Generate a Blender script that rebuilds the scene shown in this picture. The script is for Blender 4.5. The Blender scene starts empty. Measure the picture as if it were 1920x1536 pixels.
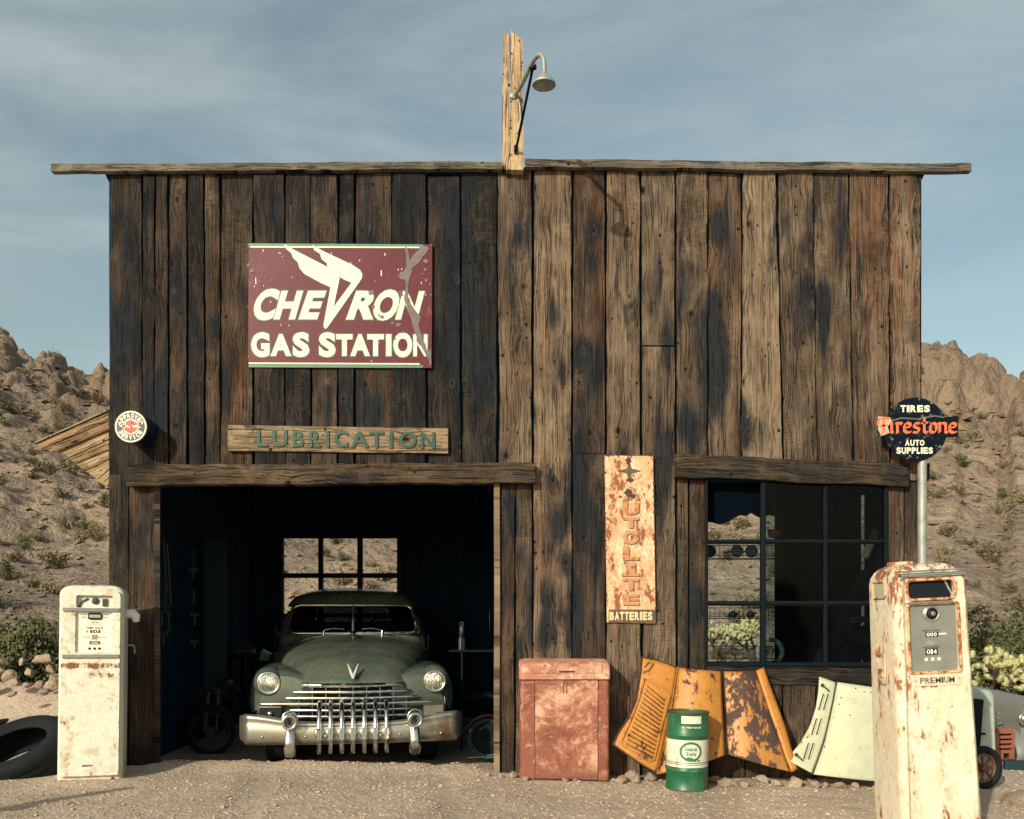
import bpy, bmesh, math, random
import numpy as np
from mathutils import Vector, Matrix, noise as mn
from mathutils.geometry import tessellate_polygon
R = math.radians
random.seed(7)
rng = np.random.default_rng(7)
SC = bpy.context.scene
COL = SC.collection

# ------------------------------------------------------------------ camera, sky, sun, exposure
CAM_Z, CAM_D, FPX, CX, CY = 1.395, 8.0, 1720.0, 960.0, 1150.0
cd = bpy.data.cameras.new('camera'); cam = bpy.data.objects.new('camera', cd); COL.objects.link(cam)
cam.location = (0, -CAM_D, CAM_Z); cam.rotation_euler = (R(90), 0, 0)
cd.sensor_width = 36; cd.lens = FPX / 1920 * 36; cd.shift_y = (CY - 768) / 1920; cd.clip_end = 2000; cd.clip_start = .05
SC.camera = cam
SUN = Vector((0.60, 1.0, -0.50)).normalized()        # the way the light travels
w = bpy.data.worlds.new("World"); SC.world = w; w.use_nodes = True
def build_world():
    nt = w.node_tree; nt.nodes.clear()
    L = nt.links.new
    sky = nt.nodes.new('ShaderNodeTexSky'); sky.sky_type = 'NISHITA'; sky.sun_disc = False
    sky.sun_elevation = math.asin(-SUN.z); sky.sun_rotation = math.atan2(-SUN.x, -SUN.y) % (2 * math.pi)
    sky.air_density = 1.0; sky.dust_density = 2.2; sky.ozone_density = 1.6
    tc = nt.nodes.new('ShaderNodeTexCoord')
    mp = nt.nodes.new('ShaderNodeMapping'); mp.inputs['Scale'].default_value = (1.3, 1.3, 5.2); mp.inputs['Rotation'].default_value = (0, R(24), 0)
    L(tc.outputs['Generated'], mp.inputs['Vector'])
    n1 = nt.nodes.new('ShaderNodeTexNoise'); n1.inputs['Scale'].default_value = 1.5; n1.inputs['Detail'].default_value = 7; n1.inputs['Roughness'].default_value = .55; n1.inputs['Distortion'].default_value = .8
    L(mp.outputs['Vector'], n1.inputs['Vector'])
    r1 = nt.nodes.new('ShaderNodeMapRange'); r1.interpolation_type = 'SMOOTHSTEP'
    r1.inputs['From Min'].default_value = .22; r1.inputs['From Max'].default_value = .86; r1.inputs['To Max'].default_value = .72
    L(n1.outputs['Fac'], r1.inputs['Value'])
    tint = nt.nodes.new('ShaderNodeMix'); tint.data_type = 'RGBA'; tint.blend_type = 'MULTIPLY'; tint.inputs[0].default_value = 1
    L(sky.outputs['Color'], tint.inputs[6]); tint.inputs[7].default_value = SKY_TINT
    mx = nt.nodes.new('ShaderNodeMix'); mx.data_type = 'RGBA'
    L(r1.outputs[0], mx.inputs[0]); L(tint.outputs[2], mx.inputs[6]); mx.inputs[7].default_value = CLOUD
    bg = nt.nodes.new('ShaderNodeBackground'); bg.inputs['Strength'].default_value = SKY_STRENGTH
    L(mx.outputs[2], bg.inputs['Color'])
    o = nt.nodes.new('ShaderNodeOutputWorld'); L(bg.outputs[0], o.inputs[0])
SKY_TINT = (1.20, 1.13, .84, 1); CLOUD = (4.1, 4.6, 4.5, 1); SKY_STRENGTH = .150
build_world()
sd = bpy.data.lights.new('sun', 'SUN'); sd.energy = 4.7; sd.angle = R(.5); sd.color = (1.0, .91, .72)
so = bpy.data.objects.new('sun', sd); COL.objects.link(so); so.rotation_euler = SUN.to_track_quat('-Z', 'Y').to_euler(); so.location = (-12, -20, 14)
SC.view_settings.view_transform = 'Standard'; SC.view_settings.look = 'None'; SC.view_settings.exposure = -.06; SC.view_settings.gamma = 1
SC.view_settings.use_curve_mapping = False
SC.render.engine = 'CYCLES'; SC.cycles.max_bounces = 6; SC.cycles.use_denoising = True; SC.cycles.caustics_reflective = False; SC.cycles.caustics_refractive = False

# ------------------------------------------------------------------ helpers
def P(px, py, y=0.0):
    d = y + CAM_D
    return Vector(((px - CX) * d / FPX, y, CAM_Z - (py - CY) * d / FPX))
def lerp(a, b, t): return a + (b - a) * t
def smooth(a, b, x):
    t = min(1, max(0, (x - a) / (b - a))); return t * t * (3 - 2 * t)
def interp(tab, x):
    if x <= tab[0][0]: return tab[0][1]
    for (x0, y0), (x1, y1) in zip(tab, tab[1:]):
        if x <= x1: return lerp(y0, y1, (x - x0) / (x1 - x0))
    return tab[-1][1]
def worldloc(o):
    v = Vector((0, 0, 0))
    while o: v += o.location; o = o.parent
    return v
def tag(o, label, cat, group=None):
    o['label'] = label; o['category'] = cat
    if group: o['group'] = group
    return o
def thing(name, label, cat, loc=(0, 0, 0), group=None):
    o = bpy.data.objects.new(name, None); o.empty_display_size = .1; COL.objects.link(o); o.location = loc
    return tag(o, label, cat, group)
class MB:
    def __init__(s): s.v = []; s.f = []; s.bc = {}; s.bt = {}
    def add(s, vs, fs):
        b = len(s.v); s.v += [Vector(p) for p in vs]; s.f += [tuple(i + b for i in f) for f in fs]; return b
    def box(s, c, size, rot=None):
        c = Vector(c); h = Vector(size) / 2
        vs = [Vector((x * h.x, y * h.y, z * h.z)) for x in (-1, 1) for y in (-1, 1) for z in (-1, 1)]
        if rot: vs = [rot @ p for p in vs]
        s.add([p + c for p in vs], [(0, 1, 3, 2), (4, 6, 7, 5), (0, 4, 5, 1), (2, 3, 7, 6), (0, 2, 6, 4), (1, 5, 7, 3)]); return s
    def span(s, a, b): a, b = Vector(a), Vector(b); return s.box((a + b) / 2, b - a)
    def tube(s, pts, rad, n=10, cap=True, closed=False, flat=1.0, up=Vector((0, 0, 1))):
        pts = [Vector(p) for p in pts]; m = len(pts)
        rs = rad if isinstance(rad, (list, tuple)) else [rad] * m
        rings = []; prev = None
        for i, p in enumerate(pts):
            if closed: t = pts[(i + 1) % m] - pts[i - 1]
            else: t = pts[min(i + 1, m - 1)] - pts[max(i - 1, 0)]
            t.normalize()
            ref = prev if prev is not None else (up if abs(t.dot(up)) < .95 else Vector((1, 0, 0)))
            a = (ref - t * ref.dot(t)).normalized(); bb = t.cross(a); prev = a
            rings.append([p + (a * math.cos(2 * math.pi * k / n) * flat + bb * math.sin(2 * math.pi * k / n)) * rs[i] for k in range(n)])
        b = len(s.v)
        for r_ in rings: s.v += r_
        for i in range(m if closed else m - 1):
            j = (i + 1) % m
            for k in range(n):
                k2 = (k + 1) % n; s.f.append((b + i * n + k, b + i * n + k2, b + j * n + k2, b + j * n + k))
        if cap and not closed:
            s.f.append(tuple(b + k for k in range(n))[::-1]); s.f.append(tuple(b + (m - 1) * n + k for k in range(n)))
        return s
    def lathe(s, prof, n=32, M=None, cap=True):      # prof: (r, z)
        M = M or Matrix(); b = len(s.v); m = len(prof)
        for r_, z in prof:
            for k in range(n):
                a = 2 * math.pi * k / n; s.v.append(M @ Vector((r_ * math.cos(a), r_ * math.sin(a), z)))
        for i in range(m - 1):
            for k in range(n):
                k2 = (k + 1) % n; s.f.append((b + i * n + k, b + i * n + k2, b + (i + 1) * n + k2, b + (i + 1) * n + k))
        if cap:
            s.f.append(tuple(b + k for k in range(n))[::-1]); s.f.append(tuple(b + (m - 1) * n + k for k in range(n)))
        return s
    def torus(s, R_, r_, n=40, m=10, M=None, flat=1.0):
        M = M or Matrix(); b = len(s.v)
        for i in range(n):
            a = 2 * math.pi * i / n
            for k in range(m):
                c = 2 * math.pi * k / m; q = R_ + r_ * math.cos(c)
                s.v.append(M @ Vector((q * math.cos(a), q * math.sin(a), r_ * flat * math.sin(c))))
        for i in range(n):
            for k in range(m):
                i2 = (i + 1) % n; k2 = (k + 1) % m
                s.f.append((b + i * m + k, b + i2 * m + k, b + i2 * m + k2, b + i * m + k2))
        return s
    def grid(s, fn, nu, nv, wrap=False):
        b = len(s.v)
        for j in range(nv + 1):
            for i in range(nu if wrap else nu + 1): s.v.append(Vector(fn(i / nu, j / nv)))
        w_ = nu if wrap else nu + 1
        for j in range(nv):
            for i in range(nu):
                i2 = (i + 1) % w_
                s.f.append((b + j * w_ + i, b + j * w_ + i2, b + (j + 1) * w_ + i2, b + (j + 1) * w_ + i))
        return b
    def prism(s, outer, holes=(), y0=0, y1=.01, M=None):   # outline in (x, z), extruded in y
        M = M or Matrix(); loops = [list(outer)] + [list(h) for h in holes]
        tri = tessellate_polygon([[Vector((p[0], p[1], 0)) for p in l] for l in loops])
        flat = [p for l in loops for p in l]; n = len(flat); b = len(s.v)
        for y in (y0, y1):
            for p in flat: s.v.append(M @ Vector((p[0], y, p[1])))
        for t in tri:
            a, c, d = [flat[i] for i in t]
            ar = (c[0] - a[0]) * (d[1] - a[1]) - (c[1] - a[1]) * (d[0] - a[0])
            t = t if ar > 0 else t[::-1]
            s.f.append((b + t[0], b + t[1], b + t[2])); s.f.append((b + n + t[2], b + n + t[1], b + n + t[0]))
        o = 0
        for l in loops:
            m = len(l)
            for i in range(m):
                j = (i + 1) % m; s.f.append((b + o + i, b + n + o + i, b + n + o + j, b + o + j))
            o += m
        return s
    def build(s, name, mat, parent=None, smooth_=None, bevel=None, seg=2, solid=None, subd=None, fix=True):
        me = bpy.data.meshes.new(name); off = worldloc(parent) if parent else Vector((0, 0, 0))
        me.from_pydata([tuple(p - off) for p in s.v], [], s.f); me.update()
        if s.bc:
            n = len(s.v); me.attributes.new('bc', 'FLOAT_VECTOR', 'POINT'); me.attributes.new('bt', 'FLOAT_COLOR', 'POINT')
            a = np.zeros((n, 3), np.float32); b_ = np.zeros((n, 4), np.float32)
            for k, q in s.bc.items(): a[k] = q
            for k, q in s.bt.items(): b_[k] = q
            me.attributes['bc'].data.foreach_set('vector', a.ravel()); me.attributes['bt'].data.foreach_set('color', b_.ravel())
        if fix:
            bm = bmesh.new(); bm.from_mesh(me); bmesh.ops.recalc_face_normals(bm, faces=bm.faces); bm.to_mesh(me); bm.free()
        if mat: me.materials.append(mat)
        o = bpy.data.objects.new(name, me); COL.objects.link(o)
        if parent: o.parent = parent
        if smooth_ is not None:
            me.polygons.foreach_set('use_smooth', [True] * len(me.polygons))
            if smooth_ < 180: me.set_sharp_from_angle(angle=R(smooth_))
        if solid:
            m = o.modifiers.new('solid', 'SOLIDIFY'); m.thickness = solid; m.offset = 0
        if bevel:
            m = o.modifiers.new('bevel', 'BEVEL'); m.width = bevel; m.segments = seg; m.limit_method = 'ANGLE'; m.angle_limit = R(35); m.harden_normals = False
        if subd:
            m = o.modifiers.new('subd', 'SUBSURF'); m.levels = subd; m.render_levels = subd
        return o
def mesh_obj(name, o_src, parent=None):
    o = o_src.copy(); o.name = name; COL.objects.link(o); o.parent = parent; return o
def board(mb, A0, A1, B0, B1, nrm, th, tone=.6, warm=.3, nc=4, step=.07, rough=.004, stain=None, seed=None, warp=.004):
    """A weathered plank: left edge A0>A1 and right edge B0>B1, face turned to nrm."""
    A0, A1, B0, B1, nrm = map(Vector, (A0, A1, B0, B1, nrm)); seed = random.random() * 10 if seed is None else seed
    L_ = (A1 - A0).length; W = (B0 - A0).length; nr = max(2, int(L_ / step)); b = len(mb.v)
    ad = (B0 - A0).normalized(); ph = random.random() * 50
    ends = [random.uniform(-.4, .4) * rough for _ in range(8)]
    for j in range(nr + 1):
        t = j / nr
        l = lerp(A0, A1, t); r_ = lerp(B0, B1, t)
        nl = mn.noise(Vector((t * L_ * 2.2, seed * 9, 1))) + .6 * mn.noise(Vector((t * L_ * 9, seed * 9, 7)))
        n2 = mn.noise(Vector((t * L_ * 2.2, seed * 9, 31))) + .6 * mn.noise(Vector((t * L_ * 9, seed * 9, 47)))
        l = l + ad * nl * rough; r_ = r_ + ad * n2 * rough
        for i in range(nc + 1):
            q = i / nc; p = lerp(l, r_, q)
            cup = warp * ((2 * q - 1) ** 2 - .5) * math.sin(seed * 7) + warp * mn.noise(Vector((t * L_ * .9, seed * 3 + q, 5)))
            if 0 < i < nc: pass
            else: cup -= .003
            if j in (0, nr): p = p + (A1 - A0).normalized() * ends[(i + j) % 8]
            k = len(mb.v); mb.v.append(p + nrm * cup)
            mb.bc[k] = ((q - .5) * W, t * L_, seed); mb.bt[k] = (tone, stain(p) if stain else 0, warm, 1)
    wv = nc + 1; n0 = (nr + 1) * wv
    for k in range(b, b + n0):
        mb.bc[len(mb.v)] = mb.bc[k]; mb.bt[len(mb.v)] = mb.bt[k]; mb.v.append(mb.v[k] - nrm * th)
    for j in range(nr):
        for i in range(nc):
            a = b + j * wv + i; mb.f.append((a, a + 1, a + wv + 1, a + wv)); c = a + n0; mb.f.append((c, c + wv, c + wv + 1, c + 1))
    rim = [b + i for i in range(nc)] + [b + j * wv + nc for j in range(nr)] + [b + nr * wv + i for i in range(nc, 0, -1)] + [b + j * wv for j in range(nr, 0, -1)]
    for i, a in enumerate(rim):
        c = rim[(i + 1) % len(rim)]; mb.f.append((a, a + n0, c + n0, c))
def rrect(x0, z0, x1, z1, r_, n=5):
    pts = []
    for cx, cz, a0 in ((x1 - r_, z1 - r_, 0), (x0 + r_, z1 - r_, 90), (x0 + r_, z0 + r_, 180), (x1 - r_, z0 + r_, 270)):
        for k in range(n + 1):
            a = R(a0 + 90 * k / n); pts.append((cx + r_ * math.cos(a), cz + r_ * math.sin(a)))
    return pts
# ---- letters
_gl = {}
def glyph(ch, off=0.0):
    key = (ch, off)
    if key not in _gl:
        c = bpy.data.curves.new('g', 'FONT'); c.body = ch; c.size = 1; c.extrude = .05; c.offset = off; c.resolution_u = 4
        o = bpy.data.objects.new('g', c); COL.objects.link(o); bpy.context.view_layer.update()
        me = bpy.data.meshes.new_from_object(o.evaluated_get(bpy.context.evaluated_depsgraph_get()))
        _gl[key] = ([v.co.copy() for v in me.vertices], [tuple(p.vertices) for p in me.polygons])
        bpy.data.objects.remove(o); bpy.data.curves.remove(c); bpy.data.meshes.remove(me)
    return _gl[key]
def put_glyph(mb, ch, x0, x1, z0, z1, y, th, off=0.02, shear=0.0, M=None, grow=0.0):
    """One character fitted into the box x0..x1, z0..z1 of the plane y, standing th proud (towards -y)."""
    vs, fs = glyph(ch, off)
    sh = [Vector((v.x + shear * v.y, v.y, v.z)) for v in vs]
    ax, bx = min(v.x for v in sh), max(v.x for v in sh); ay, by = min(v.y for v in sh), max(v.y for v in sh)
    x0 -= grow; x1 += grow; z0 -= grow; z1 += grow; out = []
    for v in sh:
        p = Vector((x0 + (v.x - ax) / (bx - ax) * (x1 - x0), y - th * (v.z + .05) / .1, z0 + (v.y - ay) / (by - ay) * (z1 - z0)))
        out.append(M @ p if M else p)
    mb.add(out, fs)
ADV = {'I': .45, 'M': 1.2, 'W': 1.3, '1': .6, '.': .35, ' ': .55, 'L': .8, 'J': .7, 'i': .4, 'l': .4, 't': .6, 'r': .65, 'T': .9, '-': .6, '$': .9}
def put_text(mb, s, cx, z0, h, width, y, th=.001, off=.02, shear=0, M=None, gap=.16):
    ws = [ADV.get(c, 1.0) for c in s]; tot = sum(ws) + gap * (len(s) - 1); k = width / tot; x = cx - width / 2
    for c, w_ in zip(s, ws):
        if c != ' ':
            lo, hi = z0, z0 + h
            if c in 'acemnorsuvwxz': hi = z0 + h * .72
            if c in 'gpqy': lo = z0 - h * .25; hi = z0 + h * .72
            if c == '.': hi = z0 + h * .2
            if c == '-': lo, hi = z0 + h * .4, z0 + h * .55
            put_glyph(mb, c, x, x + w_ * k, lo, hi, y, th, off, shear, M)
        x += (w_ + gap) * k
def put_arc(mb, s, c, r_, h, a_mid, span, y, th, off=.03, top=True):
    n = len(s)
    for i, ch in enumerate(s):
        f = (i / (n - 1) - .5) * span; a = a_mid - f if top else a_mid + f
        wd = h * .72 * (.4 if ch == 'I' else 1)
        T = Matrix.Translation((c[0] + r_ * math.cos(R(a)), 0, c[1] + r_ * math.sin(R(a)))) @ Matrix.Rotation(-R(a - 90 if top else a + 90), 4, 'Y')
        put_glyph(mb, ch, -wd / 2, wd / 2, -h / 2, h / 2, y, th, off, 0, T)
def nib(mb, pts, y, th, a=45, wd=.01, M=None):
    """A stroke of a broad-nibbed pen: black-letter shapes."""
    d = Vector((math.cos(R(a)), math.sin(R(a)))) * wd / 2
    for i, (p, q) in enumerate(zip(pts, pts[1:])):
        p, q = Vector(p), Vector(q); yy = y - th - .00012 * (i % 2)
        quad = [p - d, p + d, q + d, q - d]
        mb.prism([(v.x, v.y) for v in quad], (), yy, y, M)
def ribbon(mb, pts, y, th, wd, M=None, closed=False):
    pts = [Vector(p) for p in pts]; n = len(pts); L_, R_ = [], []
    for i, p in enumerate(pts):
        t = (pts[(i + 1) % n] - pts[i - 1]) if closed else (pts[min(i + 1, n - 1)] - pts[max(i - 1, 0)])
        t.normalize(); nn = Vector((-t.y, t.x)) * wd / 2; L_.append(p + nn); R_.append(p - nn)
    b = len(mb.v)
    for yy in (y - th, y):
        for p in L_ + R_:
            q = Vector((p.x, yy, p.y)); mb.v.append(M @ q if M else q)
    for i in range(n if closed else n - 1):
        j = (i + 1) % n
        mb.f.append((b + i, b + j, b + n + j, b + n + i))
        mb.f.append((b + i, b + 2 * n + i, b + 2 * n + j, b + j)); mb.f.append((b + n + i, b + n + j, b + 3 * n + j, b + 3 * n + i))

# ------------------------------------------------------------------ materials
class NT:
    def __init__(s, name):
        s.m = bpy.data.materials.new(name); s.m.use_nodes = True; s.t = s.m.node_tree; s.t.nodes.clear()
        s.o = s.t.nodes.new('ShaderNodeOutputMaterial'); s.b = s.t.nodes.new('ShaderNodeBsdfPrincipled'); s.t.links.new(s.b.outputs[0], s.o.inputs[0])
    def n(s, t): return s.t.nodes.new(t)
    def L(s, v, sock):
        if isinstance(v, bpy.types.NodeSocket): s.t.links.new(v, sock)
        elif v is not None:
            if isinstance(v, (tuple, list)) and len(v) == 3 and sock.type == 'RGBA': v = (*v, 1)
            sock.default_value = v
    def math(s, op, a, b=None, c=None, clamp=False):
        q = s.n('ShaderNodeMath'); q.operation = op; q.use_clamp = clamp
        for i, v in enumerate((a, b, c)): s.L(v, q.inputs[i])
        return q.outputs[0]
    def mul(s, a, b): return s.math('MULTIPLY', a, b)
    def add(s, a, b): return s.math('ADD', a, b)
    def vadd(s, a, b, op='ADD'):
        q = s.n('ShaderNodeVectorMath'); q.operation = op; s.L(a, q.inputs[0]); s.L(b, q.inputs[1]); return q.outputs[0]
    def xyz(s, x, y, z):
        q = s.n('ShaderNodeCombineXYZ')
        for i, v in enumerate((x, y, z)): s.L(v, q.inputs[i])
        return q.outputs[0]
    def sep(s, v):
        q = s.n('ShaderNodeSeparateXYZ'); s.L(v, q.inputs[0]); return q.outputs
    def noise(s, vec, scale=5, detail=4, rough=.55, dist=0, color=False):
        q = s.n('ShaderNodeTexNoise'); s.L(vec, q.inputs['Vector']); s.L(scale, q.inputs['Scale']); s.L(detail, q.inputs['Detail'])
        s.L(rough, q.inputs['Roughness']); s.L(dist, q.inputs['Distortion']); return q.outputs['Color' if color else 'Fac']
    def vor(s, vec, scale=5, feat='F1', rnd=1.0):
        q = s.n('ShaderNodeTexVoronoi'); q.feature = feat; s.L(vec, q.inputs['Vector']); s.L(scale, q.inputs['Scale']); s.L(rnd, q.inputs['Randomness'])
        return q.outputs
    def step(s, v, a, b, lo=0., hi=1.):
        q = s.n('ShaderNodeMapRange'); q.interpolation_type = 'SMOOTHSTEP'; s.L(v, q.inputs[0]); s.L(a, q.inputs[1]); s.L(b, q.inputs[2]); s.L(lo, q.inputs[3]); s.L(hi, q.inputs[4])
        return q.outputs[0]
    def ramp(s, v, stops):
        q = s.n('ShaderNodeValToRGB'); e = q.color_ramp.elements
        while len(e) < len(stops): e.new(.5)
        for k, (p, c) in enumerate(stops): e[k].position = p; e[k].color = (*c, 1)
        s.L(v, q.inputs[0]); return q.outputs[0]
    def mix(s, f, a, b, mode='MIX'):
        q = s.n('ShaderNodeMix'); q.data_type = 'RGBA'; q.blend_type = mode; s.L(f, q.inputs[0]); s.L(a, q.inputs[6]); s.L(b, q.inputs[7]); return q.outputs[2]
    def obj(s): return s.n('ShaderNodeTexCoord').outputs['Object']
    def attr(s, name, out): 
        q = s.n('ShaderNodeAttribute'); q.attribute_name = name; return q.outputs[out]
    def bump(s, h, dist=.002, strength=1):
        q = s.n('ShaderNodeBump'); s.L(h, q.inputs['Height']); q.inputs['Distance'].default_value = dist; q.inputs['Strength'].default_value = strength
        s.L(q.outputs[0], s.b.inputs['Normal'])
    def fin(s, col=None, rough=.7, metal=0., spec=.5):
        s.L(col, s.b.inputs['Base Color']); s.L(rough, s.b.inputs['Roughness']); s.L(metal, s.b.inputs['Metallic']); s.L(spec, s.b.inputs['Specular IOR Level'])
        return s.m

def wood_mat(name, dark=(.009, .011, .014), mid=(.078, .058, .043), light=(.285, .212, .146), warmc=(.20, .085, .042), stainc=(.008, .0105, .0145), stain_amt=1.0, contrast=1.0):
    k = NT(name); bc = k.sep(k.attr('bc', 'Vector')); u, v, sd = bc[0], bc[1], bc[2]
    bt = k.attr('bt', 'Color'); q = k.n('ShaderNodeSeparateColor'); k.L(bt, q.inputs[0]); tone, st, warm = q.outputs
    so_ = k.mul(sd, 13.7)
    uu = k.add(u, so_)
    base = k.xyz(uu, v, so_)
    # knots, large and small, with a dark halo that the grain flows round
    def knots(su, sv, thr, off):
        kv = k.vor(k.xyz(k.mul(uu, su), k.mul(v, sv), k.add(so_, off)), 1.0); kc = k.n('ShaderNodeSeparateColor'); k.L(kv['Color'], kc.inputs[0])
        g = k.math('GREATER_THAN', kc.outputs[0], thr); d = kv['Distance']
        return d, k.mul(k.step(d, .20, .06), g), k.mul(k.step(d, .11, .05), g), k.mul(k.step(d, .60, .08), g), k.mul(k.step(k.mul(kc.outputs[1], 1), .35, .8), g)
    kd, knot, core, halo, kdark = knots(5.0, 3.0, .36, 0.); kd2, knot2, core2, halo2, _ = knots(13., 7.5, .74, 5.)
    wv = k.noise(k.xyz(k.mul(uu, 5), k.mul(v, .9), so_), 1, 3)
    gx = k.add(uu, k.add(k.mul(wv, k.mul(k.math('FRACT', k.mul(sd, 5.77)), .045)), k.add(k.mul(halo, .030), k.mul(halo2, .010))))
    fr = k.math('MULTIPLY_ADD', k.math('FRACT', k.mul(sd, 7.31)), 1.1, .45); fr2 = k.math('MULTIPLY_ADD', k.math('FRACT', k.mul(sd, 3.17)), 1.3, .5)
    g1 = k.noise(k.xyz(k.mul(k.mul(gx, 78), fr), k.mul(v, k.mul(fr2, 1.2)), so_), 1, 6, .66)
    g2 = k.noise(k.xyz(k.mul(gx, 330), k.mul(v, 4.5), so_), 1, 4, .65)
    g3 = k.noise(k.xyz(k.mul(uu, 16), k.mul(v, 75), so_), 1, 2); sawm = k.mul(k.step(k.noise(k.xyz(k.mul(uu, 2), k.mul(v, 1.2), so_), 1, 2), .5, .62), k.math('SUBTRACT', g3, .5))
    ck = k.noise(k.xyz(k.mul(gx, 34), k.mul(v, .42), k.add(so_, 4.)), 1, 3, .6)
    crack = k.mul(k.step(k.math('ABSOLUTE', k.math('SUBTRACT', ck, .5)), .016, .004), k.step(k.noise(k.vadd(base, (1, .6, 1), 'MULTIPLY'), 4, 3), .36, .50))
    ck2 = k.noise(k.xyz(k.mul(gx, 90), k.mul(v, 1.0), k.add(so_, 8.)), 1, 3, .6)
    crack2 = k.mul(k.step(k.math('ABSOLUTE', k.math('SUBTRACT', ck2, .5)), .022, .004), k.step(k.noise(base, 6, 3), .40, .58))
    big = k.noise(k.xyz(k.mul(uu, 4.5), k.mul(v, 1.7), so_), 1, 6, .62)
    drip = k.noise(k.xyz(k.mul(uu, 6.5), k.mul(v, 1.05), k.add(so_, 9.)), 1, 6, .60, .5)
    t = k.add(k.mul(k.math('SUBTRACT', g1, .5), .62 * contrast), k.mul(k.math('SUBTRACT', g2, .5), .62))
    t = k.add(k.add(t, tone), k.mul(k.math('SUBTRACT', big, .5), 1.15 * contrast))
    t = k.add(t, k.mul(sawm, .55))
    col = k.ramp(t, [(0, dark), (.42, mid), (1.0, light)])
    wf = k.mul(warm, k.step(k.noise(k.xyz(k.mul(uu, 9), k.mul(v, .8), k.add(so_, 3.)), 1, 5), .38, .66))
    col = k.mix(wf, col, k.mix(.75, col, k.mix(k.step(t, .1, .9), tuple(c * .25 for c in warmc), warmc)))
    sm = k.add(k.mul(k.step(drip, .50, .72), .85 * stain_amt), k.mul(k.step(k.add(st, k.mul(k.math('SUBTRACT', drip, .5), 1.0)), .06, .55), .97))
    sm = k.add(sm, k.mul(k.mul(halo, kdark), .85)); sm = k.math('MINIMUM', k.mul(sm, k.step(g1, .15, .45, .6, 1)), .93)
    col = k.mix(sm, col, k.mix(g2, stainc, tuple(c * 2.4 for c in stainc)))
    ring = k.math('SINE', k.mul(kd, 110)); kcol = k.mix(k.add(.5, k.mul(ring, .5)), (.022, .018, .016), (.095, .066, .042))
    col = k.mix(k.mul(knot, .85), col, kcol); col = k.mix(k.mul(knot2, .8), col, k.mix(k.step(kd2, .18, .12), (.17, .125, .08), (.03, .022, .018))); col = k.mix(k.math('MAXIMUM', core, core2), col, (.006, .007, .009))
    nv = k.vor(k.xyz(k.mul(uu, 17), k.mul(v, 8.0), so_), 1.0)
    nc_ = k.n('ShaderNodeSeparateColor'); k.L(nv['Color'], nc_.inputs[0])
    nail = k.mul(k.step(nv['Distance'], .10, .06), k.math('GREATER_THAN', nc_.outputs[1], .45))
    hv = k.vor(k.xyz(k.mul(uu, 9.5), k.mul(v, 8.0), k.add(so_, 3.)), 1.0); hc = k.n('ShaderNodeSeparateColor'); k.L(hv['Color'], hc.inputs[0])
    nail = k.math('MAXIMUM', nail, k.mul(k.step(k.math('SUBTRACT', hv['Distance'], k.mul(hc.outputs[0], .05)), .10, .07), k.math('GREATER_THAN', hc.outputs[1], .62)))
    dk = k.math('MAXIMUM', k.math('MAXIMUM', k.mul(nail, .92), k.mul(crack, .92)), k.mul(crack2, .7))
    col = k.mix(dk, col, (.006, .007, .009))
    h = k.add(k.add(k.mul(g1, .6), k.mul(g2, .55)), k.add(k.mul(k.math('MAXIMUM', crack, crack2), -1.1), k.add(k.mul(core, -1.0), k.mul(nail, -1.2))))
    k.bump(k.add(h, k.mul(sawm, .4)), .006, 1)
    return k.fin(col, .9, 0, .15)
def paint_mat(name, base, rust=(.10, .035, .018), amount=.5, scale=6, base2=None, rough=.5, streak=1.0, worn=None, worn_amt=.0, edge=(.30, .12, .05), grime=.35, metal=0., spec=.4, wear=0., zr=(), band=()):
    """Old paint: patchy, stained, rusting through. amount 0..1 sets how much has rusted."""
    k = NT(name); o = k.obj(); s3 = k.vadd(o, (1, 1, streak), 'MULTIPLY')
    a = k.noise(s3, scale, 8, .65, .3); b = k.noise(s3, scale * 4.5, 6, .6); c = k.noise(o, scale * .45, 4)
    col = base
    if base2: col = k.mix(k.step(c, .38, .62), base, base2)
    col = k.mix(k.mul(k.step(b, .35, .75), grime), col, tuple(x * .62 for x in base))
    if worn: col = k.mix(k.mul(k.step(k.noise(o, scale * .9, 8, .7, .6), .62 - .25 * worn_amt, .70 - .2 * worn_amt), .9), col, worn)
    f = k.add(k.mul(a, .75), k.mul(b, .25)); th = .78 - .36 * amount
    if wear:
        bv = k.n('ShaderNodeBevel'); bv.samples = 4; bv.inputs[0].default_value = .014; ge = k.n('ShaderNodeNewGeometry'); dp = k.n('ShaderNodeVectorMath'); dp.operation = 'DOT_PRODUCT'; k.L(bv.outputs[0], dp.inputs[0]); k.L(ge.outputs['Normal'], dp.inputs[1])
        f = k.add(f, k.mul(k.step(dp.outputs['Value'], .995, .80), wear))
    zz_ = k.sep(o)[2]
    for z0, z1, am in zr: f = k.add(f, k.mul(k.step(zz_, z0, z1), am))
    for zc, hw, am in band: f = k.add(f, k.mul(k.step(k.math('ABSOLUTE', k.math('SUBTRACT', zz_, zc)), hw, hw * .3), am))
    halo = k.step(f, th - .10, th + .01); core = k.step(f, th - .012, th + .03)
    col = k.mix(k.mul(halo, .55), col, edge); rr = k.mix(b, rust, tuple(min(1, x * 2.2) for x in rust))
    col = k.mix(core, col, rr)
    k.bump(k.add(k.mul(core, -.6), k.add(k.mul(b, .25), k.mul(c, 1.2))), .003, .7)
    return k.fin(col, k.math('MULTIPLY_ADD', core, .35, rough), metal, spec)
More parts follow.
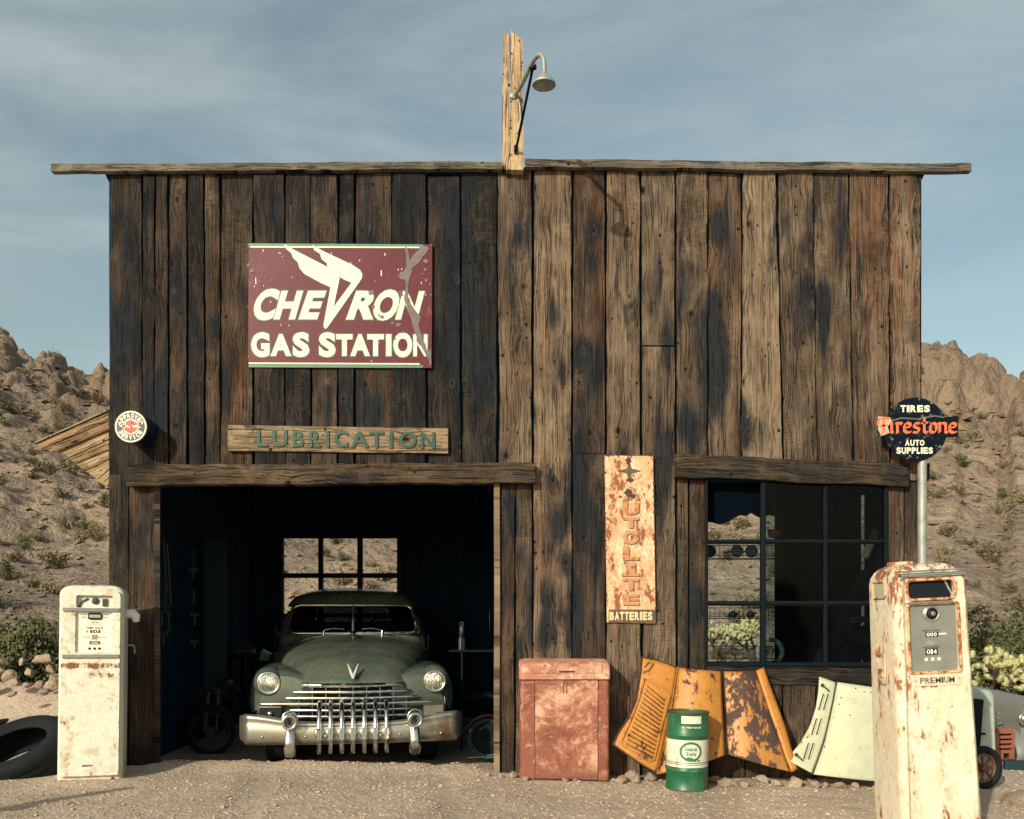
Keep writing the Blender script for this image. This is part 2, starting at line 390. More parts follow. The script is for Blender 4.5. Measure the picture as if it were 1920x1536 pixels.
def plain(name, col, rough=.6, metal=0., spec=.4, var=.25, scale=20):
    k = NT(name); o = k.obj(); a = k.noise(o, scale, 5, .6)
    c = k.mix(k.step(a, .3, .75), col, tuple(x * (1 - var) for x in col)); k.bump(a, .001, .25)
    return k.fin(c, k.math('MULTIPLY_ADD', a, .2, rough - .1), metal, spec)
def chrome_mat(name, col=(.66, .68, .66), rough=.16, dirt=.3):
    k = NT(name); o = k.obj(); a = k.noise(o, 18, 6, .65); b = k.noise(o, 70, 4)
    f = k.mul(k.step(a, .48, .72), dirt); c = k.mix(f, col, (.20, .15, .10)); k.bump(b, .0006, .25)
    return k.fin(c, k.add(rough, k.mul(f, .5)), k.math('SUBTRACT', 1., k.mul(f, .6)), .5)
M = {}
M['wood'] = wood_mat('weathered_wood')
M['pale_wood'] = wood_mat('pale_weathered_wood', (.09, .06, .04), (.32, .22, .13), (.66, .51, .33), (.55, .28, .12), (.10, .07, .05), .4, .55)
M['grey_wood'] = wood_mat('grey_weathered_wood', (.06, .055, .05), (.16, .14, .115), (.36, .31, .24), (.25, .17, .10), (.05, .05, .05), .5)
M['beam_wood'] = wood_mat('old_beam_wood', (.016, .016, .018), (.085, .062, .042), (.24, .18, .11), (.14, .08, .04), (.016, .018, .022), .7)
M['navy_shade_wood'] = wood_mat('navy_shade_interior_wood', (.005, .026, .058), (.007, .036, .078), (.011, .046, .092), (.010, .026, .044), (.005, .024, .052), .6)  # navy of the interior shadows put into the wood's base colour
M['navy_shade_sheet'] = plain('navy_shade_tinted_sheet', (.005, .016, .030), .8, 0, .1)  # navy shadow tint put into the colour of roof and wall sheets
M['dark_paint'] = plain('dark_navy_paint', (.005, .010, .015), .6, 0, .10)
M['black'] = plain('black_metal_and_shade', (.004, .008, .015), .6, 0, .25)  # black metal; also stands in for shade in gaps and openings
M['dark_cloth'] = plain('black_dusty_cloth', (.0025, .005, .009), .9, 0, 0)
M['rubber'] = plain('old_rubber', (.009, .012, .015), .8, 0, .2, .4, 8)
M['chrome'] = chrome_mat('old_chrome'); M['chrome_dull'] = chrome_mat('dull_chrome', (.60, .59, .54), .30, .45)
M['galv'] = plain('galvanised_steel', (.34, .36, .34), .55, .35, .5, .35, 14)
M['cream'] = plain('cream_enamel', (.72, .71, .56), .45, 0, .4, .12, 30)
M['white'] = plain('white_enamel', (.82, .82, .74), .45, 0, .4, .12, 30)
M['green_enamel'] = plain('green_enamel', (.06, .20, .12), .4)
M['green_letter'] = paint_mat('green_letter_paint', (.0015, .050, .034), amount=.14, scale=22, rust=(.05, .03, .025))
M['navy'] = paint_mat('navy_enamel', (.003, .006, .014), (.09, .10, .11), .36, 12, edge=(.10, .11, .11), rough=.45, spec=.12)
M['orange_letter'] = plain('orange_enamel', (.80, .16, .065), .45, 0, .4, .2, 50)
M['red_enamel'] = plain('red_enamel', (.50, .06, .04), .45)
M['glass'] = None
def glass_mat():
    k = NT('old_window_glass'); t = k.t
    tr = k.n('ShaderNodeBsdfTransparent'); tr.inputs[0].default_value = (.78, .86, .88, 1); gl = k.n('ShaderNodeBsdfGlossy'); gl.inputs['Roughness'].default_value = .06
    fr = k.n('ShaderNodeFresnel'); fr.inputs[0].default_value = 1.45; mx = k.n('ShaderNodeMixShader')
    k.L(k.mul(fr.outputs[0], .16), mx.inputs[0]); k.L(tr.outputs[0], mx.inputs[1]); k.L(gl.outputs[0], mx.inputs[2]); k.L(mx.outputs[0], k.o.inputs[0])
    t.nodes.remove(k.b); return k.m
M['glass'] = glass_mat()
def tinted(name, c, g, rough):
    k = NT(name); tr = k.n('ShaderNodeBsdfTransparent'); gl = k.n('ShaderNodeBsdfGlossy'); gl.inputs['Roughness'].default_value = rough; mx = k.n('ShaderNodeMixShader'); mx.inputs[0].default_value = g
    k.L(k.mix(k.step(k.noise(k.obj(), 6, 6, .65), .4, .65), tuple(x * .6 for x in c), c), tr.inputs[0]); k.L(tr.outputs[0], mx.inputs[1]); k.L(gl.outputs[0], mx.inputs[2]); k.L(mx.outputs[0], k.o.inputs[0]); k.t.nodes.remove(k.b); return k.m
M['grimy_shade_glass'] = tinted('grimy_shade_window_glass', (.34, .46, .52), .012, .1)  # grimy tint, darkened to stand in for the shade of the room
k = NT('lamp_lens'); a = k.noise(k.obj(), 40, 3); k.bump(a, .004, .6); k.bump(k.add(k.noise(k.obj(), 26, 5, .7), k.mul(k.math('SINE', k.mul(k.sep(k.obj())[0], 420)), .12)), .012, .9); M['lens'] = k.fin((.62, .64, .60), .08, .92, .6)
# ------------------------------------------------------------------ ground and hills
def gz(x, y):
    xx = max(-7, min(7, x)); z = -.018 * xx
    z += .035 * mn.noise(Vector((x * .35, y * .35, 2))) + .012 * mn.noise(Vector((x * 1.3, y * 1.3, 5)))
    ins = smooth(.15, .5, y) * (1 - smooth(4.2, 4.8, y)) * smooth(-3.75, -3.4, x) * (1 - smooth(3.3, 3.7, x))
    z += ins * (-.09 - .3 * z)
    if -8 < y < .4:
        q = abs(x + .1733 * (y + 8)) - .74; z += -.020 * math.exp(-(q / .10) ** 2) + .010 * math.exp(-((abs(q) - .17) / .07) ** 2)
    z += .05 * math.exp(-((y - .05) / .22) ** 2) * (smooth(-3.3, -3.0, x) * (1 - smooth(-.35, -.1, x)))
    return z
CREST = [(-900, 560), (-300, 590), (-60, 606), (0, 634), (60, 668), (110, 690), (165, 713), (190, 704), (215, 694), (350, 640), (520, 660), (760, 690), (1000, 700), (1250, 690), (1500, 670), (1650, 655), (1730, 652),
         (1760, 649), (1790, 650), (1808, 668), (1850, 678), (1872, 686), (1884, 702), (1892, 714), (1905, 716), (1920, 706), (1990, 690), (2200, 650), (2800, 600)]
CLIFF = [(-900, 12), (100, 18), (215, 40), (1500, 70), (1700, 125), (1880, 125), (1905, 60), (2000, 110), (2800, 80)]
def hz(x, y):
    d = y + CAM_D
    if d < 13: return gz(x, y)
    a = CX + FPX * x / d
    pc = interp(CREST, a); ps = pc + interp(CLIFF, a)
    zs = CAM_Z + (CY - ps) * 62 / FPX; zc = CAM_Z + (CY - pc) * 70 / FPX
    d0 = 17.0
    if d < d0: z = gz(x, y)
    elif d < 62: 
        t = (d - d0) / (62 - d0); z = zs * (.40 * t + .60 * t ** 1.4)
    elif d < 70: 
        t = (d - 62) / 8; z = lerp(zs, zc, smooth(0, 1, t) ** .8)
    else: z = zc - (d - 70) * .35
    f = smooth(15, 32, d); v = Vector((x, y, z))
    rk = smooth(44, 64, d)
    rdg = mn.ridged_multi_fractal(Vector((x * .22, y * .22, 3)), .9, 2.2, 5, 1, 2)
    z += f * (.30 * (rdg - 1.1) + .22 * mn.noise(v * .9) + .32 * mn.noise(v * .45) + .55 * mn.noise(v * .16) * (1 - .4 * rk) + .10 * abs(mn.noise(v * 1.6)))
    if rk > 0:
        r_ = mn.ridged_multi_fractal(Vector((x * .12, y * .12, z * .16)), 1, 2.1, 5, 1, 2)
        z += rk * ((r_ - 1.2) * .85 + .9 * abs(mn.noise(v * .55)) + .4 * abs(mn.noise(v * 1.3))) * (1 - smooth(73, 80, d))
    cm = max(rk * .9, smooth(.05, .40, mn.noise(Vector((x * .07 + 4, y * .07, 8)))) * smooth(26, 38, d) * (.5 if a < 400 else .35))
    if a < 400: cm *= .55
    if cm > .02 and d < 80:
        sc_ = .30 if a < 600 else .19; q = Vector((x * sc_, y * sc_, z * sc_ * 1.35)); dd = mn.voronoi(q)[0]; q2 = q * 2.3; d2 = mn.voronoi(q2)[0]
        z += cm * (1.4 * smooth(0, .30, dd[1] - dd[0]) - 1.75 + .6 * smooth(0, .25, d2[1] - d2[0]) + (1.1 if a < 600 else 1.7) * mn.noise(Vector((mn.cell(q) * 9, 1, 2))))
    return z
def rock_soil(name, c1, c2, c3, far):
    k = NT(name); o = k.n('ShaderNodeNewGeometry'); p = o.outputs['Position']
    s_ = 1.0 if far else 1.0
    a = k.noise(p, .085 if far else .7, 7, .62); b = k.noise(p, 1.6 if far else 9, 6, .65); c = k.noise(p, 9 if far else 70, 4, .6)
    v = k.vor(p, 1.8 if far else 26); v2 = k.vor(p, 6 if far else 75)
    col = k.mix(k.step(a, .36, .64), c1, c2)
    if not far: col = k.mix(k.mul(k.step(k.noise(k.vadd(p, (1.6, .8, 1), 'MULTIPLY'), .55, 5, .6), .50, .66), .40), col, tuple(x * .62 for x in c1))
    col = k.mix(k.mul(k.step(b, .48, .68), .65), col, c3)
    col = k.mix(k.mul(k.step(c, .5, .72), .45), col, tuple(x * .55 for x in c1))
    col = k.mix(k.mul(k.step(v2['Distance'], .22, .08), .5), col, tuple(min(1, x * 1.35) for x in c2))
    if far:
        nz = k.sep(o.outputs['True Normal'])[2]
        col = k.mix(k.mul(k.step(nz, .80, .55), .6), col, k.mix(b, (.16, .115, .085), (.36, .26, .185)))
    k.bump(k.add(k.mul(b, 1.0), k.add(k.mul(c, .4), k.mul(v['Distance'], -.35))), .55 if far else .022, .9)
    return k.fin(col, .95, 0, .1)
M['soil'] = rock_soil('desert_dirt', (.42, .335, .262), (.53, .425, .335), (.325, .252, .198), False)
M['hill'] = rock_soil('rocky_hillside', (.240, .190, .152), (.42, .322, .245), (.165, .134, .112), True)
M['stone'] = rock_soil('desert_stone', (.26, .195, .15), (.37, .295, .225), (.19, .12, .09), False)
def build_ground():
    g = MB(); xs = np.concatenate([np.linspace(-400, -14, 12), np.linspace(-12, 12, 190), np.linspace(14, 400, 12)])
    ys = np.concatenate([np.linspace(-400, -12, 12), np.linspace(-10, -3, 24), np.linspace(-2.9, 1, 70), np.linspace(1.1, 8.8, 50)])
    nx, ny = len(xs), len(ys)
    for y in ys:
        for x in xs: g.v.append(Vector((x, y, gz(x, y) if abs(x) < 30 and y > -30 else -.018 * max(-7, min(7, x)))))
    for j in range(ny - 1):
        for i in range(nx - 1): a = j * nx + i; g.f.append((a, a + 1, a + nx + 1, a + nx))
    o = g.build('ground', M['soil'], None, 180); o['kind'] = 'structure'
    h = MB(); A = np.concatenate([np.linspace(-2500, -160, 30), np.linspace(-140, 2060, 420), np.linspace(2080, 4400, 30)])
    D = np.concatenate([np.linspace(16.8, 40, 80), np.linspace(40.5, 60, 60), np.linspace(60.3, 74, 70), np.linspace(75, 110, 12)])
    n = len(A)
    for d in D:
        for a in A:
            x = (a - CX) * d / FPX; h.v.append(Vector((x, d - CAM_D, hz(x, d - CAM_D) - (.02 if d < 17 else 0))))
    for j in range(len(D) - 1):
        for i in range(n - 1): q = j * n + i; h.f.append((q, q + 1, q + n + 1, q + n))
    o = h.build('hillside', M['hill'], None, 180); o['kind'] = 'structure'
build_ground()
def stone_mesh(seed, flat=.75):
    bm = bmesh.new(); bmesh.ops.create_icosphere(bm, subdivisions=3, radius=1)
    for v in bm.verts:
        p = v.co.copy(); q = p * 1.0 + Vector((seed * 7, 0, 0))
        f = 1 + .45 * mn.noise(q * .9) + .18 * mn.noise(q * 2.3) + .05 * mn.noise(q * 6)
        c = mn.voronoi(q * 1.1)[0]; f -= .25 * (c[1] - c[0] < .18) * .3
        p = p * f
        for nrm, dd in STONE_CUTS[int(seed) % 4]:
            e = p.dot(nrm) - dd
            if e > 0: p -= nrm * e * .85
        v.co = Vector((p.x, p.y, p.z * flat))
    me = bpy.data.meshes.new('stone'); bm.to_mesh(me); bm.free(); me.materials.append(M['stone'])
    me.polygons.foreach_set('use_smooth', [True] * len(me.polygons)); me.set_sharp_from_angle(angle=R(32)); return me
STONE_CUTS = []
for q in range(4):
    STONE_CUTS.append([(Vector((random.uniform(-1, 1), random.uniform(-1, 1), random.uniform(-1, 1))).normalized(), random.uniform(.42, .72)) for _ in range(13)])
STONES = [stone_mesh(i, random.uniform(.65, .95)) for i in range(8)]
def stone(loc, r_, label=None, group=None, i=None, name='stone'):
    i = random.randrange(8) if i is None else i
    o = bpy.data.objects.new(name, STONES[i]); COL.objects.link(o); o.location = loc; o.scale = (r_ * random.uniform(.85, 1.2), r_ * random.uniform(.8, 1.1), r_)
    o.rotation_euler = (random.uniform(-.3, .3), random.uniform(-.3, .3), random.uniform(0, 6.28)); return tag(o, label, 'stone', group)
# gravel: thousands of pebbles nobody could count
def build_gravel():
    n = 26000
    y = -2.6 + 3.1 * rng.random(n) ** 1.15; x = (rng.random(n) * 2 - 1) * (4.6 + .1 * y)
    keep = ~((y > .1) & ((x < -3.1) | (x > -.3))); x, y = x[keep], y[keep]
    nb = 2200; x2 = -9 + rng.random(nb) * 5; y2 = -.5 + rng.random(nb) * 7; x3 = 3.8 + rng.random(nb) * 5; y3 = -1 + rng.random(nb) * 7
    x = np.concatenate([x, x2, x3]); y = np.concatenate([y, y2, y3]); n = len(x)
    z = np.array([gz(a, b) for a, b in zip(x, y)])
    r_ = .0035 + .012 * rng.random(n) ** 4; r_ = np.where(rng.random(n) < .012, r_ + .014, r_); r_[-2 * nb:] *= 2.2
    base = np.array([(1, 0, 0), (-.5, .87, 0), (-.5, -.87, 0), (.5, .5, .62), (-.62, .1, .7), (.2, -.6, .66)])
    fs = np.array([(0, 1, 3), (1, 2, 4), (2, 0, 5), (1, 4, 3), (2, 5, 4), (0, 3, 5), (3, 4, 5)])
    jit = 1 + .5 * (rng.random((n, 6, 3)) - .5); th = rng.random(n) * 6.28; c, s = np.cos(th), np.sin(th)
    v = base[None] * jit * r_[:, None, None]
    vx = v[:, :, 0] * c[:, None] - v[:, :, 1] * s[:, None] + x[:, None]; vy = v[:, :, 0] * s[:, None] + v[:, :, 1] * c[:, None] + y[:, None]; vz = v[:, :, 2] + z[:, None] - r_[:, None] * .12
    V = np.stack([vx, vy, vz], -1).reshape(-1, 3); F = (fs[None] + (np.arange(n) * 6)[:, None, None]).reshape(-1, 3)
    me = bpy.data.meshes.new('gravel'); me.from_pydata(V.tolist(), [], F.tolist()); me.materials.append(M['soil'])
    o = bpy.data.objects.new('gravel', me); COL.objects.link(o); o['kind'] = 'stuff'; tag(o, 'loose pale gravel scattered over the dirt yard', 'gravel')
    # loose stones of the hillside
    n = 17000; V, F = [], []
    me = bpy.data.meshes.new('hillside_rubble'); b = 0
    a = rng.random(n) * 2300 - 150; d = 17 + 47 * rng.random(n) ** 1.1
    for q in range(n):
        X = (a[q] - CX) * d[q] / FPX; Y = d[q] - CAM_D; Z = hz(X, Y); rr = (.04 + .24 * rng.random() ** 6) * (.6 + d[q] / 60)
        t_ = rng.random() * 6.28; jt = base * (1 + .9 * (rng.random((6, 3)) - .5)) * rr * np.array((1.1, 1, .62)); jt[:, 2] -= rr * .12; jt = np.stack([jt[:, 0] * math.cos(t_) - jt[:, 1] * math.sin(t_), jt[:, 0] * math.sin(t_) + jt[:, 1] * math.cos(t_), jt[:, 2]], -1); V += [(X + p[0], Y + p[1], Z + p[2] - .1 * rr) for p in jt]; F += [(f[0] + b, f[1] + b, f[2] + b) for f in fs]; b += 6
    me.from_pydata(V, [], F); me.materials.append(M['hill']); o = bpy.data.objects.new('hillside_rubble', me); COL.objects.link(o); o['kind'] = 'stuff'
    tag(o, 'loose broken stones strewn over the desert hillside', 'rubble')
build_gravel()
# ------------------------------------------------------------------ the garage building
BLD = thing('garage_building', 'tall weathered board-fronted wooden garage with open drive-in bay', 'building', (0, 2.2, 0))
STAINS = [  # (px, py, rx, ry, strength) of the dark water stains on the front boards
 (1345, 425, 14, 45, .8), (1335, 590, 20, 60, .7), (1340, 700, 26, 110, .7), (1290, 795, 26, 50, .6), (1250, 640, 14, 90, .5), (1160, 900, 26, 60, .6), (1040, 590, 12, 45, .8), (1050, 700, 12, 30, .5), (1085, 930, 24, 130, .75), (1045, 980, 16, 50, .7),
 (1020, 1180, 22, 60, .7), (1075, 1150, 22, 160, .6), (1240, 870, 20, 110, .7), (960, 970, 14, 40, .6), (1475, 430, 10, 40, .5), (1500, 560, 16, 70, .5), (1545, 590, 14, 60, .8), (1580, 420, 9, 130, .75), (1390, 780, 14, 60, .6), (1430, 820, 16, 60, .4),
 (1640, 560, 6, 40, .5), (905, 690, 24, 70, .7), (845, 480, 26, 200, .7), (880, 540, 14, 120, .5), (700, 780, 28, 60, .6), (610, 780, 20, 60, .4), (235, 640, 22, 130, .5), (245, 470, 16, 90, .4), (330, 560, 16, 120, .5), (300, 760, 34, 70, .6), (420, 700, 10, 120, .3),
 (560, 420, 12, 50, .4), (1120, 700, 16, 60, .6), (1110, 480, 12, 60, .4), (975, 440, 20, 40, .5), (1300, 1150, 14, 60, .5), (255, 1000, 40, 60, .3)]
def stain(p):
    px = CX + (p.x) * 215; py = CY - (p.z - CAM_Z) * 215; s = 0
    for a, b, rx, ry, k in STAINS:
        e = ((px - a) / rx) ** 2 + ((py - b) / ry) ** 2
        if e < 2.2: s = max(s, k * math.exp(-e * .9))
    return s
def front_boards():
    mb = MB(); N = (0, -1, 0)
    def vb(xt0, xt1, pyt, xb0, xb1, pyb, tone, warm, y=0, gap=1.9, rough=.0085, **kw):
        board(mb, P(xb0 + gap * random.uniform(.4, 1.6), pyb, y), P(xt0 + gap * random.uniform(.4, 1.7), pyt, y), P(xb1 - gap * random.uniform(.3, 1.4), pyb, y), P(xt1 - gap * random.uniform(.3, 1.6), pyt, y), N, .026, tone, warm, stain=stain, rough=rough, **kw)
    yj = lambda: random.uniform(-.024, .006)
    # dark planks over the bay
    E1 = [205, 266, 290, 315, 350, 381, 412, 474, 535, 581, 634, 664, 734, 800, 863, 931]
    tn = [.18, .08, .18, .28, .05, .36, .32, .14, .16, .28, .06, .28, .04, .08, .10]; wm = [.2, .2, .5, .4, .1, .8, .9, .2, .2, .3, .1, .7, .1, .2, .2]
    for i in range(15):
        vb(E1[i], E1[i + 1], 318 + random.uniform(2, 13), E1[i] + random.uniform(-2, 3), E1[i + 1] + random.uniform(-2, 3), 886 if i > 3 else 900, tn[i], wm[i], yj())
    # planks between bay and window, to the ground
    E2 = [932, 999, 1073, 1135, 1201, 1266]; T2 = [.56, .70, .40, .60, .50]; W2 = [.3, .4, .5, .3, .3]
    for i in range(5):
        if i == 0:
            vb(932, 999, 318, 934, 998, 900, T2[0], W2[0], -.006)
            vb(925, 966, 895, 928, 964, 1462, .34, .5, .004); vb(966, 1000, 895, 964, 1000, 1464, .36, .2, -.002); continue
        top = 316 + random.uniform(-2, 6)
        if i == 4: vb(1201, 1266, 318, 1203, 1266, 647, .56, .2, 0); vb(1201, 1266, 650, 1203, 1268, 1464, .60, .3, .006); continue
        if i == 2: vb(1073, 1135, top, 1073, 1134, 850, .34, .9, 0); vb(1073, 1135, 846, 1071, 1136, 1464, .30, .3, .010); continue
        vb(E2[i], E2[i + 1], top, E2[i], E2[i + 1] + random.uniform(-2, 2), 1464, T2[i], W2[i], yj(), step=.06)
    E3 = [(1267, 1268), (1328, 1326), (1392, 1389), (1456, 1470), (1524, 1533), (1592, 1602), (1668, 1672), (1729, 1728)]
    T3 = [.52, .46, .78, .48, .50, .56, .68]; W3 = [.2, .6, .15, .15, .2, .7, .7]
    for i in range(7):
        vb(E3[i][0], E3[i + 1][0], 318 + random.uniform(1, 9), E3[i][1], E3[i + 1][1], 880 if i < 6 else 900, T3[i], W3[i], yj(), gap=2.2, rough=.011, step=.06)
    vb(1268, 1292, 895, 1270, 1292, 1262, .42, .3, .0); vb(1292, 1324, 895, 1292, 1324, 1262, .30, .6, .012)
    vb(1661, 1695, 890, 1661, 1695, 1470, .34, .5, .0); vb(1696, 1730, 890, 1696, 1730, 1470, .28, .2, .006)
    for a, b, t in ((1268, 1330, .40), (1330, 1398, .36), (1398, 1468, .34), (1468, 1530, .46), (1530, 1600, .40), (1600, 1661, .4)): vb(a, b, 1285, a, b, 1470, t, .3, yj())
    # planks left of the bay, to the ground
    vb(203, 241, 890, 201, 240, 1450, .20, .4, 0); vb(241, 300, 890, 240, 300, 1450, .26, .9, .008, stain=None) if False else vb(241, 300, 890, 240, 300, 1450, .28, .9, .008)
    return mb.build('front_wall', M['wood'], BLD)
front_boards()
def bar(name, mat, a, b, h, y0, th, tone, warm, parent=BLD, **kw):   # a horizontal timber: pixel ends on the front plane, height h px
    mb = MB(); (ax, ay), (bx, by) = a, b
    board(mb, P(ax, ay + h, y0), P(bx, by + h, y0), P(ax, ay, y0), P(bx, by, y0), (0, -1, 0), th, tone, warm, **kw); return mb.build(name, mat, parent)
bar('lintel_beam', M['beam_wood'], (237, 872), (1003, 868), 37, -.10, .14, .36, .5, rough=.012, nc=6, step=.05)
bar('lintel_beam', M['beam_wood'], (1268, 851), (1704, 868), 43, -.08, .13, .24, .3, rough=.012, nc=6, step=.05)
bar('sill_beam', M['beam_wood'], (1324, 1250), (1662, 1254), 32, -.04, .10, .10, .1, rough=.008, nc=5)
bar('roof_edge_board', M['grey_wood'], (95, 307), (941, 302), 14, -.075, .06, .42, .2, rough=.012, nc=4, step=.09)
bar('roof_edge_board', M['grey_wood'], (985, 297), (1822, 306), 15, -.075, .06, .40, .2, rough=.012, nc=4, step=.09)
m = MB(); board(m, P(926, 1462, -.03), P(926, 905, -.03), P(926, 1462, .10), P(926, 905, .10), (-1, 0, 0), .05, .7, .5); m.build('door_jamb', M['wood'], BLD)
m = MB(); board(m, P(301, 1450, -.01), P(301, 905, -.01), P(301, 1450, .12), P(301, 905, .12), (1, 0, 0), .05, .3, .8); m.build('door_jamb', M['wood'], BLD)
# roof post that rises over the ridge
def roof_post():
    mb = MB()
    board(mb, P(941, 318, -.09), P(944, 62, -.09), P(957, 318, -.09), P(957, 66, -.09), (0, -1, 0), .13, .66, .3, rough=.008, step=.05)
    board(mb, P(958.2, 318, -.10), P(958.2, 56, -.10), P(982, 318, -.10), P(980, 76, -.10), (0, -1, 0), .14, .7, .4, rough=.008, step=.05)
    for px, py in ((959, 100), (958, 190), (957, 225), (958, 240), (958, 290), (973, 76), (966, 165)):
        p = P(px, py, -.106); mb.lathe([(.006, 0), (.006, .006)], 8, Matrix.Translation(p) @ Matrix.Rotation(R(90), 4, 'X'))
    return mb.build('roof_post', M['pale_wood'], BLD)
roof_post()
XL, XR, YB = -3.53, 3.58, 4.5
def light_block_sheet():  # unseen sheet added behind the boards to block light through their gaps
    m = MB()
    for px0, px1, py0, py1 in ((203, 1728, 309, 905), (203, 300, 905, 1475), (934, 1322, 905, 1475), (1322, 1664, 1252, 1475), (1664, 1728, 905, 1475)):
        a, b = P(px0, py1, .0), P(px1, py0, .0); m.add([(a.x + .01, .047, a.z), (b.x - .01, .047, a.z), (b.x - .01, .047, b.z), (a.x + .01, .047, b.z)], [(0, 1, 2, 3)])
    m.build('light_block_sheet', M['navy_shade_sheet'], BLD, fix=False)
light_block_sheet()
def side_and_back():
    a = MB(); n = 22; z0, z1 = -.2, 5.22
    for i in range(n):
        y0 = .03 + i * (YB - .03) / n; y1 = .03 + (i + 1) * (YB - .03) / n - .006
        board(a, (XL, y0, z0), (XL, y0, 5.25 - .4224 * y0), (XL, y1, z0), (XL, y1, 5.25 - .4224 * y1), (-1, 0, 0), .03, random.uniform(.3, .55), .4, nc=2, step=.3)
    a.build('side_wall', M['navy_shade_wood'], BLD)
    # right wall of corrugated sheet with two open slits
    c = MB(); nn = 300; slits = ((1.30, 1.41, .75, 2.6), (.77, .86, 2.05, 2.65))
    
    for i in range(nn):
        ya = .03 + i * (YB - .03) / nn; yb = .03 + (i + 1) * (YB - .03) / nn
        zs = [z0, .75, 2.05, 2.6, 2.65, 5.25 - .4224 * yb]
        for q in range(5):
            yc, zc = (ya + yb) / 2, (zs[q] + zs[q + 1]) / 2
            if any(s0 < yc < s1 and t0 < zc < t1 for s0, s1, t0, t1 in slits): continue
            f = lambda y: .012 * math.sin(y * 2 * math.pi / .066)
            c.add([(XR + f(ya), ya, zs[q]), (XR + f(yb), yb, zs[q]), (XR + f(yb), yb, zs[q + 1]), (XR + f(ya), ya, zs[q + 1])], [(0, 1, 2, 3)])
    c.build('side_wall', M['navy_shade_sheet'], BLD, 60, fix=False)
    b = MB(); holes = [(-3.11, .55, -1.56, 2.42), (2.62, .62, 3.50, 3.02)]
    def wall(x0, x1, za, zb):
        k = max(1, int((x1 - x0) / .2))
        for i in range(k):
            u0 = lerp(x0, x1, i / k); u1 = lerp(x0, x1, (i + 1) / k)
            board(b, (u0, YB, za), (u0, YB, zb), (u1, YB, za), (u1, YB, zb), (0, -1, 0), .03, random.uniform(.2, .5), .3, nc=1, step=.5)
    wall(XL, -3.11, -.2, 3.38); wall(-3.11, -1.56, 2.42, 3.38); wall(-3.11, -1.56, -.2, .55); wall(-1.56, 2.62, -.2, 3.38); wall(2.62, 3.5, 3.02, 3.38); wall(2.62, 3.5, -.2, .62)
    b.build('back_wall', M['navy_shade_wood'], BLD)
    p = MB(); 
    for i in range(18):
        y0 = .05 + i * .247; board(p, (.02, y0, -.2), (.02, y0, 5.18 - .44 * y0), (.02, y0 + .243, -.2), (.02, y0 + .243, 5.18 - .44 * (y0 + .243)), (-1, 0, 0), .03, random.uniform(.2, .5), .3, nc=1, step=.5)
    p.build('partition_wall', M['navy_shade_wood'], BLD)
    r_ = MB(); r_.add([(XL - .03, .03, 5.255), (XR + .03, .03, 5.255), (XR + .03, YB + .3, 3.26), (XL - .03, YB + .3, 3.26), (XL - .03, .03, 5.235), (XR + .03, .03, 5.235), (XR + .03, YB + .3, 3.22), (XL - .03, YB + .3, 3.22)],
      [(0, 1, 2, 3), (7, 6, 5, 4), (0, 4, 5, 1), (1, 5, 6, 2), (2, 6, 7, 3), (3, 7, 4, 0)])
    r_.build('roof', M['navy_shade_sheet'], BLD)
    # rear window of the bay: bars and sill
    def W(px, py): return P(px, py, YB)
    f = MB(); yy = YB - .02
    for px0, px1 in ((524, 532), (598, 606.5), (671, 680.5), (745, 754)):
        a_, b_ = W(px0, 1160), W(px1, 1002); f.span((a_.x, yy - .03, .6), (b_.x, yy + .03, b_.z))
    for py0, py1 in ((1002, 1010), (1075, 1084), (1150, 1158)):
        a_, b_ = W(532, py1), W(745, py0); f.span((a_.x, yy - .025, a_.z), (b_.x, yy + .025, b_.z))
    f.build('rear_window', M['black'], BLD)
side_and_back()
# front window: nine-pane steel sash with real glass in most panes
def front_window():
    f = MB(); y = -.005
    xs = [(1322, 1327), (1426, 1435), (1543, 1551), (1657, 1664)]; ys = [(897, 904), (1012, 1020), (1127, 1136), (1242, 1252)]
    for i, (a, b) in enumerate(xs):
        p, q = P(a, 1252, y), P(b, 897, y); f.span((p.x, y - .02, p.z), (q.x, y + .03, q.z)); f.span((lerp(p.x, q.x, .3), y - .035, p.z), (lerp(p.x, q.x, .7), y - .021, q.z))
    for j, (a, b) in enumerate(ys):
        for i in range(3):
            p, q = P(xs[i][1], b, y), P(xs[i + 1][0], a, y); f.span((p.x + .001, y - .015, p.z), (q.x - .001, y + .025, q.z)); f.span((p.x + .001, y - .03, lerp(p.z, q.z, .3)), (q.x - .001, y - .016, lerp(p.z, q.z, .6)))
    fr = f.build('window', M['dark_paint'], BLD, bevel=.004)
    for i in range(3):
        for j in range(3):
            if (i, j) == (0, 0): continue
            p, q = P(xs[i][1], ys[j + 1][0], y), P(xs[i + 1][0], ys[j][1], y); g = MB(); g.add([(p.x, y + .006, p.z), (q.x, y + .006, p.z), (q.x, y + .006, q.z), (p.x, y + .006, q.z)], [(0, 1, 2, 3)])
            g.build('pane', M['glass' if i == 0 else 'grimy_shade_glass'], fr, fix=False)
    # torn dark curtain behind the first pane
    t = MB()
    pts = [(1318, 880), (1452, 880), (1452, 968)] + [(1440, 966), (1428, 972), (1418, 968), (1408, 962), (1400, 968), (1388, 966), (1376, 972), (1362, 980), (1350, 984), (1336, 980), (1318, 978)]
    t.prism([(P(a, b, .12).x, P(a, b, .12).z) for a, b in pts], (), .12, .125); t.build('torn_curtain', M['dark_cloth'], BLD)
front_window()
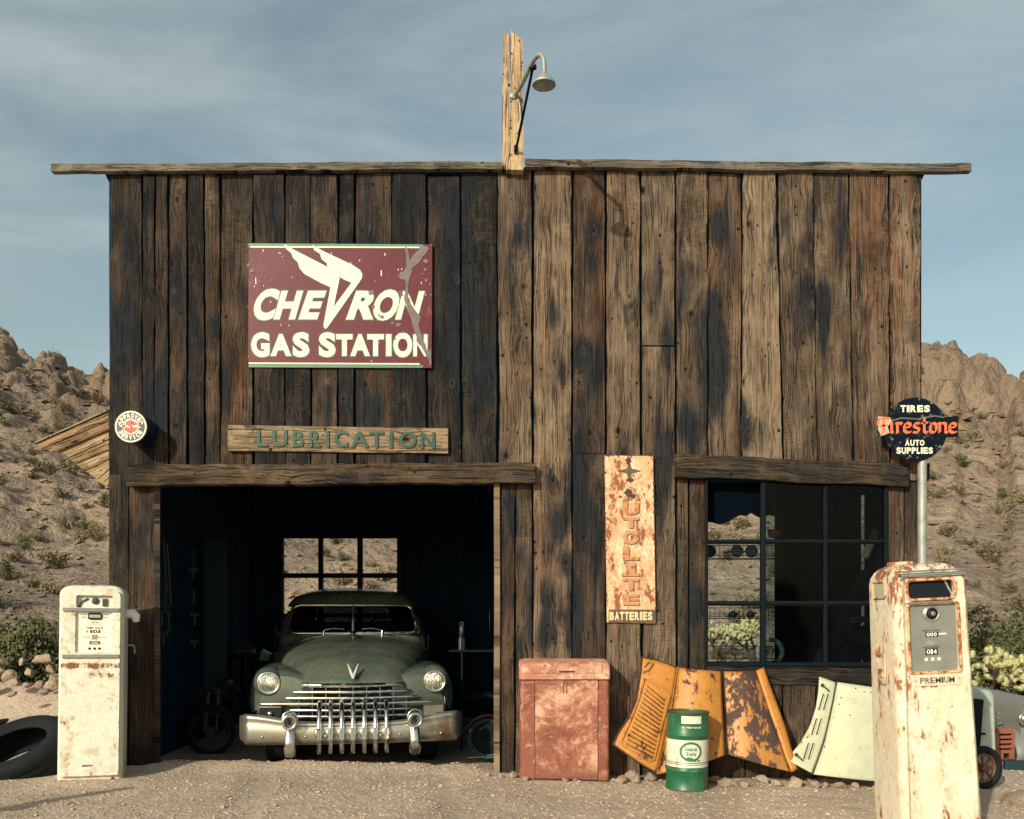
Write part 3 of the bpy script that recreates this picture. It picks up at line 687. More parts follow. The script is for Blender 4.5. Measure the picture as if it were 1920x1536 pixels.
# lean-to on the left side and the eave showing on the right
def lean_tos():
    mb = MB(); y = .30
    L_ = [(66, 832), (112, 846), (128, 858), (140, 868), (160, 882), (182, 898), (206, 914)]
    def zat(k, px): 
        a, b = [(66, 832, 206, 782), (70, 842, 206, 800), (112, 846, 206, 816), (128, 858, 206, 836), (140, 868, 206, 852), (160, 882, 206, 868), (182, 898, 206, 890)][k], 0
        return lerp(a[1], a[3], (px - a[0]) / (a[2] - a[0]))
    rows = [((76, 841), (204, 789), (67, 832), (204, 771), .0), ((104, 847), (204, 804), (78, 842), (204, 790), .01), ((128, 857), (204, 822), (108, 847), (204, 806), .04), ((142, 868), (204, 842), (126, 858), (204, 824), .05), ((160, 882), (204, 860), (140, 869), (204, 844), .06), ((182, 898), (204, 878), (158, 883), (204, 862), .07), ((200, 912), (204, 908), (180, 899), (204, 880), .08)]
    for (a, b, c, d, dy) in rows:
        board(mb, P(a[0], a[1], y + dy), P(b[0], b[1], y + dy), P(c[0], c[1], y + dy), P(d[0], d[1], y + dy), (0, -1, 0), .03, random.uniform(.35, .7), .5, nc=3, step=.05, rough=.006)
    o = mb.build('lean_to_gable', M['pale_wood'], BLD)
    r_ = MB(); a, b = P(66, 829, y), P(204, 767, y)
    n = Vector((-(b.z - a.z), 0, b.x - a.x)).normalized()
    board(r_, (a.x, y - .02, a.z), (b.x, y - .02, b.z), (a.x, y + 3.4, a.z), (b.x, y + 3.4, b.z), n, .012, .6, .2); r_.build('lean_to_roof', M['grey_wood'], BLD)
    e = MB(); board(e, P(1728, 800, .25), P(1815, 806, .25), P(1728, 776, .25), P(1774, 780, .25), (0, -1, 0), .03, .55, .8); e.build('eave_board', M['pale_wood'], BLD)
    e = MB(); board(e, P(1700, 906, .02), P(1742, 902, .02), P(1700, 872, .02), P(1744, 868, .02), (0, -1, 0), .2, .1, .1); e.build('beam_end', M['beam_wood'], BLD)
lean_tos()
# ------------------------------------------------------------------ signs
def enamel_sign_mat(name, base, chip=(.14, .11, .12), chips=.3, edge=(.5, .3, .3), scale=9, rough=.42):
    return paint_mat(name, base, chip, chips, scale, base2=tuple(x * 1.15 for x in base), rough=rough, edge=edge, grime=.25, spec=.25)
M['maroon'] = enamel_sign_mat('maroon_enamel', (.088, .008, .022), (.13, .10, .12), .28, (.22, .06, .08), 7)
M['flake'] = plain('bare_flaked_steel', (.13, .105, .115), .55, .3)
def station_sign():
    y = -.034; s = thing('enamel_sign', 'big maroon enamel sign reading CHEVRON GAS STATION with white wings', 'sign', P(637, 574, 0))
    C = lambda x, z: P(420 + x / 3.573, 430 + z / 3.573, y); C2 = lambda x, z: (C(x, z).x, C(x, z).z)
    m = MB(); pts = [C2(163, 96), C2(1396, 100), C2(1393, 930), C2(160, 926)]
    def warp(u, v):
        a = lerp(lerp(C(162, 95), C(1396, 101), u), lerp(C(160, 926), C(1392, 930), u), v); a.y += .004 * mn.noise(Vector((u * 3, v * 2, 3))) * (1 if 0 < v < 1 else .4); return a
    m.prism(pts, (), y, y + .022); m.build('sign_panel', M['maroon'], s, bevel=.003)
    g = MB()
    for a, b, h in ((95, 101, 19), (905, 909, 20)):
        g = MB(); g.prism([C2(166, a), C2(1330 if a < 200 else 1335, b), C2(1330, b + h), C2(166, a + h)], (), y - .0016, y - .0002); g.build('border_stripe', M['green_enamel'], s)
    for a, b, h in ((114, 118, 9), (893, 898, 9)): g = MB(); g.prism([C2(166, a), C2(1310, b), C2(1310, b + h), C2(166, a + h)], (), y - .0022, y - .0002); g.build('border_line', M['cream'], s)
    rows = [('C', 200, 376, 398, 612, .33), ('H', 330, 532, 412, 605, .33), ('E', 498, 688, 412, 605, .33), ('R', 816, 1004, 412, 606, .33), ('O', 1000, 1176, 403, 614, .33), ('N', 1146, 1346, 415, 606, .33),
            ('G', 182, 306, 690, 858, 0), ('A', 312, 452, 702, 850, 0), ('S', 460, 573, 690, 858, 0), ('S', 636, 749, 690, 858, 0), ('T', 752, 862, 703, 850, 0), ('A', 846, 978, 703, 850, 0), ('T', 960, 1072, 703, 851, 0), ('I', 1085, 1123, 703, 851, 0), ('O', 1134, 1262, 692, 860, 0), ('N', 1268, 1364, 704, 852, 0)]
    for nm, mat, grow, dy, off in (('letter_outline', 'green_enamel', .0055, .0012, .066), ('lettering', 'cream', -.002, .0024, .046)):
        t = MB()
        for ch, x0, x1, z0, z1, sh in rows: put_glyph(t, ch, C(x0, 0).x, C(x1, 0).x, C(0, z1).z, C(0, z0).z, y, dy, off, sh, None, grow)
        t.build(nm, M[mat], s)
    W = [(405, 100), (470, 140), (580, 196), (700, 258), (755, 282), (772, 300), (776, 322), (735, 522), (855, 360), (800, 335), (720, 285), (694, 252), (690, 228), (655, 200), (645, 166), (605, 140), (592, 105), (652, 142), (860, 240), (912, 275), (926, 300), (924, 325), (908, 352), (690, 662), (680, 668), (671, 658), (668, 640), (715, 390), (650, 360), (540, 300), (508, 262), (496, 222), (464, 192), (452, 160), (415, 130)]
    t = MB(); ribbon(t, [C2(*p) for p in W], y, .0030, .0085, closed=True); t.build('wing_outline', M['green_enamel'], s)
    t = MB(); WL = W[:8] + [(690, 662), (680, 668), (671, 658), (668, 640), (715, 390), (650, 360), (540, 300), (508, 262), (496, 222), (464, 192), (452, 160), (415, 130)]
    WR = W[16:24] + [(735, 522), (855, 360), (800, 335), (778, 320), (755, 280), (720, 266), (694, 252), (690, 228), (655, 200), (645, 166), (605, 140)]
    t.prism([C2(*p) for p in WL], (), y - .0038, y - .0005); t.prism([C2(*p) for p in WR], (), y - .0036, y - .0005)
    t.build('winged_emblem', M['cream'], s)
    t = MB()
    for a in ([(478, 176), (560, 224), (632, 264)], [(515, 242), (600, 290), (678, 326)], [(662, 184), (720, 220), (784, 253)], [(706, 246), (760, 284), (826, 315)], [(775, 300), (800, 318)]): ribbon(t, [C2(*p) for p in a], y - .0038, .0008, .0035)
    t.build('feather_line', M['green_enamel'], s)
    fl = [(1330, 105), (1378, 128), (1340, 175), (1300, 232), (1262, 262), (1240, 330), (1231, 430), (1250, 500), (1290, 552), (1318, 592), (1300, 640), (1322, 700), (1340, 750), (1362, 822), (1386, 796), (1391, 905), (1370, 880), (1330, 800), (1292, 752), (1272, 660), (1252, 600), (1232, 530), (1206, 470), (1217, 400), (1216, 338), (1196, 342), (1164, 318), (1182, 292), (1210, 280), (1224, 220), (1213, 122), (1232, 122), (1240, 205), (1272, 176)]
    rnd = random.Random(3); q = []
    for a, b in zip(fl, fl[1:] + fl[:1]):
        for i in range(3): q.append((lerp(a[0], b[0], i / 3) + rnd.uniform(-4, 4), lerp(a[1], b[1], i / 3) + rnd.uniform(-4, 4)))
    t = MB(); t.prism([C2(*p) for p in q], (), y - .0044, y - .0003)
    def chip(x, z, r_, n=9):
        ph = rnd.random() * 6; t.prism([C2(x + r_ * rnd.uniform(.6, 1.2) * math.cos(2 * math.pi * i / n), z - r_ * rnd.uniform(.6, 1.2) * math.sin(2 * math.pi * i / n)) for i in range(n)], (), y - .0045 - rnd.random() * .0003, y - .0003)
    for x, z, r_ in ((984, 425, 20), (1000, 520, 14), (1060, 588, 16), (1040, 578, 9), (1170, 640, 17), (1130, 628, 12), (1190, 440, 12), (1350, 440, 16), (1355, 345, 14), (1350, 215, 16), (1330, 300, 9), (1348, 270, 12), (188, 280, 14), (165, 240, 12), (1015, 350, 9), (237, 352, 8), (320, 342, 7), (1222, 912, 8), (1195, 690, 9), (1145, 735, 9), (1040, 760, 10), (168, 120, 10), (165, 860, 7), (1380, 370, 9), (1000, 415, 10), (1180, 420, 9)): chip(x, z, r_)
    t.build('flaked_patch', M['flake'], s)
    t = MB()
    for x, z, a, b in ((1050, 275, 6, 40), (1075, 160, 5, 18), (716, 155, 4, 14), (905, 205, 6, 10), (210, 325, 5, 44), (260, 135, 4, 16), (1165, 265, 4, 12), (1188, 260, 4, 14), (845, 222, 6, 12), (310, 480, 4, 14), (200, 378, 4, 10), (378, 635, 3, 12), (433, 640, 3, 12), (455, 318, 5, 6), (388, 180, 5, 5), (362, 158, 16, 4), (1320, 352, 4, 16), (262, 376, 4, 5), (985, 878, 4, 8)): t.prism([C2(x, z), C2(x + a, z), C2(x + a * 1.3, z + b), C2(x + a * .3, z + b)], (), y - .0012, y - .0002)
    t.build('paint_fleck', M['cream'], s)
    t = MB()
    for x, z in ((165, 105), (728, 98), (1390, 105), (163, 520), (1386, 440), (165, 855), (1380, 908), (745, 921)): t.lathe([(.006, 0), (.005, .003), (.001, .005)], 10, Matrix.Translation(C(x, z)) @ Matrix.Rotation(R(90), 4, 'X'))
    t.build('screw', M['galv'], s, 40)
station_sign()
def lubrication_sign():
    y = -.045; s = thing('lubrication_sign', 'pale timber board with green metal letters spelling LUBRICATION over the bay', 'sign', P(634, 823, 0))
    m = MB(); board(m, P(427, 845, y), P(840, 850, y), P(427, 797, y), P(840, 803, y), (0, -1, 0), .04, .62, .25, rough=.002, nc=4); m.build('board', M['pale_wood2'], s)
    C = lambda x, z: P(420 + x / 3.573, 430 + z / 3.573, y)
    t = MB(); sc = MB()
    for ch, x0, x1 in (('L', 222, 296), ('U', 326, 426), ('B', 462, 536), ('R', 575, 652), ('I', 686, 706), ('C', 740, 832), ('A', 850, 970), ('T', 974, 1072), ('I', 1110, 1131), ('O', 1176, 1290), ('N', 1318, 1414)):
        dz = (x0 - 222) / 1190 * 16; put_glyph(t, ch, C(x0, 0).x, C(x1, 0).x, C(0, 1456 + dz).z, C(0, 1346 + dz).z, y - .004, .010, .022)
        for xx, zz in ((x0 + 8, 1352 + dz), (x1 - 8, 1450 + dz), (x0 + 8, 1450 + dz)): sc.lathe([(.005, 0), (.004, .003)], 8, Matrix.Translation(C(xx, zz) + Vector((0, -.013, 0))) @ Matrix.Rotation(R(90), 4, 'X'))
    t.build('lettering', M['green_letter'], s); sc.build('screw', M['flake'], s)
M['pale_wood2'] = wood_mat('sanded_sign_board', (.09, .068, .048), (.21, .160, .108), (.33, .255, .172), (.40, .22, .10), (.10, .08, .06), .25, .4)
lubrication_sign()
def disc(mb, c, r_, y0, y1, n=48): mb.prism([(c[0] + r_ * math.cos(2 * math.pi * i / n), c[1] + r_ * math.sin(2 * math.pi * i / n)) for i in range(n)], (), y0, y1)
def packard_sign():
    y = -.27; c3 = P(245, 800, y); c = (c3.x, c3.z); k = (8 + y) / FPX     # metres per pixel at the sign
    s = thing('round_service_sign', 'small round navy sign reading APPROVED SERVICE with red centre', 'sign', (c3.x, 0, c3.z))
    m = MB(); disc(m, c, 29.6 * k, y, y + .02); m.build('sign_disc', M['cream'], s, bevel=.003)
    m = MB(); disc(m, c, 28.6 * k, y + .0205, -.02); m.build('sign_housing', M['navy_flat'], s)
    m = MB(); disc(m, c, 26.6 * k, y - .001, y); m.build('sign_face', M['navy_flat'], s)
    m = MB(); disc(m, c, 15.0 * k, y - .002, y - .0008); m.build('inner_disc', M['cream'], s)
    m = MB(); m.prism([(c[0] + 13.6 * k * math.cos(R(a)), c[1] + 13.6 * k * math.sin(R(a))) for a in range(30, 390, 60)], (), y - .003, y - .0018); m.build('red_hexagon', M['red_enamel'], s)
    t = MB(); put_arc(t, 'APPROVED', c, 20.6 * k, 8.2 * k, 90, 142, y - .001, .0015, .045); put_arc(t, 'SERVICE', c, 20.6 * k, 8.2 * k, 270, 118, y - .001, .0015, .045, False); t.build('lettering', M['cream'], s)
    sc = [(-14, 0), (-19, 1), (-21, 4), (-18, 7), (-13, 8), (-9, 6), (-9, 3), (-12, 1), (-15, 1), (-16, -3), (-17, -6), (-14, 0), (-11, 2), (-9, -1), (-7, 1), (-6, 2), (-6, -2), (-4, 1), (-2, 2), (-4, -1), (-2, -2), (0, 0), (2, 7), (1, -2), (3, 2), (5, -2), (7, 1), (9, 2), (8, -2), (11, 2), (12, -1), (14, 1), (16, 1), (18, 7), (16, -2), (20, -2)]
    sc = [(c[0] + a * k, c[1] + b * 1.05 * k) for a, b in sc]
    t = MB(); ribbon(t, sc, y - .003, .0012, 3.6 * k); t.build('script_outline', M['navy_flat'], s)
    t = MB(); ribbon(t, sc, y - .0042, .0012, 2.2 * k); t.build('script', M['cream'], s)
    b = MB(); b.tube([(c[0], y + .02, c[1]), (c[0], .0, c[1])], .012); b.tube([(c[0], y + .021, c[1] - .09), (c[0], y + .021, c[1] + .09)], .012); b.build('bracket', M['black'], s)
M['navy_flat'] = plain('dark_navy_enamel', (.008, .014, .045), .3)
packard_sign()
M['autolite'] = paint_mat('rusted_cream_sign', (.58, .37, .21), (.15, .052, .028), .66, 13, base2=(.74, .60, .42), rough=.55, streak=.5, edge=(.46, .21, .10), grime=.5, worn=(.50, .25, .12), worn_amt=.5)
M['rusty_edge'] = paint_mat('rusted_sign_edge', (.40, .19, .09), (.07, .025, .018), .9, 16, edge=(.3, .11, .05))
M['dark_rust'] = paint_mat('dark_rust', (.055, .024, .018), (.02, .012, .012), .5, 18, edge=(.14, .05, .03))
def battery_sign():
    y = -.030; s = thing('battery_sign', 'tall narrow rusted cream sign with AUTOLITE running down it and BATTERIES below', 'sign', P(1181, 1010, 0))
    C = lambda x, z: P(920 + x / 2.3273, 840 + z / 2.3273, y); C2 = lambda x, z: (C(x, z).x, C(x, z).z)
    m = MB(); m.prism([C2(497, 32), C2(709, 34), C2(721, 766), C2(507, 762)], (), y, y + .02); m.build('sign_panel', M['autolite'], s, bevel=.004)
    e = MB(); rnd = random.Random(5)
    for a, b in (((497, 32), (709, 34)), ((709, 34), (720, 704)), ((497, 32), (506, 704))):
        n = 70
        for i in range(n):
            t = (i + rnd.uniform(-.5, .5)) / n; x, z = lerp(a[0], b[0], t), lerp(a[1], b[1], t); r_ = rnd.uniform(.8, 2.4) * (3 if rnd.random() < .18 else 1)
            e.prism([C2(x + r_ * .8 * math.cos(q * 1.05) * rnd.uniform(.6, 1.3), z + r_ * 1.2 * math.sin(q * 1.05) * rnd.uniform(.6, 1.3)) for q in range(6)][::-1], (), y - .0012 - .0003 * rnd.random(), y - .0001)
    e.build('rusted_rim', M['dark_rust'], s)
    t = MB(); sh = MB()
    for ch, z0, z1 in (('A', 168, 226), ('U', 238, 292), ('T', 303, 350), ('O', 360, 420), ('L', 430, 490), ('I', 500, 558), ('T', 570, 622), ('E', 638, 686)):
        x0, x1 = (576, 648) if ch != 'I' else (592, 632)
        put_glyph(sh, ch, C(x0 + 4, 0).x, C(x1 + 5, 0).x, C(0, z1 + 4).z, C(0, z0 + 4).z, y, .0012, .05)
        if ch == 'I': put_glyph(sh, '-', C(575, 0).x, C(652, 0).x, C(0, z1 + 6).z, C(0, z1 - 8).z, y, .0010, .05)
        put_glyph(t, ch, C(x0, 0).x, C(x1, 0).x, C(0, z1).z, C(0, z0).z, y, .0026, .05)
        if ch == 'I': put_glyph(t, '-', C(572, 0).x, C(648, 0).x, C(0, z1 + 2).z, C(0, z1 - 12).z, y, .0020, .05)
    sh.build('letter_shadow', M['letter_shade'], s); t.build('lettering', M['rusty_letter'], s)
    t = MB(); c = (605, 101); pts = []
    for i in range(8):
        a = R(45 * i); r_ = (56 if i % 4 == 0 else 46) if i % 2 == 0 else 15
        pts.append(C2(c[0] + r_ * math.cos(a), c[1] - r_ * math.sin(a)))

    t.prism(pts, (), y - .002, y - .0002); t.build('star', M['letter_shade'], s)
    e = MB()
    for x, z, a, b in ((600, 58, 14, 22), (606, 140, 22, 10), (600, 196, 22, 20), (622, 210, 16, 10), (568, 214, 10, 5)):
        e.prism([C2(x + a * rnd.uniform(.5, 1.15) * math.cos(q * .63), z - b * rnd.uniform(.5, 1.15) * math.sin(q * .63)) for q in range(10)], (), y - .0034 - .0003 * rnd.random(), y - .0003)
    e.build('rust_patch', M['dark_rust'], s)
    m = MB(); m.prism([C2(515, 705), C2(719, 706), C2(721, 764), C2(515, 761)], (), y - .001, y - .0001); m.build('lower_band', M['letter_shade'], s)
    t = MB(); put_text(t, 'BATTERIES', C(612, 0).x, C(0, 752).z, C(0, 715).z - C(0, 752).z, C(707, 0).x - C(520, 0).x, y - .001, .0015, .05); t.build('lettering', M['rusty_cream'], s)
M['letter_shade'] = paint_mat('grey_green_shade_paint', (.060, .062, .050), (.06, .025, .018), .55, 26, edge=(.24, .12, .06))
M['rusty_letter'] = paint_mat('rust_stained_letter', (.46, .23, .125), (.15, .05, .025), .6, 24, edge=(.42, .17, .07))
M['rusty_cream'] = paint_mat('rust_stained_cream', (.80, .52, .30), (.15, .05, .025), .4, 26, edge=(.5, .22, .1))
battery_sign()
def tyre_shop_sign():
    y = -.20; k = (8 + y) / FPX; c3 = P(1717, 805, y); c = (c3.x, c3.z); Q = lambda px, py: (P(px, py, y).x, P(px, py, y).z)
    base = P(1729, 1470, y + .06)
    s = thing('tire_sign', 'round black enamel sign on a steel pole with red Firestone across TIRES AUTO SUPPLIES', 'sign', (base.x, y + .06, gz(base.x, 0)))
    rnd = random.Random(9)
    m = MB(); disc(m, c, 59.5 * k, y, y + .012, 64); m.build('sign_disc', M['navy'], s, bevel=.002)
    m = MB(); m.prism([Q(1745, 781), Q(1797, 782), Q(1796, 819), Q(1745, 822)], (), y - .003, y + .010); m.build('name_banner', M['navy'], s); m = MB(); m.prism([Q(1646, 784), Q(1700, 780), Q(1700, 824), Q(1653, 816), Q(1646, 812)], (), y - .0032, y + .009); m.build('name_banner', M['navy'], s)
    m = MB(); m.prism([Q(1646, 781), Q(1668, 783), Q(1672, 790), Q(1664, 800), Q(1668, 812), Q(1652, 818), Q(1646, 806)], (), y - .0042, y - .001); m.build('bent_corner', M['rusty_cream2'], s)
    t = MB()
    put_text(t, 'TIRES', *_tx(Q, 1716, 773, 1716, 760), (1742 - 1687) * k, y, .002, .05)
    put_text(t, 'AUTO', *_tx(Q, 1715, 836, 1715, 825), 36 * k, y, .002, .045)
    put_text(t, 'SUPPLIES', *_tx(Q, 1715, 851, 1715, 839), 68 * k, y, .002, .045)
    t.build('lettering', M['cream'], s)
    t = MB(); U = 1.0   # black-letter strokes, unit grid per letter: x 0..1, z 0..1 (x-height)
    G = {'F': [[(0, 1.45), (.5, 1.6), (1.0, 1.5)], [(.42, 1.5), (.42, .1), (.2, -.05)], [(.1, .8), (.75, .85)], [(-.1, 1.45), (-.1, .9)]],
         'i': [[(.2, .92), (.45, 1.0), (.45, .1), (.7, 0)], [(.42, 1.32), (.52, 1.38)]], 'r': [[(.1, .92), (.35, 1.0), (.35, 0)], [(.35, .85), (.7, 1.02), (.9, .85)], [(.2, .0), (.5, .05)]],
         'e': [[(.95, .12), (.55, 0), (.15, .2), (.15, .8), (.5, 1.0), (.85, .85), (.85, .62), (.2, .48)]], 's': [[(.88, .9), (.5, 1.0), (.15, .82), (.25, .6), (.8, .42), (.85, .18), (.5, 0), (.1, .1)]],
         't': [[(.4, 1.45), (.4, .15), (.65, 0), (.9, .12)], [(.05, .98), (.85, 1.0)]], 'o': [[(.5, 1.0), (.12, .78), (.12, .2), (.5, 0), (.88, .22), (.88, .8), (.5, 1.0)]],
         'n': [[(.0, .92), (.2, 1.0), (.2, .05)], [(.2, .85), (.6, 1.0), (.82, .85), (.82, .1), (1.0, 0)]]}
    for ch, x0, x1, zb in (('F', 1648, 1668, 814), ('i', 1667, 1677, 812), ('r', 1677, 1692, 812), ('e', 1693, 1709, 812), ('s', 1711, 1725, 812), ('t', 1727, 1741, 812), ('o', 1742, 1757, 812), ('n', 1758, 1776, 812), ('e', 1778, 1794, 812)):
        for st in G[ch]:
            pts = [Q(lerp(x0, x1, a), zb - b * 19) for a, b in st]
            nib(t, pts, y - .0034, .0012, 40, 6.2 * k)
            for i, (p, q) in enumerate(zip(pts, pts[1:])):   # give horizontal strokes body
                p, q = Vector(p), Vector(q); hh = 1.5 * k; t.prism([(p.x, p.y - hh), (q.x, q.y - hh), (q.x, q.y + hh), (p.x, p.y + hh)] if q.x > p.x else [(q.x, q.y - hh), (p.x, p.y - hh), (p.x, p.y + hh), (q.x, q.y + hh)], (), y - .0045, y - .0033) if abs(q.x - p.x) > 1.2 * k else None
    t.build('brand_lettering', M['orange_letter'], s)
    m = MB()
    for _ in range(46):
        a = rnd.random() * 6.28; q = 58 * math.sqrt(rnd.uniform(.1, 1.0)); x, z = c[0] + q * k * math.cos(a), c[1] + q * k * math.sin(a); r_ = rnd.uniform(1, 4.2) * k
        m.prism([(x + r_ * rnd.uniform(.5, 1.3) * math.cos(i * .9), z + r_ * rnd.uniform(.4, 1.2) * math.sin(i * .9)) for i in range(7)], (), y - .0006 - rnd.random() * .0006, y + .0005)
    ribbon(m, [Q(1662, 792), Q(1690, 784), Q(1720, 786), Q(1752, 780), Q(1770, 783)], y - .003, .0008, 2.6 * k)
    m.build('flaked_patch', M['flake2'], s)
    m = MB(); yp = y + .045; m.tube([P(1729, 850, yp), P(1729, 1040, yp), (base.x, yp, gz(base.x, yp) - .3)], .0375, 18); m.build('pole', M['galv'], s, 60)
    m = MB(); m.box(P(1729, 806, y + .016), (.10, .008, .42)); m.build('bracket', M['black'], s)
def _tx(Q, px, pyb, px2, pyt):
    a, b = Q(px, pyb), Q(px2, pyt); return a[0], a[1], b[1] - a[1]
M['flake2'] = plain('grey_flaked_enamel', (.11, .125, .13), .5); M['rusty_cream2'] = paint_mat('orange_worn_corner', (.42, .37, .31), (.14, .10, .08), .5, 60, edge=(.5, .25, .15))
tyre_shop_sign()
def wall_lamp():
    s = thing('yard_lamp', 'galvanised gooseneck lamp on a braced arm high on the roof post', 'lamp', P(962, 180, -.10))
    m = MB(); p = P(962, 180, -.103); m.lathe([(.032, 0), (.032, .008), (.026, .014), (.012, .016)], 24, Matrix.Translation(p) @ Matrix.Rotation(R(90), 4, 'X'))
    for a in (0, 120, 240): m.lathe([(.007, 0), (.006, .012), (.002, .014)], 8, Matrix.Translation(p + Vector((.024 * math.cos(R(a)), -.008, .024 * math.sin(R(a))))) @ Matrix.Rotation(R(90), 4, 'X'))
    m.build('wall_plate', M['galv'], s, 40)
    m = MB(); m.tube([P(966, 178, -.10), P(978, 160, -.34), P(992, 131, -.76), P(1003, 110, -1.06), P(1010, 103, -1.15), P(1016, 104, -1.19), P(1020, 113, -1.20), P(1021, 138, -1.20)], .017, 14); m.build('arm', M['galv'], s, 60)
    m = MB(); m.tube([P(967, 284, -.11), P(999, 127, -.84)], .011, 10); m.box(P(967, 280, -.112), (.03, .012, .07)); m.lathe([(.03, -.012), (.03, .012)], 16, Matrix.Translation(P(999, 126, -.86)) @ Matrix.Rotation(R(55), 4, 'X')); m.build('brace', M['dark_paint'], s, 50)
    m = MB(); cc = P(1020, 138, -1.20)
    m.lathe([(.02, .0), (.024, -.012), (.038, -.02), (.062, -.045), (.074, -.068), (.086, -.072), (.087, -.088), (.080, -.090), (.066, -.07), (.03, -.03)], 32, Matrix.Translation(cc), True); m.build('lamp_shade', M['galv'], s, 50)
    m = MB(); m.tube([P(969, 175, -.10), P(975, 200, -.12), P(976, 225, -.12), P(970, 250, -.108)], .008, 8); m.build('cable', M['galv'], s, 60)
wall_lamp()
# ------------------------------------------------------------------ the old pickup in the bay
M['car_paint'] = None
def car_paint():
    k = NT('chalky_green_paint'); o = k.obj(); a = k.noise(o, 2.2, 6, .6); b = k.noise(o, 14, 7, .68); c = k.noise(k.vadd(o, (1, .25, 1), 'MULTIPLY'), 30, 4)
    col = k.mix(k.step(a, .35, .65), (.070, .097, .080), (.128, .152, .122)); col = k.mix(k.mul(k.step(c, .45, .75), .3), col, (.038, .05, .042))
    f = k.add(k.mul(a, .35), k.mul(b, .65)); col = k.mix(k.mul(k.step(f, .57, .62), .6), col, (.12, .06, .035)); col = k.mix(k.step(f, .63, .655), col, (.15, .035, .022))
    k.b.inputs['Coat Weight'].default_value = .6; k.b.inputs['Coat Roughness'].default_value = .12
    k.bump(b, .0008, .4); return k.fin(col, k.math('MULTIPLY_ADD', b, .25, .16), .25, .55)
M['car_paint'] = car_paint()
M['bright_plate'] = plain('bright_plating', (.62, .62, .55), .3, .2, .6, .1); M['scrap_dark'] = plain('tarnished_plating', (.16, .155, .13), .45, .5)
M['dim_glass'] = tinted('hazy_windscreen_glass', (.38, .48, .54), .03, .12); M['dusty_glass'] = tinted('dusty_rear_glass', (.09, .14, .18), .03, .3)
def pickup():
    ang = math.atan2(-(662 - CX), FPX); c0 = P(662, 1400, .28)
    T = thing('pickup_truck', 'dusty green vintage pickup with toothed chrome bumper parked nose-out in the bay', 'truck', (c0.x, c0.y, -.10))
    # local frame of the truck: x across, y back from the bumper face, z up from the floor at z=0 (world -0.10)
    off = Vector((c0.x, c0.y, -.10)); Z = .10
    def bld(m, name, mat, parent=T, **kw):
        m.v = [p + off for p in m.v]; return m.build(name, mat, parent, **kw)
    sgn = (-1, 1)
    # nose: fenders and catwalk in one skin
    def nose_sec(w_):
        crown = interp([(.38, .90), (.42, .955), (.50, .985), (.7, 1.0), (1.2, 1.0), (1.7, .96)], w_); out = interp([(.38, .86), (.42, .935), (.50, .975), (.7, .99), (1.7, .985)], w_)
        low = interp([(.38, .62), (.42, .57), (.6, .52), (1.0, .50)], w_); cat = crown - interp([(.38, .06), (.5, .05), (.8, .05), (1.7, .05)], w_)
        half = [(0, cat - .03), (.30, cat - .02), (.48, cat - .005), (.60, crown - .018), (.70, crown - .002), (.78, crown), (.86, crown - .018), (.925, crown - .07), (.965, crown - .15), (.985, crown - .26), (.99, lerp(crown, low, .72)), (.97, low)]
        return [(-x * out / .99, z) for x, z in half[::-1]] + [(x * out / .99, z) for x, z in half[1:]]
    ws = [.385, .395, .42, .46, .53, .65, .85, 1.15, 1.5, 1.75]; m = MB(); rings = []
    for w_ in ws:
        sec = nose_sec(w_); rings.append(len(m.v)); m.v += [Vector((x, w_ + .10 * (abs(x) / .95) ** 4 * (1 if w_ < 1 else 0), z)) for x, z in sec]
    n = len(nose_sec(.5))
    for r0, r1 in zip(rings, rings[1:]):
        for i in range(n - 1): m.f.append((r0 + i, r0 + i + 1, r1 + i + 1, r1 + i))
    # front face of the fenders below the crown (outside the grille)
    sec = nose_sec(.385)
    for s_ in sgn:
        col_ = [(abs(x), z) for x, z in sec if s_ * x > .25][:: s_]; g = len(m.v); nc_ = len(col_)
        for t in (0, .12, .3, .5, .7, .85, 1.0):
            for x, z in col_: xx = x * (1 + .015 * math.sin(math.pi * t)); m.v.append(Vector((s_ * xx, .385 + .10 * (x / .95) ** 4 - .018 * math.sin(math.pi * min(1, t * 1.2)) + .02 * t, lerp(z, .50, t))))
        for j in range(6):
            for i in range(nc_ - 1): q = g + j * nc_ + i; m.f.append((q, q + 1, q + nc_ + 1, q + nc_))
    bld(m, 'front_fender', M['car_paint'], smooth_=60)
    # bonnet
    def hood(u, v):
        st = [(.285, .832, .46, .790), (.31, .872, .48, .785), (.36, .925, .50, .79), (.46, 1.0, .53, .80), (.62, 1.085, .59, .81), (.85, 1.155, .67, .82), (1.15, 1.205, .755, .83), (1.5, 1.245, .82, .84), (1.86, 1.275, .845, .86)]
        t = v * (len(st) - 1); i = min(int(t), len(st) - 2); f = t - i; w_, zt, hw, zb = [lerp(a, b_, f) for a, b_ in zip(st[i], st[i + 1])]
        a = (u * 2 - 1); th = a * math.pi / 2; x = hw * math.copysign(abs(math.sin(th)) ** .80, a); e = abs(math.cos(th)) ** lerp(.80, .50, v)
        crease = .012 * math.exp(-(x / .03) ** 2) * (1 - v * .4)
        return (x, w_ + .10 * (x / .8) ** 2 * (1 - v), zb + (zt - zb) * e + crease)
    m = MB(); m.grid(hood, 48, 40); h = bld(m, 'bonnet', M['car_paint'], smooth_=180)
    m = MB()
    for s_ in sgn: m.tube([(0, .262, .885), (s_ * .020, .305, .945), (s_ * .050, .355, 1.02)], [.010, .014, .003], 8)
    bld(m, 'hood_emblem', M['bright_plate'], h, smooth_=40)
    m = MB(); hz_ = 1.262
    m.tube([(0, 1.30, hz_ - .03), (0, 1.32, hz_ + .02), (0, 1.40, hz_ + .035), (0, 1.55, hz_ + .015)], [.012, .016, .013, .004], 8)
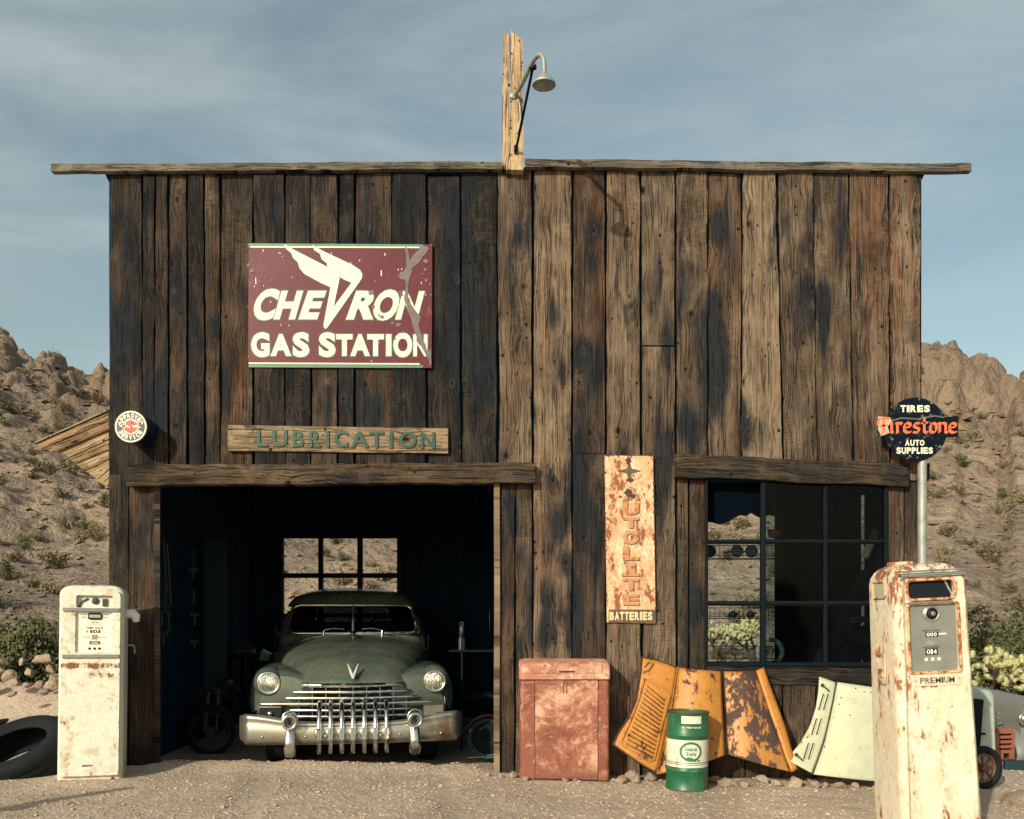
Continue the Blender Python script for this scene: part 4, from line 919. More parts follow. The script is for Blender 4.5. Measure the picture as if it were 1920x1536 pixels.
    for s_ in sgn: m.tube([(0, 1.33, hz_ + .015), (s_ * .035, 1.36, hz_ + .04), (s_ * .055, 1.42, hz_ + .05)], [.012, .010, .003], 8)
    bld(m, 'hood_ornament', M['chrome'], h, smooth_=60)
    # grille: prow-shaped bars
    def prow(hw, z, w0, back, r_, sag=.0, n=24):
        return [(hw * (2 * i / n - 1), w0 + back * (abs(2 * i / n - 1) ** 1.25), z + .004 * (1 - abs(2 * i / n - 1)) * sag) for i in range(n + 1)]
    m = MB(); m.grid(lambda u, v: ((2 * u - 1) * .62, .32 + .10 * abs(2 * u - 1), .46 + .36 * v), 10, 4); m.grid(lambda u, v: ((2 * u - 1) * .9, .50, .30 + .28 * v), 4, 2); bld(m, 'grille_shade_sheet', M['black'])  # black sheets stand in for the darkness behind the grille bars
    for hw, z, r_ in ((.475, .822, .016), (.545, .762, .0115), (.610, .706, .0115), (.835, .652, .0125), (.575, .592, .0115), (.640, .535, .0115)):
        m = MB(); m.tube(prow(hw, z, .235, .125 if hw < .8 else .135, r_), [r_ * (.6 if i in (0, 24) else 1) for i in range(25)], 10, flat=1.25); bld(m, 'grille_bar', M['chrome'], smooth_=50)
    m = MB(); m.grid(lambda u, v: ((2 * u - 1) * .30, .215 + .055 * abs(2 * u - 1) ** 1.2 + .05 * v, .824 + .020 * math.sin(math.pi * min(1, v * 1.1))), 24, 6); bld(m, 'grille_cap', M['chrome'], smooth_=180)
    m = MB()
    for i in range(-4, 5):
        x = i * .125; zt = .82 if abs(x) < .45 else .72; m.tube([(x, .275 + .125 * (abs(x) / .6) ** 1.2, .50), (x, .275 + .125 * (abs(x) / .6) ** 1.2, zt)], .0052, 6)
    bld(m, 'grille_upright', M['chrome_dull'], smooth_=50)
    for s_ in sgn:
        # headlight
        H = Matrix.Translation((s_ * .775, .435, .845)) @ Matrix.Rotation(R(90), 4, 'X')
        m = MB(); m.lathe([(.152, -.08), (.143, -.03), (.122, .022), (.106, .034)], 40, H, False); hl = bld(m, 'headlight', M['car_paint'], smooth_=60)
        m = MB(); m.torus(.098, .011, 40, 10, H @ Matrix.Translation((0, 0, .038))); bld(m, 'headlight_ring', M['chrome'], hl, smooth_=180)
        m = MB(); m.lathe([(.094, .034), (.083, .047), (.06, .058), (.035, .064), (.004, .067)], 40, H, True); bld(m, 'headlight_lens', M['lens'], hl, smooth_=60)
        # parking lamp panel
        m = MB(); x0, x1 = s_ * .66, s_ * .86
        m.box((s_ * .76, .425, .565), (.20, .02, .012)); 
        fr = [(s_ * .66, .372, .505), (s_ * .86, .408, .505), (s_ * .86, .408, .622), (s_ * .66, .372, .622)]; m = MB(); m.tube(fr, .007, 6, closed=True); pl = bld(m, 'parking_lamp', M['chrome_dull'], smooth_=60)
        m = MB(); m.grid(lambda u, v: (s_ * lerp(.665, .855, u), lerp(.368, .402, u), lerp(.51, .617, v)), 2, 2); bld(m, 'lamp_glass', M['black'] if s_ < 0 else M['dusty_lens'], pl)
    m = MB(); m.lathe([(.028, 0), (.03, .02), (.012, .035)], 12, Matrix.Translation((-.76, .385, .56)) @ Matrix.Rotation(R(90), 4, 'X')); bld(m, 'lamp_socket', M['chrome_dull'], smooth_=60)
    # bumper bar: pressed profile swept along a bow
    prof = [(.075, .305), (.035, .315), (.008, .335), (-.006, .375), (-.010, .42), (-.006, .465), (.002, .488), (-.006, .500), (-.004, .520), (.012, .532), (.05, .535)]
    def bow(t):
        u = 2 * t - 1; x = 1.02 * u; 
        yb = .005 + .10 * abs(u) ** 2.2 + (.16 * smooth(.90, 1.0, abs(u)) ** 2)
        return x, yb
    m = MB(); m.grid(lambda u, v: (lambda q, pr: (q[0], q[1] + pr[0], pr[1] if abs(2 * u - 1) < .93 else lerp(.43, pr[1], 1 - .25 * smooth(.93, 1, abs(2 * u - 1)))) if False else (q[0], q[1] + pr[0], lerp(.44, pr[1] + (pr[1] - .305) / .23 * lerp(-.02, .055, smooth(.35, .95, abs(2 * u - 1))), 1 - .22 * smooth(.93, 1, abs(2 * u - 1)))))(bow(u), prof[round(v * 10)]), 64, 10)
    bp = bld(m, 'front_bumper', M['bumper'], smooth_=50)
    m = MB()
    for x in (-.80, .80, -.245, .42, -.42, .245): 
        q = bow((x / 1.02 + 1) / 2); m.lathe([(.012, 0), (.010, .006), (.003, .010)], 10, Matrix.Translation((x, q[1] - .012, .39)) @ Matrix.Rotation(R(90), 4, 'X'))
    bld(m, 'bumper_bolt', M['chrome_dull'], bp, smooth_=50)
    for i in range(7):
        x = (i - 3) * .1; m = MB()
        m.tube([(x * .99, .245, .672), (x, .19, .684), (x, .11, .665), (x, .035, .60), (x, -.005, .53), (x, -.020, .46)], [.016, .018, .020, .021, .022, .023], 12)
        for zz0, zz1, wd, d0, d1 in ((.46, .36, .022, -.022, -.040), (.36, .235, .020, -.040, -.030)):
            m.add([(x - wd, .03, zz0), (x + wd, .03, zz0), (x + wd, d0, zz0), (x, d0 - .022, zz0), (x - wd, d0, zz0), (x - wd * .9, .03, zz1), (x + wd * .9, .03, zz1), (x + wd * .9, d1, zz1), (x, d1 - .02, zz1), (x - wd * .9, d1, zz1)],
                  [(0, 1, 6, 5), (1, 2, 7, 6), (2, 3, 8, 7), (3, 4, 9, 8), (4, 0, 5, 9), (0, 4, 3, 2, 1), (5, 6, 7, 8, 9)])
        bld(m, 'bumper_tooth', M['chrome'], smooth_=35)
        m = MB(); m.lathe([(.05, 0), (.046, .012), (.03, .02)], 20, Matrix.Translation((x, .0, .42)) @ Matrix.Rotation(R(90), 4, 'X')); bld(m, 'tooth_boss', M['bumper'], smooth_=60)
    for s_ in sgn:
        m = MB(); m.tube([(s_ * .555, -.01, .47), (s_ * .555, -.03, .42), (s_ * .555, -.045, .36), (s_ * .555, -.045, .28), (s_ * .555, -.01, .225)], [.036, .044, .048, .056, .048], 14, flat=.6, up=Vector((0, 1, 0))); g_ = bld(m, 'bumper_guard', M['chrome'], smooth_=60)
        F = Matrix.Translation((s_ * .555, -.085, .53)) @ Matrix.Rotation(R(90), 4, 'X')
        m = MB(); m.torus(.056, .014, 36, 10, F); m.torus(.066, .007, 36, 8, F @ Matrix.Translation((0, .025, -.05))); m.lathe([(.070, -.10), (.066, -.02), (.060, .0)], 30, F, False); fl_ = bld(m, 'fog_lamp', M['chrome'], g_, smooth_=60)
        m = MB(); m.lathe([(.055, 0), (.04, -.02), (.028, -.02), (.026, -.03)], 24, F, False); m.lathe([(.026, -.026), (.001, -.026)], 20, F, False); bld(m, 'lamp_socket', M['scrap_dark'], g_, smooth_=40)
        m = MB(); m.box((s_ * .555, -.060, .53), (.026, .012, .05)); bld(m, 'lamp_hole', M['black'], g_)
    m = MB(); m.box((.83, .115, .548), (.20, .03, .018)); m.box((.80, .10, .556), (.07, .03, .04)); bld(m, 'loose_bracket', M['dark_rust'], bp)
    # cab
    def plan(z):
        hw = interp([(.90, .84), (1.20, .83), (1.27, .815), (1.45, .775), (1.60, .725), (1.68, .66), (1.735, .53), (1.775, .33), (1.79, .10)], z); wf = interp([(.90, 1.80), (1.20, 1.84), (1.27, 1.87), (1.58, 2.13), (1.64, 2.19), (1.70, 2.27), (1.75, 2.40), (1.79, 2.7)], z)
        wb = interp([(.9, 3.3), (1.3, 3.3), (1.6, 3.22), (1.7, 3.12), (1.76, 2.98), (1.79, 2.8)], z); return hw, wf, wb
    NP = 64; ex = 5.0
    def ring(z):
        hw, wf, wb = plan(z); out = []; cy, hy = (wf + wb) / 2, (wb - wf) / 2
        for k in range(NP):
            a = 2 * math.pi * (k + .5) / NP; c, s2 = math.cos(a), math.sin(a); q = (abs(c) ** ex + abs(s2) ** ex) ** (-1 / ex); out.append(Vector((hw * c * q, cy + hy * s2 * q - .05 * max(0, -s2 * q) * (1 - min(1, (c * q) ** 2)), z)))
        return out
    zl = [.90, 1.05, 1.20, 1.27, 1.285, 1.34, 1.40, 1.46, 1.52, 1.57, 1.60, 1.64, 1.68, 1.71, 1.735, 1.755, 1.775, 1.786]; m = MB()
    for z in zl: m.v += ring(z)
    for j in range(len(zl) - 1):
        for k in range(NP):
            k2 = (k + 1) % NP; mid = (m.v[j * NP + k] + m.v[j * NP + k2] + m.v[(j + 1) * NP + k] + m.v[(j + 1) * NP + k2]) / 4; front = mid.y < 2.35 and abs(mid.x) < .70 and k >= NP // 2; back = mid.y > 3.1 and abs(mid.x) < .42
            side = abs(mid.x) > .66 and 2.25 < mid.y < 3.0
            if 1.285 < mid.z < 1.575 and front: continue
            if 1.33 < mid.z < 1.56 and (back or side): continue
            m.f.append((j * NP + k, j * NP + k2, (j + 1) * NP + k2, (j + 1) * NP + k))
    m.f.append(tuple((len(zl) - 1) * NP + k for k in range(NP))); bld(m, 'cab', M['car_paint'], smooth_=50, solid=.012)
    # windscreen
    def wsp(u, v, o=0):
        z = lerp(1.275, 1.585, v); hw, wf, wb = plan(z); x = u * lerp(.715, .655, v); return Vector((x, wf - .012 - o - .05 * (1 - (x / hw) ** 2) + .085 * abs(x / hw) ** 5, z))
    out = []
    for (u0, v0, a0) in ((.86, .80, 0), (-.86, .80, 90), (-.86, .22, 180), (.86, .22, 270)):
        for k in range(6):
            a = R(a0 + 18 * k); out.append(wsp(u0 + .14 * math.cos(a), v0 + (.20 if v0 > .5 else .22) * math.sin(a), .008))
        nxt = {0: [(.5, 1), (0, 1), (-.5, 1)], 90: [(-1, .5)], 180: [(-.5, 0), (0, 0), (.5, 0)], 270: [(1, .5)]}[a0]
        out += [wsp(a, b_, .008) for a, b_ in nxt]
    m = MB(); m.tube(out, .016, 8, closed=True); ws_ = bld(m, 'windscreen', M['chrome_dull'], smooth_=60)
    m = MB(); m.tube([wsp(0, 0, .01), wsp(0, .5, .01), wsp(0, 1, .01)], .013, 8); bld(m, 'windscreen_divider', M['car_paint'], ws_, smooth_=60)
    for s_ in sgn:
        m = MB(); m.grid(lambda u, v: wsp(s_ * lerp(.01, .995, u), v), 14, 8); bld(m, 'windscreen_glass', M['dim_glass'], ws_, smooth_=180)
    # seal / opening corners
    m = MB()
    for s_ in sgn:
        for v0, v1, z_ in ((0, .2, 0), (1, .8, 1)):
            pts = [wsp(s_ * 1.02, v0), wsp(s_ * .80, v0)] + [wsp(s_ * (.86 + .14 * math.sin(R(q))), v0 + (v1 - v0) * (1 - math.cos(R(q)))) for q in (0, 30, 60, 90)] + [wsp(s_ * 1.02, v1)]
            m.add(pts, [tuple(range(len(pts)))])
    bld(m, 'windscreen_corner', M['car_paint'], ws_)
    for s_ in sgn:
        m = MB(); a = wsp(s_ * .44, -.03, .02); m.lathe([(.014, -.01), (.011, .03), (.006, .045)], 10, Matrix.Translation(a)); p1 = a + Vector((0, -.012, .045)); m.tube([p1, p1 + Vector((-s_ * .10 if s_ < 0 else -.12, -.005, .02)), p1 + Vector((.22 if s_ < 0 else -.22, .0, .012))], .0032, 6)
        bld(m, 'wiper', M['chrome'], smooth_=60)
    m = MB(); m.add([(-.46, 3.18, 1.31), (.46, 3.18, 1.31), (.44, 3.12, 1.58), (-.44, 3.12, 1.58)], [(0, 1, 2, 3)]); bld(m, 'rear_glass', M['dusty_glass'])
    # inside: seat back, steering wheel
    m = MB(); m.box((0, 2.95, 1.18), (1.35, .14, .42)); m.box((0, 2.6, .95), (1.35, .6, .15)); bld(m, 'seat', M['seat'], bevel=.04)
    m = MB(); m.torus(.20, .012, 32, 8, Matrix.Translation((.34, 2.32, 1.28)) @ Matrix.Rotation(R(-58), 4, 'X')); m.tube([(.34, 2.32, 1.28), (.34, 2.0, 1.1)], .02); bld(m, 'steering_wheel', M['black'], smooth_=60)
    for s_ in sgn:   # far seat-lights of the cab
        m = MB(); m.add([(s_ * .84, 2.0, .95), (s_ * .84, 3.2, .95), (s_ * .84, 3.2, 1.25), (s_ * .84, 2.0, 1.25)], [(0, 1, 2, 3)]); bld(m, 'door', M['car_paint'])
    m = MB(); m.span((-.72, 3.4, .55), (.72, 5.0, .60)); m.span((-.78, 3.4, .55), (-.72, 5.0, .98)); m.span((.72, 3.4, .55), (.78, 5.0, .98)); m.span((-.72, 3.38, .55), (.72, 3.42, .98)); m.v = [Vector((p.x, min(p.y, 3.9), p.z)) for p in m.v]; bld(m, 'cargo_bed', M['car_paint'], bevel=.01)
    for s_ in sgn:
        for w_ in (1.0, 3.3):
            Wm = Matrix.Translation((s_ * .74, w_, .36)) @ Matrix.Rotation(R(90), 4, 'Y')
            m = MB(); m.lathe([(.20, -.08), (.26, -.095), (.32, -.09), (.355, -.07), (.362, -.03), (.362, .03), (.355, .07), (.32, .09), (.26, .095), (.20, .08)], 40, Wm, False); t_ = bld(m, 'tyre', M['rubber'], smooth_=50)
            m = MB(); m.lathe([(.205, -.075), (.12, -.05), (.06, -.06), (.02, -.07)], 32, Wm); m.lathe([(.205, .075), (.12, .05), (.06, .06), (.02, .07)], 32, Wm); bld(m, 'rim', M['car_paint'], t_, smooth_=50)
    m = MB(); m.span((-.65, .45, .28), (.65, 1.9, .45)); m.span((-.45, .2, .30), (-.35, 3.8, .42)); m.span((.35, .2, .30), (.45, 3.8, .42)); m.tube([(-.7, 1.0, .36), (.7, 1.0, .36)], .035); bld(m, 'chassis', M['black'])
    T.rotation_euler = (0, 0, ang)
M['bumper'] = None
k = NT('weathered_bumper_plating'); o = k.obj(); a = k.noise(o, 4, 6, .65); b = k.noise(o, 40, 4, .6)
sx = k.sep(o)[0]
col = k.mix(k.step(a, .4, .62), (.50, .49, .43), (.36, .34, .29)); col = k.mix(k.mul(k.step(k.add(a, k.mul(sx, .10)), .58, .72), .8), col, (.26, .13, .07))
k.bump(b, .0006, .35); M['bumper'] = k.fin(col, k.math('MULTIPLY_ADD', a, .35, .18), .85, .5)
M['dusty_lens'] = plain('dusty_glass', (.20, .19, .15), .45); M['seat'] = plain('worn_seat_cloth', (.06, .065, .065), .9)
pickup()
# ------------------------------------------------------------------ petrol pumps
M['pump_white'] = paint_mat('chipped_cream_pump_paint', (.70, .69, .57), (.13, .065, .03), .36, 7, base2=(.66, .66, .56), rough=.42, streak=.6, edge=(.50, .33, .15), grime=.3, wear=.08, zr=((.15, 0, .08), (1.42, 1.52, .06)))
M['pump_white2'] = paint_mat('chipped_cream_pump_panel', (.70, .695, .585), (.12, .055, .025), .42, 9, base2=(.62, .65, .58), rough=.42, streak=.9, worn=(.58, .49, .34), worn_amt=.34, edge=(.46, .29, .14), grime=.4, wear=.09, zr=((.12, 0, .07),), band=((.88, .035, .13), (.80, .03, .06)))
M['pump_rust'] = paint_mat('rust_stained_pump_paint', (.68, .655, .55), (.14, .055, .030), .50, 12, base2=(.67, .58, .44), rough=.5, streak=.4, worn=(.58, .45, .30), worn_amt=.22, edge=(.50, .31, .17), grime=.45, wear=.15, zr=((1.40, 1.80, .085), (.25, 0, .05)), band=((.98, .10, .045),))
M['pump_rust_top'] = paint_mat('rusted_pump_top', (.66, .52, .36), (.22, .07, .035), .80, 8, base2=(.60, .36, .22), rough=.55, edge=(.50, .24, .12))
M['rust_trim'] = paint_mat('rusted_trim', (.62, .42, .24), (.16, .05, .022), .72, 16, edge=(.40, .16, .06))
M['dial_grey'] = plain('dull_grey_dial', (.235, .245, .225), .35, .2, .5, .2, 9); M['dial_cream'] = plain('cream_dial', (.80, .79, .66), .5, 0, .4, .08, 12)
M['ink'] = plain('dark_ink', (.05, .05, .05), .6); M['old_red_ink'] = plain('faded_red_ink', (.60, .22, .13), .6); M['frosted'] = plain('frosted_glass', (.42, .43, .36), .35, 0, .5, .1, 6)
M['counter_white'] = plain('counter_wheel_white', (.75, .75, .68), .5)
def pump_body(m, z0, z1, hw, hd, rr, dome, taper=0., n=8):
    """rounded-rectangle column with a domed top"""
    lv = [(z0, 0)] + [(lerp(z0, z1, t), 0) for t in (.04, .25, .5, .75, 1)] + [(z1 + dome * math.sin(R(a)), 1 - math.cos(R(a))) for a in (20, 40, 58, 72, 82, 88)]
    rings = []
    for z, ins in lv:
        f = 1 + taper * (1 - min(1, (z - z0) / (z1 - z0))); sh = 1 - ins * .62; 
        pts = rrect(-hw * f * (1 - ins * .45), -hd * f * (1 - ins * .6), hw * f * (1 - ins * .45), hd * f * (1 - ins * .6), max(.01, rr * (1 - ins * .3)), n); b = len(m.v); rings.append((b, len(pts))); m.v += [Vector((x, y, z)) for x, y in pts]
    for (a, c), (b, _) in zip(rings, rings[1:]):
        for i in range(c): j = (i + 1) % c; m.f.append((a + i, a + j, b + j, b + i))
    m.f.append(tuple(range(rings[-1][0], rings[-1][0] + rings[-1][1]))); m.f.append(tuple(range(rings[0][0] + rings[0][1] - 1, rings[0][0] - 1, -1)))
M['tool_grey'] = plain('dirty_register_metal', (.05, .055, .055), .5)
def cream_pump():
    d = 7.30; y = d - 8; x = (174 - CX) * (d + .2) / FPX; gz_ = CAM_Z - (1456 - CY) * d / FPX; s_ = FPX / d
    T = thing('petrol_pump', 'cream rust-flecked petrol pump with dial reading THIS SALE by the left doorpost', 'petrol pump', (x, y + .2, gz_))
    off = Vector((x, y + .2, gz_))
    def bld(m, name, mat, parent=T, **kw): m.v = [p + off for p in m.v]; return m.build(name, mat, parent, **kw)
    zz = lambda py: (1456 - py) / s_; xx = lambda px: (px - 171) / s_
    m = MB(); pump_body(m, -.05, 1.45, .252, .17, .045, .075); bld(m, 'body', M['pump_white'], smooth_=40)
    hw = .225; out = [(-hw, .0), (hw, .0), (hw, zz(1119))] + [(hw - .10 * (1 - math.cos(R(a))), zz(1119) + .065 * math.sin(R(a))) for a in (20, 40, 60, 80)] + [(-hw + .10 * (1 - math.cos(R(a))), zz(1119) + .065 * math.sin(R(a))) for a in (80, 60, 40, 20)] + [(-hw, zz(1119))]
    w_ = rrect(xx(144), zz(1140), xx(210), zz(1117), .014); dl = rrect(xx(143), zz(1224), xx(209), zz(1148), .012); slot = rrect(xx(158), zz(1438.5), xx(177), zz(1435), .006)
    m = MB(); m.prism([p for p in out if True], [w_, dl, slot], -.205, -.165); bld(m, 'front_panel', M['pump_white2'], bevel=.010, seg=3, smooth_=35)
    m = MB(); m.span((xx(140), -.168, zz(1144)), (xx(213), -.1655, zz(1114))); m.span((xx(156), -.169, zz(1440)), (xx(179), -.1655, zz(1433))); bld(m, 'opening_shade_sheet', M['black'])  # black sheets stand in for the dark inside of the pump
    m = MB(); m.lathe([(.028, 0), (.028, .01), (.012, .016)], 20, Matrix.Translation((xx(177), -.17, zz(1127))) @ Matrix.Rotation(R(90), 4, 'X')); m.box((xx(195), -.175, zz(1130)), (.04, .012, .06)); m.tube([(xx(148), -.175, zz(1140)), (xx(152), -.175, zz(1129)), (xx(164), -.175, zz(1123))], .008); bld(m, 'register_works', M['tool_grey'], smooth_=50)
    m = MB(); m.span((xx(140), -.186, zz(1226)), (xx(212), -.1655, zz(1146))); dp = bld(m, 'dial_plate', M['dial_cream'])
    y0 = -.1865
    m = MB(); m.prism(rrect(xx(164.5), zz(1162.5), xx(190), zz(1149.5), .018), (), y0 - .010, y0); bld(m, 'dial_lens', M['black'], dp, bevel=.003)
    m = MB(); m.prism(rrect(xx(166.5), zz(1159), xx(188), zz(1153), .010), (), y0 - .0125, y0 - .0102); bld(m, 'lens_glint', M['chrome_dull'], dp)
    t = MB(); put_text(t, 'THIS SALE', xx(177), zz(1180), 4.0 / s_, 31 / s_, y0, .001, .01)
    put_text(t, '$', xx(163.5), zz(1187), 4.6 / s_, 3 / s_, y0, .001, .01); 
    for a, py in ((-1, 1154), (1, 1154)): 
        put_text(t, 'SALE' if a < 0 else 'PRICE', xx(177 + a * 20.5), zz(py), 2.0 / s_, 10 / s_, y0, .001, .02); put_text(t, 'GALS' if a > 0 else 'CASH', xx(177 + a * 20.5), zz(py + 5), 2.0 / s_, 8 / s_, y0, .001, .02)
    put_text(t, 'GALLONS', xx(177), zz(1204), 1.8 / s_, 18 / s_, y0, .001, .02); put_text(t, 'COMPUTING', xx(177), zz(1168), 1.6 / s_, 14 / s_, y0, .001, .02); bld(t, 'dial_lettering', M['ink'], dp)
    t = MB(); put_text(t, 'CALCULATOR', xx(177), zz(1171.5), 1.6 / s_, 24 / s_, y0, .001, .03); put_text(t, 'PRICE PER GALLON', xx(177), zz(1196.6), 2.0 / s_, 40 / s_, y0, .001, .03); t.span((xx(172), y0 - .0025, zz(1197)), (xx(182), y0 - .0012, zz(1191.5))); bld(t, 'red_lettering', M['old_red_ink'], dp)
    m = MB()
    for x0, x1, py0, py1 in ((169, 187, 1187.5, 1182), (168, 187, 1209, 1204), (172, 182, 1192.5, 1191), (172, 182, 1199.5, 1198)): m.span((xx(x0), y0 - .002, zz(py0)), (xx(x1), y0, zz(py1)))
    for i in range(3): m.span((xx(166 + i * 9), y0 - .002, zz(1219)), (xx(170.5 + i * 9), y0, zz(1215)))
    bld(m, 'counter_window', M['black'], dp)
    t = MB(); put_text(t, '243', xx(178), zz(1186.8), 4.0 / s_, 13 / s_, y0 - .002, .001, .02); put_text(t, '000', xx(177.5), zz(1208.4), 3.8 / s_, 14 / s_, y0 - .002, .001, .02); bld(t, 'counter_digits', M['counter_white'], dp)
    for py0, py1 in ((1147, 1140.5), (1234.5, 1228)):
        m = MB(); m.prism([(xx(121), zz(py0)), (xx(222), zz(py0)), (xx(222), zz(py1)), (xx(121), zz(py1))], (), -.219, -.20)
        for q in (.25, .75): m.tube([(xx(121), -.219, lerp(zz(py0), zz(py1), q)), (xx(222), -.219, lerp(zz(py0), zz(py1), q))], .0055, 8)
        bld(m, 'trim_band', M['chrome_dull'], smooth_=40)
    m = MB(); m.tube([(.25, .0, zz(1150)), (.30, .0, zz(1150)), (.325, .0, zz(1156)), (.33, .0, zz(1166))], [.03, .034, .034, .022], 14, flat=1.2); bld(m, 'nozzle_boot', M['white'], smooth_=60)
    m = MB(); m.tube([(.26, .02, zz(1212)), (.31, .02, zz(1212)), (.318, .02, zz(1218)), (.318, .02, zz(1228))], .008, 8); bld(m, 'hook', M['galv'], smooth_=60)
    T.rotation_euler = (R(-.6), R(.6), R(17)); T.scale = (.96, 1, 1)
cream_pump()
M['worn_ink'] = paint_mat('worn_black_lettering', (.05, .05, .045), (.30, .20, .12), .25, 50, edge=(.15, .1, .07)); M['plate'] = plain('cream_name_plate', (.62, .56, .42), .5); M['patch'] = plain('bare_primer_patch', (.66, .60, .44), .6, 0, .3, .2, 30)
def premium_pump():
    d = 6.0; y = d - 8; s_ = FPX / d; cx = 1770; x = (cx - CX) * d / FPX; hd = .245; g0 = gz(x, y + hd) - .0
    T = thing('petrol_pump', 'tall rust-stained petrol pump with grey dial and PREMIUM plate in front of the window', 'petrol pump', (x, y + hd, g0))
    off = Vector((x, y + hd, g0)); lean = R(-2.7)
    def bld(m, name, mat, parent=T, **kw): m.v = [p + off for p in m.v]; return m.build(name, mat, parent, **kw)
    zz = lambda py: CAM_Z - (py - CY) * (d + .0) / FPX - g0
    xx = lambda px, py: (px - cx) / s_ - zz(py) * math.sin(lean) * 1.0      # undo the lean
    m = MB(); pump_body(m, -.1, zz(1090), .245, hd, .075, .125, .10); bld(m, 'body', M['pump_rust'], smooth_=40)
    hw0, hw1 = .228, .196; zt = zz(1081)
    out = [(-hw0, .02), (hw0, .02), (hw1, zt - .02), (hw1 - .02, zt), (-hw1 + .02, zt), (-hw1, zt - .02)]
    c_ = lambda px0, px1, py0, py1, r_: rrect(xx(px0, (py0 + py1) / 2), zz(py1), xx(px1, (py0 + py1) / 2), zz(py0), r_)
    win = c_(1699, 1784, 1088, 1121, .03); dial = c_(1703, 1792, 1133, 1257, .02)
    yf = -hd - .030
    m = MB(); m.prism(out, [win, dial], yf, -hd + .004); bld(m, 'front_panel', M['pump_rust'], bevel=.012, seg=3, smooth_=35)
    m = MB(); m.prism(c_(1695, 1788, 1085, 1124, .03), (), -hd - .0045, -hd - .001); bld(m, 'opening_shade_sheet', M['black'])  # black sheet painting the darkness behind the upper window
    m = MB(); m.box((xx(1777, 1100), -hd - .008, zz(1103)), (.012, .004, .11), Matrix.Rotation(R(-25), 3, 'Y')); bld(m, 'broken_glass', M['galv'])
    for a, r_, w_ in ((c_(1697, 1786, 1086, 1123, .032), .010, 0), (c_(1700, 1795, 1130, 1260, .022), .010, 0)):
        m = MB(); m.tube([(p[0], yf - .003, p[1]) for p in a], r_, 8, closed=True); bld(m, 'opening_trim', M['rust_trim'], smooth_=60)
    m = MB(); m.prism(c_(1701, 1794, 1131, 1259, .02), (), -hd - .012, -hd - .001); dp = bld(m, 'dial_plate', M['dial_grey'])
    y0 = -hd - .0125; ux = lambda px, py: xx(px, py)
    m = MB(); H = Matrix.Translation((ux(1745, 1150), y0, zz(1150))) @ Matrix.Rotation(R(90), 4, 'X'); m.torus(.050, .006, 36, 8, H); m.torus(.042, .005, 30, 8, H @ Matrix.Translation((0, 0, .006))); bld(m, 'dial_lens_ring', M['chrome_dull'], dp, smooth_=180)
    m = MB(); m.lathe([(.040, 0), (.034, .014), (.018, .022), (.002, .024)], 28, H); bld(m, 'dial_lens', M['black'], dp, smooth_=60)
    m = MB(); m.lathe([(.016, .020), (.014, .026), (.003, .028)], 20, H); bld(m, 'lens_hub', M['chrome_dull'], dp, smooth_=60)
    t = MB(); put_text(t, 'AMOUNT OF SALE', ux(1744, 1183), zz(1183), 3.2 / s_, 32 / s_, y0, .001, .01); put_text(t, 'GALLONS DELIVERED', ux(1744, 1214), zz(1214), 3.2 / s_, 32 / s_, y0, .001, .01); bld(t, 'dial_lettering', M['ink'], dp)
    m = MB()
    for x0, x1, py0, py1 in ((1734, 1757, 1193.5, 1184.5), (1734, 1757, 1227, 1215)): m.span((ux(x0, py0), y0 - .002, zz(py0)), (ux(x1, py0), y0, zz(py1)))
    bld(m, 'counter_window', M['black'], dp)
    t = MB(); put_text(t, '000', ux(1745, 1190), zz(1192.5), 7 / s_, 19 / s_, y0 - .002, .001, .02); put_text(t, '014', ux(1745, 1220), zz(1225.5), 9 / s_, 19 / s_, y0 - .002, .001, .02)
    for i in range(3): t.span((ux(1732 + i * 12, 1236), y0 - .002, zz(1238)), (ux(1738 + i * 12, 1236), y0, zz(1232)))
    t.span((ux(1759, 1190), y0 - .002, zz(1190)), (ux(1773, 1190), y0, zz(1187))); bld(t, 'counter_digits', M['counter_white'], dp)
    m = MB(); m.prism([(ux(1744, 1204) + 8 / s_ * math.cos(a * .4), zz(1204) + 4.5 / s_ * math.sin(a * .4)) for a in range(16)], (), y0 - .0015, y0); bld(m, 'maker_badge', M['galv'], dp)
    m = MB(); m.prism(c_(1710, 1798, 1262.5, 1284, .004), (), yf - .006, yf - .0005); pl = bld(m, 'name_plate', M['plate'])
    t = MB(); put_text(t, 'PREMIUM', ux(1753, 1278), zz(1279.5), 10.5 / s_, 64 / s_, yf - .006, .0012, .012); bld(t, 'name_lettering', M['worn_ink'], pl)
    m = MB()
    for px, py in ((1714, 1274), (1793, 1272), (1735, 1325), (1780, 1324)): m.lathe([(.004, 0), (.003, .004)], 8, Matrix.Translation((ux(px, py), yf - .0065, zz(py))) @ Matrix.Rotation(R(90), 4, 'X'))
    bld(m, 'rivet', M['dark_rust'])
    m = MB(); m.prism(c_(1733, 1782, 1288, 1327, .003), (), yf - .002, yf - .0003); bld(m, 'bare_patch', M['patch'])
    for py, r_ in ((1076, .013), (1128, .008)):
        a, b_ = (1682, 1803) if py == 1076 else (1696, 1779)
        m = MB(); m.tube([(ux(a, py), yf - .012, zz(py) - .004), (ux((a + b_) / 2, py), yf - .016, zz(py)), (ux(b_, py), yf - .012, zz(py) - .002)], r_, 10); bld(m, 'trim_strip', M['chrome'], smooth_=60)
    m = MB(); m.tube([(ux(1681, 1070), yf - .012, zz(1070)), (ux(1802, 1070), yf - .012, zz(1069))], .006, 8); bld(m, 'trim_strip', M['chrome_dull'], smooth_=60)
    m = MB(); zt2 = zz(1090) + .12; m.lathe([(.083, -.03), (.085, .0), (.086, .022), (.078, .028), (.02, .030)], 32, Matrix.Translation((-.075, .05, zt2))); bld(m, 'filler_cap', M['pump_rust_top'], smooth_=40)
